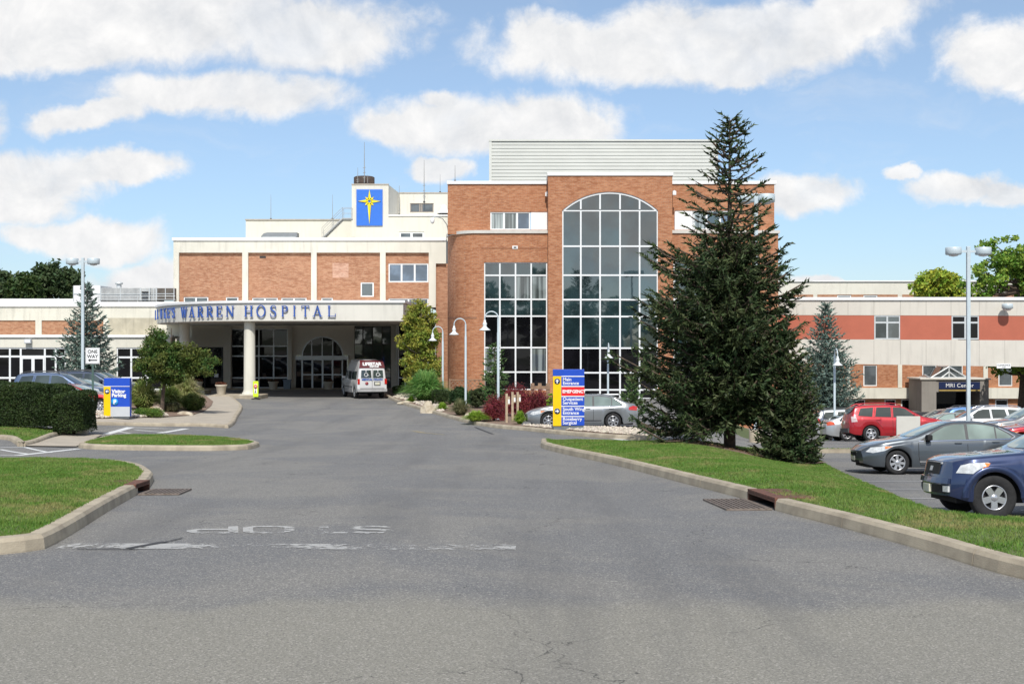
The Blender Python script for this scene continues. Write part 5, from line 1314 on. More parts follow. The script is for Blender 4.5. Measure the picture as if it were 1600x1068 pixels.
def suv(L=4.8, W=1.82, H=1.72, **k):
    a = L / 4.8; hh = H / 1.72; X = lambda *p: [(x * a, z * hh) for x, z in p]
    sp = dict(L=L, W=W, wr=.365, sill=.27, spokes=5, wheels=(.93 * a, 3.75 * a), tumble=.30, fk=.24, rk=.14, rr=.35, roof_in=.1,
        top=X((0, .72), (.06, .88), (.2, .96), (.7, 1.06), (1.15, 1.12), (1.28, 1.14), (1.7, 1.38), (2.1, 1.60), (2.35, 1.67), (2.9, 1.715), (3.8, 1.70), (4.35, 1.65), (4.5, 1.60), (4.66, 1.25), (4.72, 1.10), (4.78, 1.0), (4.8, .75)),
        belt=X((0, .70), (.2, .9), (1.2, 1.03), (2.5, 1.07), (4.3, 1.13), (4.8, 1.1)),
        win=[X((1.62, 1.10), (2.7, 1.12), (2.68, 1.575), (2.35, 1.57), (2.1, 1.50), (1.8, 1.28)), X((2.8, 1.12), (3.55, 1.14), (3.45, 1.57), (2.78, 1.58)), X((3.68, 1.14), (4.38, 1.18), (4.2, 1.53), (3.6, 1.57))],
        gaps=[X((1.5, .4), (1.45, .7), (1.5, 1.05)), X((2.74, .36), (2.74, 1.6)), X((3.2, .6), (3.52, .95), (3.6, 1.14), (3.52, 1.58)), X((1.5, .36), (3.1, .36))],
        handles=X((2.5, .98), (3.4, 1.0)), mirror=(1.7 * a, 1.14 * hh), ws=(1.3 * a, 2.1 * a), rw=(4.49 * a, 4.66 * a), wsc=.1,
        head=X((.06, .80), (.5, .82), (.66, .95), (.5, .97), (.1, .92)), amber=X((.5, .83), (.62, .94), (.5, .96)),
        tail=X((4.5, .95), (4.76, .93), (4.74, 1.12), (4.66, 1.2), (4.56, 1.18)), rail=(2.3 * a, 4.3 * a),
        front=[('grille', -.4, .4, .70, .86, .015, under_m), ('air_intake', -.55, .55, .42, .56, .015, under_m), ('number_plate', -.16, .16, .50, .64, .03, plate_m)],
        back=[('number_plate', -.16, .16, .82, .96, .012, plate_m), ('bumper', -.72, .72, .42, .62, .05, plast)])
    sp.update(k); return sp

# -- right-hand lot
mat('bright_trim', (.50, .51, .52), .35, metal=.2, var=.05)
accord = sedan(glass=cglass2, ws_m=cglass2)
def at(pxx, Y, L, face_left=True):
    """middle of a car whose nose (facing left) or tail (facing right) shows at this photo column"""
    return (U(pxx, Y + .3) + L / 2, Y + .9)
Y_ = 35.4
car('parked_sedan', 'dark grey sedan with chrome window trim parked in front of the red crossover', accord, at(1342, Y_, 4.94), 180, paint('graphite', (.085, .10, .115), .5))
sor = suv(L=4.57, top=[(0, .965), (.05, 1.0), (.3, 1.05), (.9, 1.105), (1.42, 1.15), (1.52, 1.17), (1.9, 1.39), (2.3, 1.61), (2.55, 1.68), (3.0, 1.73), (3.7, 1.71), (4.2, 1.66), (4.36, 1.58), (4.47, 1.2), (4.53, 1.0), (4.57, .75)], belt=[(0, .93), (.2, .97), (1.2, 1.03), (2.5, 1.07), (4.2, 1.13), (4.57, 1.1)], win=[[(1.85, 1.10), (2.7, 1.12), (2.68, 1.575), (2.5, 1.57), (2.25, 1.47), (2.0, 1.27)], [(2.8, 1.12), (3.45, 1.14), (3.38, 1.57), (2.78, 1.58)], [(3.55, 1.14), (4.2, 1.18), (4.05, 1.53), (3.5, 1.57)]], ws=(1.54, 2.32), rw=(4.37, 4.47), mirror=(1.95, 1.14), rail=(2.5, 4.1), W=1.88, H=1.73, wr=.385, rimr=.56, spokes=5, wheels=(.82, 3.53), flare=.11, sill=.3, glass=cglass2, ws_m=cglass2, wsc=.14, fk=.2, mold_m=chrome, molding=(1.62, 2.9, .62),
    head=[(.05, .80), (.42, .79), (.60, .82), (.74, .97), (.70, .985), (.3, .97), (.12, .93)], amber=[(.50, .80), (.60, .82), (.74, .97), (.64, .978)],
    front=[('grille', -.34, .34, .76, .96, .02, under_m), ('grille_surround', -.38, .38, .935, .965, .018, MATS['bright_trim']), ('grille_bar', -.33, .33, .84, .86, .014, MATS['bright_trim']), ('badge', -.07, .07, .81, .89, .02, MATS['bright_trim']), ('air_intake', -.6, .6, .44, .58, .012, under_m), ('bumper_bar', -.7, .7, .60, .68, .03, MATS['paint_graphite']), ('number_plate', -.16, .16, .44, .58, .06, plate_m), ('fog_light', .58, .72, .47, .57, .03, lamp_m), ('fog_light', -.72, -.58, .47, .57, .03, lamp_m)])
navy = paint('navy', (.022, .038, .105), .4)
sor['front'][5] = ('bumper_bar', -.72, .72, .61, .70, .04, navy); sor['clad_m'] = navy
Y_ = 21.75
car('parked_suv', 'dark blue off-roader with five spoke wheels, its nose at the lawn edge', sor, at(1470, Y_, 4.57), 180, navy, cat='suv')
redp = paint('crimson', (.40, .012, .02), .35)
eqx = suv(L=4.8, H=1.74, spokes=5, rail_m=redp, tail_m=mat('clear_red_lens', (.62, .50, .50), .15, var=.3, vs=16, coat=1), tail=[(4.42, .92), (4.72, .9), (4.72, 1.16), (4.5, 1.19)], glass=carglass)
Y_ = 59.5
car('parked_suv', 'red crossover with roof rails standing behind the blank white sign board', eqx, at(1324, Y_, 4.8), 0, redp, cat='suv')
silver = paint('silver', (.52, .54, .55), .6)
car('parked_sedan', 'silver sedan with amber tail lights just left of the red crossover', sedan(L=4.5, H=1.45, spokes=6, tail_m=mat('orange_red_lens', (.70, .10, .03), .2, coat=1, var=.2, vs=10)), at(1289, 64, 4.5), 0, silver)
car('parked_suv', 'pale silver crossover beside the dark spruce, leftmost in the right lot', suv(L=4.5, H=1.66, spokes=5), at(1272, 68, 4.5), 0, paint('pale_silver', (.60, .61, .61), .5), cat='suv')
# row facing left
car('parked_sedan', 'red sedan at the right edge of the photo with only its nose in view', sedan(L=4.6, H=1.43), at(1553, 47.5, 4.6), 180, redp)
car('parked_suv', 'mid grey crossover behind the red sedan at the right edge', suv(L=4.6, H=1.66, glass=cglass2), at(1538, 51.5, 4.6), 180, paint('mid_grey', (.20, .205, .21), .5), cat='suv')
car('parked_sedan', 'pale silver sedan between the grey crossover and the white crossover', sedan(L=4.7, H=1.45, glass=cglass2), at(1530, 57.5, 4.7), 180, MATS['paint_pale_silver'])
car('parked_suv', 'white crossover with dark side windows behind the grey sedan roof', suv(L=4.85, H=1.74, spokes=6, rail_m=chrome), at(1462, 64.5, 4.85), 180, paint('white', (.70, .72, .73), .1), cat='suv')
car('parked_suv', 'boxy light blue off-roader between the red and the white crossover', suv(L=4.4, H=1.80, fk=.16, spokes=5, top=[(0, .8), (.05, 1.0), (.2, 1.06), (1.15, 1.12), (1.25, 1.14), (1.65, 1.6), (1.85, 1.74), (2.4, 1.8), (4.1, 1.79), (4.3, 1.7), (4.36, 1.15), (4.4, .8)], ws=(1.28, 1.75), rw=(4.29, 4.35)), at(1437, 69.5, 4.4), 180, paint('sky_blue', (.09, .20, .42), .4), cat='suv')
car('parked_sedan', 'champagne sedan showing its windscreen behind the red crossover', sedan(L=4.7, H=1.47, glass=cglass2), at(1408, 66.5, 4.7), 180, paint('champagne', (.50, .49, .44), .5))
car('parked_van', 'maroon van whose roof shows farthest behind the red crossover', suv(L=4.9, H=1.64, spokes=5, rail=None), at(1412, 75, 4.9), 180, paint('maroon', (.05, .008, .012), .4), cat='van')
car('parked_sedan', 'small white car showing behind the lamp post and the blue off-roader', sedan(L=4.4, H=1.5), at(1510, 76, 4.4), 180, MATS['paint_white'])
# -- silver saloon beside the signboard
g35 = sedan(L=4.75, W=1.79, H=1.45, wr=.335, spokes=7, glass=cglass2, handles=[(2.6, .86), (3.58, .88)])
car('parked_sedan', 'silver sedan parked broadside behind the blue direction sign', g35, at(821, 53.3, 4.75), 180, paint('steel_silver', (.30, .32, .335), .6), zoff=-.05)
# -- left-hand lot
xpl = suv(L=4.82, H=1.83, spokes=5, glass=carglass, fk=.16, molding=(1.6, 3.0, .6), mold_m=plast)
car('parked_suv', 'slate blue estate off-roader with roof rails behind the clipped hedge', xpl, at(17, 65.5, 4.82), 0, paint('slate_blue', (.075, .115, .20), .4), cat='suv', group='cars parked in the hospital lots')
car('parked_sedan', 'red sedan with black roof highlights right behind the hedge', sedan(L=4.7, H=1.37, glass=cglass2), at(35, 60, 4.7), 0, redp)
car('parked_sedan', 'silver green sedan seen between the slate blue off-roader and the one way post', sedan(L=4.7, H=1.46, glass=cglass2), at(58, 70, 4.7), 0, paint('silver_green', (.33, .38, .36), .5))
car('parked_van', 'dark navy minivan behind the slate blue off-roader', suv(L=5.0, H=1.80), at(74, 74.5, 5.0), 0, paint('ink', (.03, .045, .08), .4), cat='van')
car('parked_suv', 'dark green crossover farthest in the left row, behind the parking sign', suv(L=4.7, H=1.72), at(98, 79, 4.7), 0, paint('bottle_green', (.05, .12, .10), .4), cat='suv')

# -- wheelchair van
vw = paint('van_white', (.66, .66, .66), .1)
vsp = dict(L=5.5, W=2.0, wr=.37, sill=.36, spokes=8, wheels=(.95, 4.45), tumble=.13, rr_r=.22, roof_in=.3, fk=.2, rk=.05, rr=.15, smooth=False, bow_r=.0,
    top=[(0, .8), (.05, 1.05), (.6, 1.2), (.95, 1.28), (1.5, 1.85), (1.7, 1.98), (2.1, 2.48), (2.5, 2.58), (4.6, 2.58), (5.1, 2.52), (5.3, 2.38), (5.42, 1.98), (5.5, 1.2), (5.5, .8)],
    belt=[(0, .75), (.6, 1.1), (1.2, 1.2), (5.4, 1.2), (5.5, 1.0)],
    win=[[(1.35, 1.25), (2.1, 1.25), (2.1, 1.78), (1.75, 1.78)], [(2.35, 1.25), (3.3, 1.25), (3.3, 1.78), (2.35, 1.78)], [(3.5, 1.25), (4.9, 1.25), (4.9, 1.78), (3.5, 1.78)]],
    gaps=[[(2.2, .5), (2.2, 1.85)], [(3.4, .5), (3.4, 1.85)], [(1.2, .55), (1.3, 1.2)]], handles=[(2.05, 1.1)], mirror=(1.35, 1.3), molding=(1.4, 4.0, .72), mold_m=plast,
    ws=(1.0, 1.5), head=[(.04, .82), (.3, .82), (.3, 1.0), (.05, 1.0)])
vp = Vector((U(565, 84), 83.6)); hd = 90 + 19
van = car('shuttle_van', 'white raised roof wheelchair van with maroon rear cap under the canopy', vsp, (vp.x - 2.6 * math.sin(R(15)) * .2, vp.y + 2.4), hd, vw, group=None, cat='van')
if 'group' in van: del van['group']
# rear face details stand on the closing plane of the body (local -X)
Vs = Shape(vsp); marm = mat('maroon_vinyl', (.10, .010, .015), .4, var=.05)
def rear(nm, y0, y1, z0, z1, d, mm, par=van, x_at=None):
    xb = -vsp['L'] / 2
    return MB().box(xb - d, xb + .02, y0, y1, z0, z1, bev=.015).build(nm, mm, par)
def slope_panel(nm, ya, yb, z0, z1, mm, off=.012, taper=0):
    """a panel lying on the leaning rear face between two heights"""
    def xr(z): return float(np.interp(z, [.8, 1.2, 1.98, 2.38, 2.52], [5.5, 5.5, 5.42, 5.3, 5.1]))
    mb = MB(); V = []; n = 6
    for i in range(n + 1):
        z = z0 + (z1 - z0) * i / n; x = vsp['L'] / 2 - xr(z) - off
        for y in (ya + taper * i / n, yb - taper * i / n): V.append((x, y, z))
    mb.add(V, [(2 * i, 2 * i + 1, 2 * i + 3, 2 * i + 2) for i in range(n)])
    k = len(mb.v) // 2 * 2; return mb.build(nm, mm, van)
slope_panel('roof_cap', -.86, .86, 2.0, 2.50, marm, .02, .10)
for y0, y1 in ((-.74, -.05), (.05, .74)):
    slope_panel('rear_window', y0, y1, 1.36, 1.86, carglass, .02, .03)
    # wheelchair emblem on the pane
    yc = (y0 + y1) / 2; mb = MB(); pr = [(0.0, .17), (.0, .04), (.11, .03), (.15, -.10), (.2, -.10)]
    M = Matrix.Translation((-vsp['L'] / 2 + .0 + .02 - .03, yc, 1.62)) @ Matrix.Rotation(math.pi / 2, 4, 'Z') @ Matrix.Rotation(math.pi, 4, 'Z') @ Matrix.Scale(.9, 4)
    pts = [Vector((x - .02, 0, z)) for x, z in pr]; mb.tube([M @ p for p in pts], .022, 6)
    ring = [M @ Vector((-.02 + .12 * math.cos(a), 0, -.06 + .12 * math.sin(a))) for a in [math.pi * .6 + i * math.pi * 1.35 / 10 for i in range(11)]]; mb.tube(ring, .02, 6)
    mb.tube([M @ Vector((-.02, 0, .2)), M @ Vector((-.02, 0, .27))], .035, 8)
    mb.build('wheelchair_emblem', white_s, van)
rear('bumper', -.97, .97, .46, .66, .12, mat('van_bumper', (.48, .48, .48), .4, metal=.3)); rear('bumper_step', -.8, .8, .66, .69, .13, plast)
for y in (.82, -.97): rear('taillight', y, y + .15, .95, 1.3, .03, tail_m)
rear('number_plate', -.5, -.18, .9, 1.08, .04, plate_m); rear('plate_surround', -.55, -.13, .86, 1.12, .025, plast)
mb = MB().box(-vsp['L'] / 2 - .006, -vsp['L'] / 2, -.008, .008, .7, 1.95); mb.build('door_gap', under_m, van)
redlog = mat('emblem_red', (.30, .05, .06), .4)
mb = MB(); mb.lathe([(0, .01), (.11, .008), (.11, 0)], 16, Matrix.Translation((-vsp['L'] / 2 - .004, .36, 1.0)) @ Matrix.Rotation(-math.pi / 2, 4, 'Y')); mb.build('round_emblem', redlog, van)
def rtext(s_, size, mm, y, z, x=None, bold=.01, sx=1.0, lean=0):
    o = text_mesh(s_, size, .004, mm, 'lettering', van, 'CENTER', 1.0, bold=bold, sx=sx)
    # text faces backwards (-X): local text x -> -y
    o.matrix_local = Matrix.Translation((x, y, z)) @ Matrix.Rotation(-math.pi / 2, 4, 'Z') @ Matrix.Rotation(math.pi / 2 - lean, 4, 'X')
rtext('LIFESTAR', .29, white_s, 0, 2.17, -vsp['L'] / 2 + .08, .014, 1.05, .28)
rtext('RESPONSE', .13, white_s, -.15, 2.05, -vsp['L'] / 2 + .05, .006, 1.0, .28)
rtext('MEDICAL COACH', .165, letm, 0, 1.2, -vsp['L'] / 2 - .012, .008, 1.05)
# ------------------------------------------------------------------ street furniture
def crook_lamp(head_px, top_py, Y, turn, label, base=None):
    top = W(top_py, Y); X = U(head_px, Y); r = .305
    px_ = X + (2 * r if turn == 0 else 0)
    zb = tz(px_, Y) - .05
    t = thing('street_lamp', label, 'lamp', (px_, Y, zb), 0 if turn == 0 else R(turn), 'shepherd crook lamps along the drive'); h = top - zb; a = h - r
    m = MB(); m.lathe([(.11, 0), (.11, .12), (.075, .16), (.06, .3), (.058, a * .86), (.045, a * .87), (.045, a)], 14); m.build('pole', pole_m, t)
    pts = [(0, 0, a - .05)] + [(-r + r * math.cos(q), 0, a + r * math.sin(q)) for q in [math.pi * i / 14 for i in range(15)]] + [(-2 * r, 0, a - .12)]
    MB().tube(pts, .028, 8).build('arm', pole_m, t)
    MB().lathe([(0, .0), (.05, 0), (.055, -.1), (.09, -.13), (.1, -.2), (.075, -.26), (.11, -.33), (.25, -.44), (.255, -.47), (.24, -.47), (.1, -.36), (0, -.34)], 22, Matrix.Translation((-2 * r, 0, a - .08))).build('lamp_shade', mat('shade_paint', (.68, .72, .73), .35, var=.05), t)
    MB().lathe([(0, -.38), (.09, -.40), (.1, -.45), (.05, -.5), (0, -.51)], 14, Matrix.Translation((-2 * r, 0, a - .08))).build('bulb_glass', mat('lamp_glass', (.5, .5, .47), .2), t)
    return t
crook_lamp(676 - .0, 510, 77, 0, 'crook necked lamp nearest the canopy, before the yellowish tree')
crook_lamp(709.5, 497.5, 67.5, 0, 'crook necked lamp before the rounded brick corner, middle of the three')
crook_lamp(757.5, 486.5, 58, 0, 'crook necked lamp rising from the red barberry')
crook_lamp(950, 536, 74, 90, 'crook necked lamp seen end-on behind the silver sedan')
crook_lamp(1304, 544.5, 66, 90, 'crook necked lamp seen end-on beside the blue-green spruce')
def lot_lamp(pole_px, top_py, Y, dx, label):
    X = U(pole_px, Y); zb = tz(X, Y); h = W(top_py, Y) - zb; t = thing('parking_lot_lamp', label, 'lamp', (X, Y, zb), 0, 'tall twin headed lot lamps')
    MB().box(-.085, .085, -.085, .085, .5, h, bev=.02).build('pole', pole_m, t)
    MB().lathe([(.3, 0), (.3, .55), (.27, .6), (0, .6)], 20).build('footing', conc, t)
    MB().box(-dx, dx, -.045, .045, h - .3, h - .18).build('arm', pole_m, t)
    for s in (-1, 1):
        ho = MB().lathe([(0, .02), (.36, .0), (.38, -.03), (.38, -.32), (.35, -.36), (0, -.36)], 28, Matrix.Translation((s * dx, 0, h - .04))).build('lamp_head', pole_m, t)
        MB().lathe([(.24, -.361), (.2, -.42), (0, -.46)], 18, Matrix.Translation((s * dx, 0, h - .04))).build('lens', whitem, ho)
    return t
lot_lamp(1513, 385, 62, .72, 'tall twin headed lamp standing among the cars of the right lot')
lot_lamp(129.5, 402.5, 79.5, .66, 'tall twin headed lamp before the blue-green tree on the left')
lot_lamp(1181, 302, 56, .45, 'tall twin headed lamp half hidden behind the big dark spruce')

def arrow_disc(par, x, z, r, y, ang, mdisc, marrow):
    M = Matrix.Translation((x, y, z)) @ Matrix.Rotation(math.pi / 2, 4, 'X')
    MB().lathe([(r, 0), (r, .012), (0, .012)], 28, M).build('disc', mdisc, par)
    mb = MB(); k = r * .7
    pts = [(-k * .28, -k), (k * .28, -k), (k * .28, 0), (k * .85, 0), (0, k), (-k * .85, 0), (-k * .28, 0)]
    ca, sa = math.cos(ang), math.sin(ang); q = [(x + a * ca - b * sa, z + a * sa + b * ca) for a, b in pts]
    mb.prism(q, y - .02, y - .0125); mb.build('arrow', marrow, par)
def lay(par, s_, size, x, z, y, m=white_s, **k):
    o = text_mesh(s_, size, .003, m, 'lettering', par, **k); o.location = (x, y, z); o.rotation_euler.x = R(90); return o
# big direction sign
g = G(889, 671.5, .13); Yg = g.y; k = Yg / F
t = thing('direction_sign', 'tall blue, red and yellow direction sign listing the hospital entrances', 'sign', (U(888.5, Yg), Yg, g.z)); h0 = 0
Wd = (U(913, Yg) - U(864, Yg)) / 2; Zf = lambda py: W(py, Yg) - g.z
MB().box(-Wd + .03, Wd - .03, .02, .28, 0, Zf(664.5)).build('base', darkm if False else mat('sign_base', (.16, .18, .19), .6), t)
MB().box(-Wd, Wd, 0, .3, Zf(664.5), Zf(576.8), bev=.01).build('cabinet', blue_s, t)
MB().box(-Wd - .001, -Wd + (50 - 37) * k + .0, -.012, -.001, Zf(665), Zf(587.3)).build('yellow_panel', yel_s, t)
xl_ = -Wd + 13.2 * k
for a, b, m in ((588.8, 602.6, blue_s), (604.2, 618, red_s), (620, 633, blue_s), (635.5, 649, blue_s), (651.5, 664, blue_s)):
    MB().box(xl_ + .01, Wd, -.010, -.001, Zf(b), Zf(a)).build('name_panel', m, t)
mb = MB()
for z in (587.6, 603.3, 618.9, 634.3, 650.2): mb.box(xl_, Wd, -.013, -.0005, Zf(z) - .018, Zf(z) + .018)
mb.build('divider', white_s, t)
for lines, z in ((('Main', 'Entrance'), 594.7), (('Outpatient', 'Services'), 625.3), (('South Wing', 'Entrance'), 641), (('Roseberry', 'Surgical'), 656.4)):
    lay(t, lines[0], .175, xl_ + .05, Zf(z), -.014, bold=.003); lay(t, lines[1], .175, xl_ + .05, Zf(z) - .145, -.014, bold=.003)
lay(t, 'EMERGENCY', .165, xl_ + .04, Zf(611) - .06, -.014, bold=.006, sx=.95)
xm_ = -Wd + 6.6 * k
arrow_disc(t, xm_, Zf(595.4), .11, -.014, 0, mat('disc_navy', (.02, .05, .16), .4), white_s); arrow_disc(t, xm_, Zf(642), .11, -.014, -math.pi / 2, MATS['disc_navy'], white_s)
# visitor parking sign
g = G(182, 653, .16); Yg = g.y; k = Yg / F; Zf = lambda py: W(py, Yg) - g.z
t = thing('parking_sign', 'blue, yellow and grey visitor parking sign on the white gravel', 'sign', (U(182.5, Yg), Yg, g.z)); Wd = (U(202.5, Yg) - U(162, Yg)) / 2
MB().box(-Wd + .02, Wd - .05, .02, .25, 0, Zf(650.5)).build('base', MATS['sign_base'], t)
MB().box(-Wd, Wd, 0, .27, Zf(650.5), Zf(590.5), bev=.01).build('cabinet', blue_s, t)
MB().box(-Wd - .001, -Wd + 10.6 * k, -.012, -.001, Zf(651), Zf(603.2)).build('yellow_panel', yel_s, t)
MB().box(-Wd + 10.7 * k, Wd + .001, -.010, -.001, Zf(650.5), Zf(635)).build('grey_panel', grey_s, t)
MB().box(-Wd, Wd, -.0135, -.0005, Zf(603.6), Zf(602.8)).build('divider', white_s, t)
lay(t, 'Visitor', .21, -Wd + 12.5 * k, Zf(613.5), -.014, bold=.008); lay(t, 'Parking', .21, -Wd + 12.5 * k, Zf(619.5), -.014, bold=.008, sx=.98)
arrow_disc(t, -Wd + 5.3 * k, Zf(611.2), .105, -.014, math.pi / 2, MATS['disc_navy'], white_s)
M = Matrix.Translation((-Wd + 17 * k, -.012, Zf(627.5))) @ Matrix.Rotation(math.pi / 2, 4, 'X')
MB().lathe([(.15, 0), (.15, .012), (0, .012)], 24, M).build('parking_disc', mat('disc_cyan', (.03, .33, .75), .4), t)
lay(t, 'P', .24, -Wd + 15.1 * k, Zf(627.5) - .085, -.03, bold=.01)
# one way sign
g = G(145, 652, .16); Yg = g.y; Zf = lambda py: W(py, Yg) - g.z
t = thing('one_way_sign', 'small white one way sign with left arrow on a green steel post', 'sign', (U(145, Yg), Yg, g.z)); mb = MB()
mb.box(-.04, .04, .0, .03, 0, Zf(544)); mb.box(-.04, -.025, -.02, -.001, 0, Zf(569)); mb.box(.025, .04, -.02, -.001, 0, Zf(569)); mb.build('post', mat('green_post', (.10, .17, .15), .5, metal=.2), t)
wd_, z0, z1 = .30, Zf(568), Zf(543); MB().box(-wd_, wd_, -.03, -.021, z0, z1, bev=.004).build('plate', white_s, t); zz = z1 - z0
mb = MB()
for a, b, c, d in ((-wd_ + .02, wd_ - .02, z1 - .03, z1 - .02), (-wd_ + .02, wd_ - .02, z0 + .02, z0 + .03), (-wd_ + .02, -wd_ + .03, z0 + .03, z1 - .03), (wd_ - .03, wd_ - .02, z0 + .03, z1 - .03)): mb.box(a, b, -.033, -.0305, c, d)
az = z0 + zz * .22; mb.prism([(-.2, az), (-.1, az + .07), (-.1, az + .025), (.2, az + .025), (.2, az - .025), (-.1, az - .025), (-.1, az - .07)], -.034, -.0305); mb.build('arrow', black, t)
lay(t, 'ONE', .20, 0, z0 + zz * .66, -.034, black, align='CENTER', bold=.004); lay(t, 'WAY', .20, 0, z0 + zz * .36, -.034, black, align='CENTER', bold=.004)
# blank board in the right lot
Yg = 48.0; X = U(1419.5, Yg); zb = tz(X, Yg); t = thing('blank_sign_board', 'blank white board on two legs before the red crossover', 'sign', (X, Yg, zb)); w_ = (U(1438, Yg) - U(1401, Yg)) / 2
MB().box(-w_, w_, 0, .06, W(683, Yg) - zb, W(650, Yg) - zb, bev=.01).build('board', mat('blank_white', (.55, .54, .50), .6, var=.03), t); mb = MB()
mb.box(-w_, -w_ + .12, .01, .05, 0, W(683, Yg) - zb - .001); mb.box(w_ - .04, w_, .01, .05, 0, W(683, Yg) - zb - .001); mb.build('legs', white_s, t)
# small yellow pedestrian sign
Yg = 81.2; X = U(399.5, Yg); zb = tz(X, Yg); t = thing('pedestrian_sign', 'fluorescent yellow stop for pedestrians sign on a black foot by the column', 'sign', (X, Yg, zb))
MB().box(-.17, .17, -.02, .02, .16, 1.16, bev=.02).build('panel', mat('fluorescent', (.62, .85, .02), .5, var=.03), t); MB().box(-.09, .09, -.028, -.021, .38, .98).build('white_inset', white_s, t)
MB().lathe([(.13, 0), (.13, .01), (0, .01)], 8, Matrix.Translation((0, -.03, .82)) @ Matrix.Rotation(math.pi / 2, 4, 'X')).build('stop_emblem', red_s, t); MB().box(-.08, .08, -.045, -.041, .80, .84).build('emblem_bar', white_s, t)
mb = MB(); mb.tube([(0, -.035, .6), (-.02, -.035, .5), (-.05, -.035, .42)], .02, 6); mb.tube([(-.02, -.035, .5), (.04, -.035, .42)], .018, 6); mb.tube([(0, -.035, .66), (0, -.035, .7)], .026, 6); mb.build('walker_emblem', black, t)
mb = MB(); mb.lathe([(.3, 0), (.3, .04), (.1, .09), (.05, .16), (0, .16)], 14); mb.build('foot', black, t)
# planters and bin
terra = mat('planter_stone', (.52, .47, .38), .8, var=.1, vs=3)
def planter(pxx, Y, z, r, h, label, m, dark=True):
    t = thing('planter', label, 'planter', (U(pxx, Y), Y, z), 0, 'planters by the entrance')
    MB().lathe([(r * .68, 0), (r * .72, .03), (r * .92, h * .8), (r * 1.06, h * .86), (r * 1.08, h), (r * .9, h), (r * .88, h * .9), (0, h * .9)], 22).build('pot', m, t)
    n = 260; a = rng.uniform(0, 6.28, n); q = np.sqrt(rng.random(n)) * r; c = np.stack([q * np.cos(a), q * np.sin(a), h + rng.uniform(0, .22, n) * (1 - q / r * .5)], 1)
    np_mesh('flowers', leaf_quads(c, .06), 4, leafm('planter_leaf', (.06, .05, .02), (.16, .05, .03), .6), t)
def leaf_quads(c, size, flat=0.0, rg=rng):
    n = len(c); u = rg.normal(size=(n, 3)); u[:, 2] *= (1 - flat); u /= np.linalg.norm(u, axis=1)[:, None]; w = rg.normal(size=(n, 3)); v = np.cross(u, w); v /= np.linalg.norm(v, axis=1)[:, None] + 1e-9
    s = size * rg.uniform(.6, 1.3, n)[:, None]; return np.stack([c - u * s, c + v * s * .5, c + u * s, c - v * s * .5], 1).reshape(-1, 3)
planter(345.5, 83.4, -3.40, .36, .62, 'cream planter on the plinth left of the column', terra)
planter(309, 91.8, -3.46, .36, .62, 'cream planter half behind the ornamental grass', terra)
planter(427, 102.5, -3.78, .40, .62, 'shaded planter between the column and the blue-grey bin', terra)
planter(513, 102.5, -3.78, .40, .62, 'shaded planter right of the sliding doors, beside the van', terra)
t = thing('litter_bin', 'square blue-grey litter bin beside the shaded planter', 'bin', (U(449, 102.8), 102.8, -3.78)); mb = MB(); mb.box(-.28, .28, -.25, .25, 0, .68, bev=.03); mb.build('bin_body', mat('bin_grey', (.16, .20, .24), .6), t); MB().box(-.33, .33, -.3, .3, .681, .76, bev=.02).build('bin_lid', MATS['bin_grey'], t)
t = thing('notice_stand', 'little white notice on the dark window beside the planter', 'sign', (U(338, 103), 103, -3.78)); MB().box(-.16, .16, 0, .02, .95, 1.22).build('notice', white_s, t); MB().box(-.015, .015, .021, .05, 0, 1.1).build('stand', darkm, t)
# wooden light posts
wp_ = mat('post_wood', (.46, .36, .25), .85, col2=(.36, .27, .18), vs=8)
for pxx, pyt, pyb, lab in ((791.5, 614.5, 660, 'nearest wooden bollard light beside the small red barberry'), (800.6, 612, 656.5, 'middle wooden bollard light between two others'), (808.8, 612, 654, 'farthest right wooden bollard light against the big barberry')):
    g = G(pxx, pyb, .13); h = W(pyt, g.y) - g.z; t = thing('bollard_light', lab, 'bollard', (g.x, g.y, g.z), R(10), 'wooden bollard lights in the planting bed')
    MB().box(-.05, .05, -.05, .05, 0, h, bev=.012).build('post', wp_, t); MB().box(.051, .14, -.045, .045, h * .62, h * .9, bev=.01).build('lamp_box', wp_, t); MB().box(.055, .136, -.047, -.046, h * .66, h * .8).build('lens', whitem, t)
t = thing('wooden_railing', 'short grey timber railing end behind the big red barberry', 'railing', (U(845, 62), 62, tz(U(845, 62), 62) + .1)); mb = MB()
for x in (-.4, -.05, .35): mb.box(x - .09, x + .09, -.06, .06, 0, 1.55, bev=.02)
mb.build('rail_posts', wood, t); MB().box(-.5, .46, -.09, -.061, 1.25, 1.42).build('rail', wood, t)
# roof ladder lying on the silver car rack area: fallen branch like white sticks seen behind the car roof
t = thing('road_barrier', 'thin white barrier arm seen just above the silver sedan roof', 'barrier', (U(935, 57), 57, tz(U(935, 57), 57))); hh_ = W(617, 57) - tz(U(935, 57), 57)
MB().tube([(-1.2, 0, hh_), (.9, 0, hh_ + .03)], .035, 8).build('arm', white_s, t); mb = MB()
for x in (-.9, .6): mb.tube([(x, 0, 0), (x, 0, hh_)], .03, 8)
mb.build('stand', darkm, t)

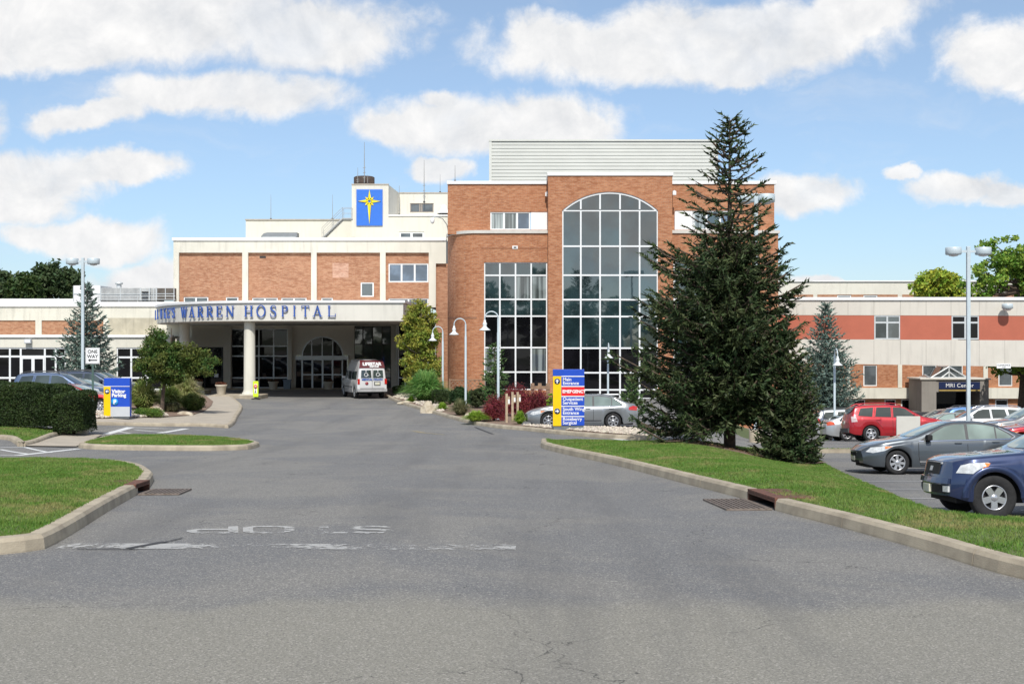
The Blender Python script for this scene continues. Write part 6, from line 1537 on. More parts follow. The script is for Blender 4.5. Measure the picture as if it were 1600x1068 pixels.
# ------------------------------------------------------------------ plants
def clump_leaves(centers, rad, per, size, flat=.0, squash=.7):
    n = len(centers); c = np.repeat(centers, per, 0); r = np.repeat(np.broadcast_to(rad, (n,)), per)
    d = rng.normal(size=(len(c), 3)); d /= np.linalg.norm(d, axis=1)[:, None]; d *= (rng.random(len(c)) ** .45 * r)[:, None]; d[:, 2] *= squash
    return leaf_quads(c + d, size, flat)
def ell_pts(e, n, shell=.55):
    cx, cy, cz, rx, ry, rz = e; d = rng.normal(size=(n, 3)); d /= np.linalg.norm(d, axis=1)[:, None]; d *= (shell + (1 - shell) * rng.random(n) ** .6)[:, None]
    return d * np.array([rx, ry, rz]) + np.array([cx, cy, cz])
def tree(label, loc, crowns, trunk_r, ncl, per, leaf, clr, mleaf, mbark, name='tree', group=None, lean=0, cat='tree', limbs=14, shell=.5):
    t = thing(name, label, cat, loc, 0, group); cen = []
    vol = [c[3] * c[4] * c[5] for c in crowns]
    for c, v in zip(crowns, vol): cen.append(ell_pts(c, max(6, int(ncl * v / sum(vol))), shell))
    cen = np.concatenate(cen); zmin = min(c[2] - c[5] * .5 for c in crowns); top = max(c[2] + c[5] * .6 for c in crowns); cx = np.average([c[0] for c in crowns], weights=vol); cy = np.average([c[1] for c in crowns], weights=vol)
    pts = [Vector((0, 0, -.3)), Vector((cx * .1, cy * .1, zmin * .5)), Vector((cx * .4, cy * .4, zmin)), Vector((cx * .9, cy * .9, (zmin + top) / 2)), Vector((cx, cy, top))]
    mb = MB(); mb.tube(pts, [trunk_r * 1.25, trunk_r, trunk_r * .85, trunk_r * .5, trunk_r * .15], 10); mb.build('trunk', mbark, t)
    mb = MB(); idx = rng.choice(len(cen), min(limbs, len(cen)), False)
    for i in idx:
        e = Vector(cen[i]); k = min(.95, max(.1, (e.z - zmin) / max(.1, top - zmin) * .6)); s_ = pts[2].lerp(pts[4], k) if e.z > zmin else pts[2]
        m_ = s_.lerp(e, .5) + Vector((0, 0, -.08 * (e - s_).length)); mb.tube([s_, m_, e], [trunk_r * .38, trunk_r * .22, trunk_r * .07], 6, False)
    mb.build('limbs', mbark, t)
    rad = clr * rng.uniform(.6, 1.3, len(cen)); np_mesh('crown', clump_leaves(cen, rad, per, leaf), 4, mleaf, t)
    return t
l_dark = leafm('leaf_dark', (.030, .062, .016), (.055, .085, .022))
l_maple = leafm('leaf_maple', (.045, .10, .02), (.12, .14, .03), .5)
l_yell = leafm('leaf_yellowing', (.15, .22, .03), (.36, .34, .06), .5)
l_mid = leafm('leaf_mid', (.11, .23, .03), (.24, .34, .05), .5)
l_lime = leafm('leaf_lime', (.20, .33, .035), (.42, .44, .06), .5)
l_blue = leafm('needle_blue', (.17, .24, .20), (.10, .15, .125), .5, .1)
l_need = leafm('needle_dark', (.034, .062, .022), (.058, .074, .028), .8, .12)
l_need2 = leafm('needle_weeping', (.05, .10, .03), (.09, .15, .05), .5, .1)
l_hedge = leafm('leaf_hedge', (.018, .036, .008), (.035, .06, .014), .55, .1)
l_far = leafm('leaf_far', (.042, .075, .03), (.07, .105, .04))
l_red = leafm('leaf_barberry', (.13, .022, .028), (.25, .038, .045), .6, .25)
l_grass = leafm('ornamental_blade', (.22, .30, .07), (.40, .42, .16), .5, .35)
l_grass2 = leafm('straw_blade', (.32, .36, .13), (.50, .46, .26), .5, .35)
l_lily = leafm('lily_blade', (.22, .38, .04), (.34, .46, .07), .45, .35)
barkp = mat('pale_bark', (.42, .38, .31), .9, col2=(.25, .21, .17), vs=6)

# small tree on the left bed
g = G(253, 645, .1); kx = g.y / F
def el(a, b, c, d, dy=0, Y=None, ry=None, g0=None):
    """crown lobe spanning photo columns a..b and rows c..d"""
    Y = Y or g.y; g0 = g0 or g; rx_ = (b - a) / 2 * Y / F; return (U((a + b) / 2, Y) - g0.x, dy, W((c + d) / 2, Y) - g0.z, rx_, ry or rx_, (d - c) / 2 * Y / F)
tree('small spreading green and rust leaved tree on the left planting bed', tuple(g), [el(214, 300, 542, 600), el(222, 275, 520, 560), el(238, 262, 508, 530), el(280, 336, 545, 588, .3), el(262, 310, 535, 575, -.3)], .085, 290, 95, .062, .34, l_maple, bark, limbs=40, shell=.25)
# columnar tree by the entrance
g = Vector((U(656, 80), 80, -3.75))
tree('upright yellow-green tree with pale stems between canopy and brick corner', tuple(g), [el(622, 690, 500, 560, 0, 80, 1.2), el(628, 684, 478, 530, 0, 80, 1.1), el(626, 688, 545, 605, 0, 80, 1.2), el(638, 672, 468, 500, 0, 80, .8)], .1, 240, 80, .085, .36, l_yell, barkp, limbs=46, shell=.25)
# background trees
def bgtree(label, spec, Y, ml, ncl, per, leaf, clr, tr=.3, group='background trees', zb=None, name='tree', shell=.5, limbs=16):
    global g
    a = min(s[0] for s in spec); b = max(s[1] for s in spec); X = U((a + b) / 2, Y); g = Vector((X, Y, zb if zb is not None else -4.2))
    return tree(label, tuple(g), [el(*s[:4], (s[4] if len(s) > 4 else 0), Y, None, g) for s in spec], tr, ncl, per, leaf, clr, ml, bark, name, group, limbs=limbs, shell=shell)
bgtree('dark broad tree in the middle of the far left group', [(48, 100, 412, 470), (58, 92, 408, 440), (40, 80, 430, 490)], 150, l_far, 130, 46, .26, .78, shell=.3, limbs=40)
bgtree('dark tree at the far left edge behind the low roof', [(-30, 22, 425, 490), (-20, 10, 420, 460)], 150, l_far, 95, 46, .26, .8, shell=.3, limbs=30)
bgtree('dark tree nearest the white air unit on the left roof', [(92, 130, 425, 480), (95, 122, 416, 450)], 152, l_far, 95, 46, .26, .75, shell=.3, limbs=30)
bgtree('lower dark tree filling the gap in the far left group', [(15, 58, 430, 490)], 146, l_dark, 80, 55, .3, 1.0)
bgtree('rounded yellow-green tree behind the bridge, left of the tall lamp', [(1424, 1470, 424, 480), (1455, 1508, 430, 480), (1440, 1495, 420, 450)], 128, l_lime, 190, 46, .19, .58, shell=.3, limbs=50)
bgtree('large green tree behind the bridge at the right edge', [(1522, 1580, 385, 470), (1550, 1620, 370, 440), (1580, 1680, 380, 480), (1500, 1540, 430, 475), (1530, 1560, 374, 395)], 121, l_mid, 330, 50, .19, .6, .35, zb=-5.7, limbs=90, shell=.3)
bgtree('tree with a thick trunk standing under the bridge at the right', [(1560, 1640, 500, 570), (1545, 1600, 560, 584), (1590, 1660, 560, 600)], 103, l_mid, 120, 60, .16, .6, .55, zb=-5.7)
bgtree('leafy tree behind the low wing on the far left of the roof plant', [(-120, -50, 420, 480)], 155, l_dark, 60, 50, .35, 1.1)
# trees across the street, which the glass front reflects
for i, (X, Yb, h) in enumerate(((-13, -52, 13.6), (-4, -50, 14.2), (4.5, -53, 12.6), (12.5, -50, 13.4), (20, -55, 11), (29, -52, 10), (38, -56, 11), (-24, -54, 12), (-36, -50, 12.5), (50, -52, 10))):
    z = -2.45; t = tree(('broad', 'tall', 'low', 'dense', 'slim', 'stocky', 'rounded', 'full', 'spreading', 'bushy')[i] + ' tree across the street, seen only as a reflection in the glass', (X, Yb, z), [(0, 0, h * .62, 4.2, 4, h * .38), (1.2, 0, h * .45, 4.6, 4, h * .25), (-1.5, 0, h * .5, 3.6, 3.5, h * .28)], .3, 90, 34, .42, 1.2, l_dark, bark, group='trees across the street')

# ---- conifers
def spruce(label, loc, H_, prof, m, levels, nb, trunk_r, twig=.45, sp=.11, wid=.028, nl=.12, droop=.25, up=.25, asym=None, thin=.3, name='spruce_tree', zlow=.3, dens=1.0, bare=0):
    """prof(z/H, azimuth) gives the branch length"""
    rng = np.random.default_rng(int(H_ * 97))
    t = thing(name, label, 'tree', loc); MB().tube([(0, 0, -.3), (0, 0, H_ * .5), (0, 0, H_)], [trunk_r, trunk_r * .55, .015], 10).build('trunk', bark, t)
    Q = []; bm_ = MB(); ga = 0
    for i in range(levels):
        f = i / (levels - 1); z = zlow + (H_ - zlow - .05) * f
        k = max(3, int(nb * (1 - .55 * f) * (1 - thin * float(sstep((f - .45) / .25)) * .66)))
        for j in range(k):
            ga += 2.39996; az = ga + rng.normal(0, .15); L_ = prof(z / H_, az) * rng.uniform(*((.5, 1.2) if thin > .5 and f > .35 else (.72, 1.12)))
            if L_ < .12: L_ = .12
            zz = z + rng.uniform(-.1, .1); d = np.array([math.cos(az), math.sin(az), 0]); n = max(5, int(L_ / .16)); u = np.linspace(0, 1, n)
            zc_ = zz + L_ * (-droop * (1 - f) * np.sin(u * 2.2) * .8 + up * (u ** 2.2) * (.5 + f)); c = d[None] * (u * L_)[:, None]; c[:, 2] = zc_
            bm_.tube([tuple(p) for p in c[::max(1, n // 4)]] + [tuple(c[-1])], [.022 * trunk_r / .15] * (len(c[::max(1, n // 4)])) + [.004], 4, False)
            # twigs to both sides
            m_ = max(4, int(L_ / sp * dens)); m_ = max(4, int(m_ * (1 - thin * float(sstep((f - .5) / .2)) * .55))); uu = np.sort(rng.uniform(bare, 1, m_)); base = np.stack([np.interp(uu, u, c[:, a]) for a in range(3)], 1)
            side = np.where(rng.random(m_) < .5, -1, 1); perp = np.array([-d[1], d[0], 0]); ang = rng.uniform(.5, 1.2, m_)
            td = d[None] * np.cos(ang)[:, None] + perp[None] * (np.sin(ang) * side)[:, None]; td[:, 2] = rng.normal(-.22, .22, m_) + .25 * f
            tl = twig * (1.05 - uu * .75) * rng.uniform(.5, 1.15, m_) * min(1, .35 + L_ / 2)
            # the tip itself is a twig
            base = np.concatenate([base, c[-1:][[0, 0]]]); td = np.concatenate([td, np.array([[d[0], d[1], .25 + .4 * f], [d[0] * .8, d[1] * .8, .6]])]); tl = np.concatenate([tl, [twig * .5, twig * .35]])
            ns = max(2, int(round(twig / nl)))
            for s_ in range(ns):
                fr = (s_ + rng.uniform(.1, .9, len(base))) / ns; p = base + td * (tl * fr)[:, None]
                nd = td + rng.normal(0, .55, (len(base), 3)); nd /= np.linalg.norm(nd, axis=1)[:, None]; w_ = np.cross(nd, rng.normal(size=(len(base), 3))); w_ /= np.linalg.norm(w_, axis=1)[:, None] + 1e-9
                ln = nl * rng.uniform(.8, 1.5, len(base))[:, None]; ww = wid * rng.uniform(.7, 1.3, len(base))[:, None]
                Q.append(np.stack([p - nd * ln * .3, p + w_ * ww, p + nd * ln, p - w_ * ww], 1))
    bm_.build('branches', bark, t); V = np.concatenate([q.reshape(-1, 3) for q in Q]); np_mesh('needles', V, 4, m, t); return t
# big dark spruce: left outline fuller than the right one
Hs = W(187, SPR.y) - (tz(SPR.x, SPR.y) + .15)
def prof_big(f, az):
    l = np.interp(f, [0, .03, .08, .2, .38, .5, .58, .62, .75, .87, .95, 1], [2.15, 2.35, 2.6, 2.65, 2.5, 2.3, 1.95, 1.1, .92, .75, .36, .1])
    r = np.interp(f, [0, .03, .08, .2, .38, .5, .6, .7, .8, .88, .95, 1], [1.6, 1.7, 1.8, 1.85, 1.75, 1.55, 1.3, 1.2, 1.0, .8, .38, .1])
    k = .5 + .5 * math.cos(az); w = r * k + l * (1 - k)
    return float(w) * (1 + .17 * math.sin(az * 3 + f * 17) + .17 * math.sin(f * 40 + az))
spruce('tall dark spruce on the grass island, thin at the top', (SPR.x, SPR.y, tz(SPR.x, SPR.y) + .15), Hs, prof_big, l_need, 62, 17, .2, twig=.6, sp=.062, wid=.030, nl=.13, zlow=1.3, dens=1.0, bare=.08, thin=1.0, droop=.40)
spruce('smaller dense dark spruce leaning against the tall one on its right', (SPR2.x, SPR2.y, tz(SPR2.x, SPR2.y) + .1), 3.9, lambda f, az: float(np.interp(f, [0, .1, .5, .8, 1], [.78, .88, .8, .45, .05])), l_need, 38, 14, .09, twig=.36, sp=.05, wid=.03, nl=.12, zlow=.12)
Yb_ = 84; zb_ = -3.7; spruce('blue-green spruce behind the one way sign on the left', (U(136, Yb_), Yb_, zb_), W(444, Yb_) - zb_, lambda f, az: float(np.interp(f, [0, .2, .6, .8, 1], [2.05, 1.95, 1.15, .5, .06])), l_blue, 38, 11, .12, twig=.55, sp=.10, wid=.045, nl=.17, droop=.05, up=.35, dens=1.0)
Yb_ = 78; zb_ = -5.3; spruce('blue-green spruce beyond the silver cars in the right lot', (U(1290, Yb_), Yb_, zb_), W(476, Yb_) - zb_, lambda f, az: float(np.interp(f, [0, .2, .45, .7, .85, 1], [1.9, 2.0, 1.7, .85, .45, .05])), l_blue, 40, 13, .12, twig=.55, sp=.08, wid=.04, nl=.16, droop=.05, up=.35)
Yb_ = 72; zb_ = tz(U(772, 72), 72); spruce('weeping green conifer in front of the left tall window', (U(773, Yb_), Yb_, zb_), W(537, Yb_) - zb_, lambda f, az: float(np.interp(f, [0, .3, .7, 1], [.8, .75, .45, .1])), l_need2, 22, 8, .06, twig=.5, sp=.1, wid=.04, nl=.15, droop=.9, up=-.2)
Yb_ = 60; zb_ = tz(U(985, 60), 60); spruce('young green conifer behind the boot of the silver sedan', (U(987, Yb_), Yb_, zb_), W(592, Yb_) - zb_, lambda f, az: float(np.interp(f, [0, .4, 1], [.6, .5, .05])), l_need2, 20, 8, .05, twig=.3, sp=.08, wid=.035, nl=.12)

# ---- clipped hedges
def hedge(label, x0, x1, y0, y1, z0, z1, n, leaf, m, name='hedge', rz=0, bumpy=.08, cen=None, legs=False):
    cx, cy = (x0 + x1) / 2, (y0 + y1) / 2; t = thing(name, label, 'hedge', (cx, cy, z0)); hx, hy, h = (x1 - x0) / 2, (y1 - y0) / 2, z1 - z0
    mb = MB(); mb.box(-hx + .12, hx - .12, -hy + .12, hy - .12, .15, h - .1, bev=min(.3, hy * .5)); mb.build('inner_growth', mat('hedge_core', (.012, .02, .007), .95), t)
    A = [2 * hx * h, 2 * hx * 2 * hy, 2 * hy * h * 2]; P_ = []
    for q, fr in (('f', A[0]), ('t', A[1]), ('s', A[2])):
        k = int(n * fr / sum(A)); a, b = rng.uniform(-1, 1, k), rng.uniform(-1, 1, k)
        if q == 'f': P_.append(np.stack([a * hx, np.full(k, -hy), (b + 1) / 2 * h], 1))
        if q == 't': P_.append(np.stack([a * hx, b * hy, np.full(k, h)], 1))
        if q == 's': P_.append(np.stack([np.sign(a) * hx, b * hy, np.abs(rng.random(k)) * h], 1))
    p = np.concatenate(P_)
    # superellipsoid rounding of the edges and slow bulges
    r = (np.abs(p[:, 0] / hx) ** 8 + np.abs(p[:, 1] / hy) ** 6 + np.abs((p[:, 2] / h * 2 - 1)) ** 8) ** (1 / 7); r = np.maximum(r, 1)
    c = np.array([0, 0, h / 2]); p = (p - c) / r[:, None] * 1.0 + c
    bl = bumpy * (np.sin(p[:, 0] * 2.1) * np.cos(p[:, 2] * 2.6 + 1) + .6 * np.sin(p[:, 0] * 5 + p[:, 2] * 4)) ; d = (p - c); d /= np.linalg.norm(d, axis=1)[:, None]
    p = p + d * (bl + rng.normal(0, .025, len(p)))[:, None]
    if legs: keep = (p[:, 2] > .12 + .22 * (np.sin(p[:, 0] * 2.3 + .7) > .35) * rng.random(len(p))); p = p[keep]
    np_mesh('leaves', leaf_quads(p, leaf), 4, m, t); return t
g0 = G(60, 679, .1); xa, xb = -22.5, U(92, g0.y)
hedge('long clipped dark yew hedge screening the cars on the left', xa, U(103, 46.6), 46.2, 48.0, tz(-18, 46.5) + .05, W(600, 46.3), 52000, .035, l_hedge, legs=True)
hedge('rounded dark yew bush at the right end of the long hedge', U(88, 46), U(135.5, 46), 45.4, 47.4, tz(-15, 46) + .03, W(614, 45.6), 19000, .033, l_hedge, name='yew_bush', legs=True)
g1 = G(688, 632, .13); hedge('small square clipped box hedge beside the big green grass', U(675, g1.y), U(703, g1.y), g1.y, g1.y + 1.2, g1.z, W(611, g1.y), 9000, .03, l_hedge, name='box_hedge', bumpy=.02)
Yh = 90; hedge('low dark box cushion at the foot of the entrance glass', U(613, Yh), U(640, Yh), Yh, Yh + 1, tz(-7, Yh) + .1, W(604, Yh), 5000, .035, l_hedge, name='box_hedge', bumpy=.05)
# ---- loose shrubs
def shrub(label, a, b, c, d, base_py, m, n, leaf, name='shrub', spiky=0.0, Y=None, dz=.13):
    gg = G((a + b) / 2, base_py, dz) if Y is None else Vector((U((a + b) / 2, Y), Y, tz(U((a + b) / 2, Y), Y) + dz)); Y = gg.y; hw_ = (b - a) / 2 * Y / F; h = W(c, Y) - gg.z
    t = thing(name, label, 'shrub', tuple(gg)); k = max(20, int(n / 60))
    mb = MB()
    for i in range(12): az = rng.uniform(0, 6.28); q = rng.uniform(.2, .7) * hw_; mb.tube([(0, 0, -.05), (q * .5 * math.cos(az), q * .5 * math.sin(az), h * .4), (q * math.cos(az), q * math.sin(az), h * .75)], [.02, .014, .006], 5, False)
    mb.build('stems', bark, t)
    if spiky:
        # arching shoots set with small leaves, which give a feathery outline
        m_ = int(n / 14); az = rng.uniform(0, 6.283, m_); el_ = np.arccos(rng.uniform(.0, 1, m_)); dr = np.stack([np.cos(az) * np.sin(el_) * hw_, np.sin(az) * np.sin(el_) * hw_, np.cos(el_) * h * .98], 1)
        dr *= rng.uniform(.75, 1.1, m_)[:, None]; u = rng.uniform(.35, 1, (m_, 14)); p = (dr[:, None] * u[:, :, None]); p[:, :, 2] += h * .12 * np.sin(u * 3.1); p = p.reshape(-1, 3) + rng.normal(0, .025, (m_ * 14, 3)); p[:, 2] = np.maximum(p[:, 2], .02)
        np_mesh('foliage', leaf_quads(p, leaf), 4, m, t)
    else:
        cen = ell_pts((0, 0, h * .5, hw_ * .85, hw_ * .8, h * .45), k, .4); cen[:, 2] = np.maximum(cen[:, 2], .06)
        q = clump_leaves(cen, hw_ * .28, 60, leaf); q[:, 2] = np.maximum(q[:, 2], .0); np_mesh('foliage', q, 4, m, t)
    return t
shrub('small red barberry with three wooden bollard lights beside it', 752, 792, 616, 658, 657, l_red, 15000, .028, 'barberry', 1)
shrub('big red barberry behind the small one', 778, 838, 598, 642, 645, l_red, 17000, .034, 'barberry', 1, Y=61)
shrub('drooping red barberry reaching towards the direction sign', 815, 864, 608, 642, 648, l_red, 13000, .034, 'barberry', 1, Y=61.5)
shrub('dark green shrub right of the square box hedge', 701, 733, 603, 632, 634, leafm('leaf_deep', (.022, .055, .018), (.04, .08, .025)), 8000, .045, Y=70)
shrub('blue-dark low conifer bush under the middle crook lamp', 733, 757, 602, 640, 640, l_need, 8000, .042, Y=68)
shrub('mid green round shrub below the weeping conifer', 725, 765, 608, 632, 634, leafm('leaf_fresh', (.04, .10, .03), (.08, .15, .04)), 7000, .045, Y=69)
shrub('dark shrub behind the red barberries near the window', 752, 795, 600, 625, 634, l_hedge, 7000, .045, Y=73)
shrub('yellow-green bush peeping left of the direction sign', 853, 868, 611, 640, 650, l_lily, 3000, .035, Y=60)
shrub('low green shrub at the right end of the left bed', 282, 322, 614, 643, 642, leafm('leaf_olive', (.07, .11, .02), (.14, .17, .04)), 9000, .035)
shrub('dull low brown-green shrub under the small left tree', 255, 284, 628, 644, 644, leafm('leaf_dull', (.06, .07, .03), (.12, .11, .05)), 6000, .03)
shrub('bright low groundcover before the brown boulder', 205, 256, 638, 652, 651, leafm('leaf_cover', (.07, .15, .02), (.16, .22, .04)), 8000, .03, 'groundcover')
def grass_clump(label, a, b, c, base_py, m, n, name='ornamental_grass', wid=.024, Y=None, arch=1.0, dz=.13):
    gg = G((a + b) / 2, base_py, dz) if Y is None else Vector((U((a + b) / 2, Y), Y, tz(U((a + b) / 2, Y), Y) + dz)); Y = gg.y; hw_ = (b - a) / 2 * Y / F; h = W(c, Y) - gg.z
    t = thing(name, label, 'grass', tuple(gg)); az = rng.uniform(0, 6.283, n); q = np.sqrt(rng.random(n)); b0 = np.stack([np.cos(az) * q * hw_ * .25, np.sin(az) * q * hw_ * .25, np.zeros(n)], 1)
    az2 = az + rng.normal(0, .5, n); out = hw_ * rng.uniform(.1, 1.18, n) * arch; hh_ = h * rng.uniform(.45, 1.12, n) * np.sqrt(np.maximum(.15, 1 - (out / hw_) ** 2 * .55)); d = np.stack([np.cos(az2), np.sin(az2), np.zeros(n)], 1)
    us = [0, .4, .75, 1.0]; pts = []
    for u in us: p = b0 + d * (out * u ** 1.6)[:, None]; p[:, 2] = hh_ * (u * 1.9 - u ** 2 * (.85 + .45 * out / hw_)) ; pts.append(p)
    sd = np.stack([-np.sin(az2 + rng.normal(0, .8, n)), np.cos(az2), np.zeros(n)], 1) * wid; Q = []
    for i in range(3):
        w0, w1 = (1, .9, .6, .08)[i], (1, .9, .6, .08)[i + 1]; Q.append(np.stack([pts[i] - sd * w0, pts[i] + sd * w0, pts[i + 1] + sd * w1, pts[i + 1] - sd * w1], 1))
    np_mesh('blades', np.concatenate([x.reshape(-1, 3) for x in Q]), 4, m, t); MB().lathe([(hw_ * .25, 0), (hw_ * .2, .08), (0, .1)], 10).build('crown', mat('dry_stubble', (.16, .13, .06), .95), t); return t
grass_clump('big fountain of green grass by the entrance kerb', 626, 704, 578, 627, leafm('green_blade', (.15, .32, .08), (.26, .42, .13), .5, .35), 3400, wid=.024)
grass_clump('arching olive grass left of the small tree trunk', 194, 256, 592, 640, l_grass, 1900, wid=.026)
grass_clump('tall pale plumed grass right of the small tree trunk', 262, 318, 580, 636, l_grass2, 1900, wid=.024, arch=.9)
grass_clump('middle olive grass directly behind the small tree trunk', 234, 292, 598, 638, l_grass, 1500, wid=.024)
grass_clump('straw tipped spiky grass between box hedge and barberry', 700, 740, 622, 648, leafm('tipped_blade', (.10, .15, .05), (.28, .27, .14), .5, .3), 1500, wid=.012)
grass_clump('bright day lily clump below the small red barberry', 722, 765, 641, 658, l_lily, 1700, 'day_lily', .016)
grass_clump('bright day lily clump right of the wooden bollards', 801, 824, 641, 662, l_lily, 1200, 'day_lily', .015)
grass_clump('small bright day lily clump beside the upright boulder', 680, 702, 628, 641, l_lily, 800, 'day_lily', .014)
grass_clump('small bright day lily clump at the foot of the green fountain grass', 634, 652, 618, 628, l_lily, 700, 'day_lily', .014)
# leaf litter under the spruces
n = 700; a = rng.uniform(0, 6.28, n); q = np.sqrt(rng.random(n)) * 1.9; X = SPR.x + q * np.cos(a); Yq = SPR.y + q * np.sin(a)
tag(np_mesh('needle_litter', leaf_quads(np.stack([X, Yq, terr(X, Yq) + .29], 1), .035, .9), 4, mat('dry_litter', (.16, .10, .05), .9, island=.5)), kind='stuff')

# ------------------------------------------------------------------ sky, sun, camera
SUN_EL, SUN_AZ = R(48), R(1)      # behind the camera and to the right
w = bpy.data.worlds.new('World'); SC.world = w; w.use_nodes = True; N, L = w.node_tree.nodes, w.node_tree.links
bg = N['Background']; sky = N.new('ShaderNodeTexSky'); sky.sky_type = 'NISHITA'; sky.sun_disc = False
sx, sy = math.sin(SUN_AZ), -math.cos(SUN_AZ)
sky.sun_elevation = SUN_EL; sky.sun_rotation = math.atan2(sx, sy); sky.air_density = 1.0; sky.dust_density = .4; sky.ozone_density = 2.2; sky.altitude = 100
tc = N.new('ShaderNodeTexCoord'); sp = N.new('ShaderNodeSeparateXYZ'); L.new(tc.outputs['Generated'], sp.inputs[0])
ay = mth(N, L, 'MAXIMUM', mth(N, L, 'ABSOLUTE', sp.outputs[1]), .02)
u_ = mth(N, L, 'DIVIDE', sp.outputs[0], ay); v_ = mth(N, L, 'DIVIDE', sp.outputs[2], ay)
cb = N.new('ShaderNodeCombineXYZ'); L.new(u_, cb.inputs[0]); L.new(v_, cb.inputs[1]); uv = cb.outputs[0]
# billows: domain warp then compare with the cloud shapes
wn = N.new('ShaderNodeTexNoise'); wn.inputs['Scale'].default_value = 9; wn.inputs['Detail'].default_value = 6; wn.inputs['Roughness'].default_value = .6; L.new(uv, wn.inputs['Vector'])
wa_ = N.new('ShaderNodeVectorMath'); wa_.operation = 'MULTIPLY_ADD'; L.new(wn.outputs['Color'], wa_.inputs[0]); wa_.inputs[1].default_value = (.11, .06, 0); 
ws_ = N.new('ShaderNodeVectorMath'); ws_.operation = 'SUBTRACT'; L.new(uv, ws_.inputs[0]); ws_.inputs[1].default_value = (.055, .03, 0); L.new(ws_.outputs[0], wa_.inputs[2]); uw = wa_.outputs[0]
blobs = [(200, 22, 370, 82), (60, 70, 210, 42), (490, 50, 165, 68), (360, 150, 205, 44), (150, 180, 110, 26), (60, 270, 130, 55), (170, 265, 130, 30), (40, 310, 100, 40), (730, 195, 185, 55), (860, 190, 120, 48), (600, 205, 90, 36), (960, 78, 235, 56), (1150, 55, 260, 68), (1330, 28, 140, 42), (860, 60, 110, 45), (1150, 105, 60, 30), (1572, 100, 122, 62), (1250, 300, 95, 36), (1505, 300, 90, 26), (1590, 310, 60, 22), (130, 365, 130, 34), (240, 425, 110, 36), (690, 268, 50, 26), (1290, 440, 70, 12), (680, 155, 40, 20), (1410, 280, 30, 12), (-120, 200, 120, 60), (1750, 330, 120, 40), (1800, 80, 120, 60)]
dens = None; shade = None
for cx, cy, rx_, ry_ in blobs:
    s1 = N.new('ShaderNodeVectorMath'); s1.operation = 'SUBTRACT'; L.new(uw, s1.inputs[0]); s1.inputs[1].default_value = ((cx - CX) / F, (CY - cy) / F, 0)
    s2 = N.new('ShaderNodeVectorMath'); s2.operation = 'MULTIPLY'; L.new(s1.outputs[0], s2.inputs[0]); s2.inputs[1].default_value = (F / rx_, F / ry_, 0)
    s3 = N.new('ShaderNodeVectorMath'); s3.operation = 'LENGTH'; L.new(s2.outputs[0], s3.inputs[0])
    d = mth(N, L, 'SUBTRACT', 1.0, s3.outputs['Value']); dens = d if dens is None else mth(N, L, 'SMOOTH_MAX', dens, d, .12)
nz = noise(N, L, uv, 22, 9, .62, .3); nb_ = noise(N, L, uv, 6, 6, .6)
front = mth(N, L, 'GREATER_THAN', sp.outputs[1], 0)
gen = mth(N, L, 'MULTIPLY', mth(N, L, 'SUBTRACT', noise(N, L, tc.outputs['Generated'], 3.2, 7, .55), .52), 4)
outside = mth(N, L, 'GREATER_THAN', mth(N, L, 'MAXIMUM', mth(N, L, 'ABSOLUTE', u_), v_), .48)
dens = mth(N, L, 'MAXIMUM', mth(N, L, 'MULTIPLY_ADD', mth(N, L, 'SUBTRACT', 1, front), -9, dens), mth(N, L, 'MULTIPLY_ADD', mth(N, L, 'SUBTRACT', 1, mth(N, L, 'MAXIMUM', outside, mth(N, L, 'SUBTRACT', 1, front))), -9, gen))
dn = mth(N, L, 'ADD', dens, mth(N, L, 'MULTIPLY', mth(N, L, 'SUBTRACT', nz, .5), 1.1))
alpha = ramp(N, L, dn, (-.16, .36))
alpha = mth(N, L, 'MULTIPLY', alpha, mth(N, L, 'MULTIPLY_ADD', ramp(N, L, nb_, (.3, .5)), .15, .85))
ws2 = N.new('ShaderNodeVectorMath'); ws2.operation = 'MULTIPLY'; L.new(uw, ws2.inputs[0]); ws2.inputs[1].default_value = (4, 13, 1)
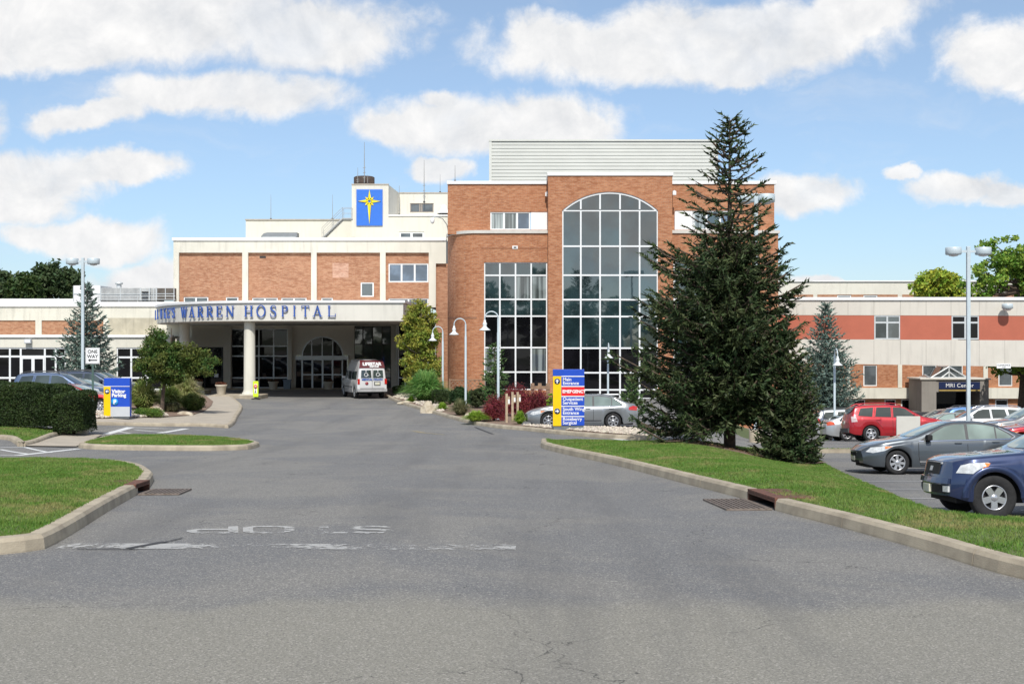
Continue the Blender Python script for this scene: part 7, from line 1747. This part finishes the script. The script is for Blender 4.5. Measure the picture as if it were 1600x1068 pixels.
wisp = mth(N, L, 'MULTIPLY', ramp(N, L, noise(N, L, ws2.outputs[0], 1.3, 8, .62, .5), (.52, .8)), .3)
alpha = mth(N, L, 'MAXIMUM', alpha, wisp)
# grey undersides: thicker parts and lower billows are duller
vn = N.new('ShaderNodeVectorMath'); vn.operation = 'ADD'; L.new(uv, vn.inputs[0]); vn.inputs[1].default_value = (.004, .016, 0)
nz2 = noise(N, L, vn.outputs[0], 22, 9, .62, .3)
lit = mth(N, L, 'MULTIPLY_ADD', mth(N, L, 'SUBTRACT', nz, nz2), 1.6, mth(N, L, 'MULTIPLY_ADD', mth(N, L, 'SUBTRACT', nb_, .5), .9, .55), clamp=True)
CS = .13
ccol = mixc(N, L, lit, tuple(x / CS for x in (.64, .66, .69)), tuple(x / CS for x in (.93, .92, .91)))
hs = N.new('ShaderNodeHueSaturation'); L.new(sky.outputs[0], hs.inputs['Color']); hs.inputs['Saturation'].default_value = .86; hs.inputs['Value'].default_value = 1.0
skt = mixc(N, L, ramp(N, L, v_, (0, .32)), (.64, .745, .90), (.89, .92, .94)); skc = mixc(N, L, 1.0, hs.outputs[0], skt, 'MULTIPLY')
L.new(mixc(N, L, alpha, skc, ccol), bg.inputs[0]); bg.inputs[1].default_value = CS
sl = bpy.data.lights.new('sun', 'SUN'); sl.energy = 4.1; sl.angle = R(.53); sl.color = (1, .955, .88); so_ = bpy.data.objects.new('sun', sl); C.objects.link(so_)
dirv = Vector((sx * math.cos(SUN_EL), sy * math.cos(SUN_EL), math.sin(SUN_EL))); so_.rotation_euler = dirv.to_track_quat('Z', 'Y').to_euler()
cd = bpy.data.cameras.new('camera'); cd.lens = 45; cd.sensor_width = 36; cd.clip_end = 9000; cd.clip_start = .1
co = bpy.data.objects.new('camera', cd); C.objects.link(co); co.location = (0, 0, 0); co.rotation_euler = (R(90), 0, 0); SC.camera = co
SC.view_settings.view_transform = 'Standard'; SC.view_settings.look = 'None'; SC.view_settings.exposure = .15; SC.view_settings.gamma = 1
SC.cycles.max_bounces = 6; SC.cycles.transparent_max_bounces = 8
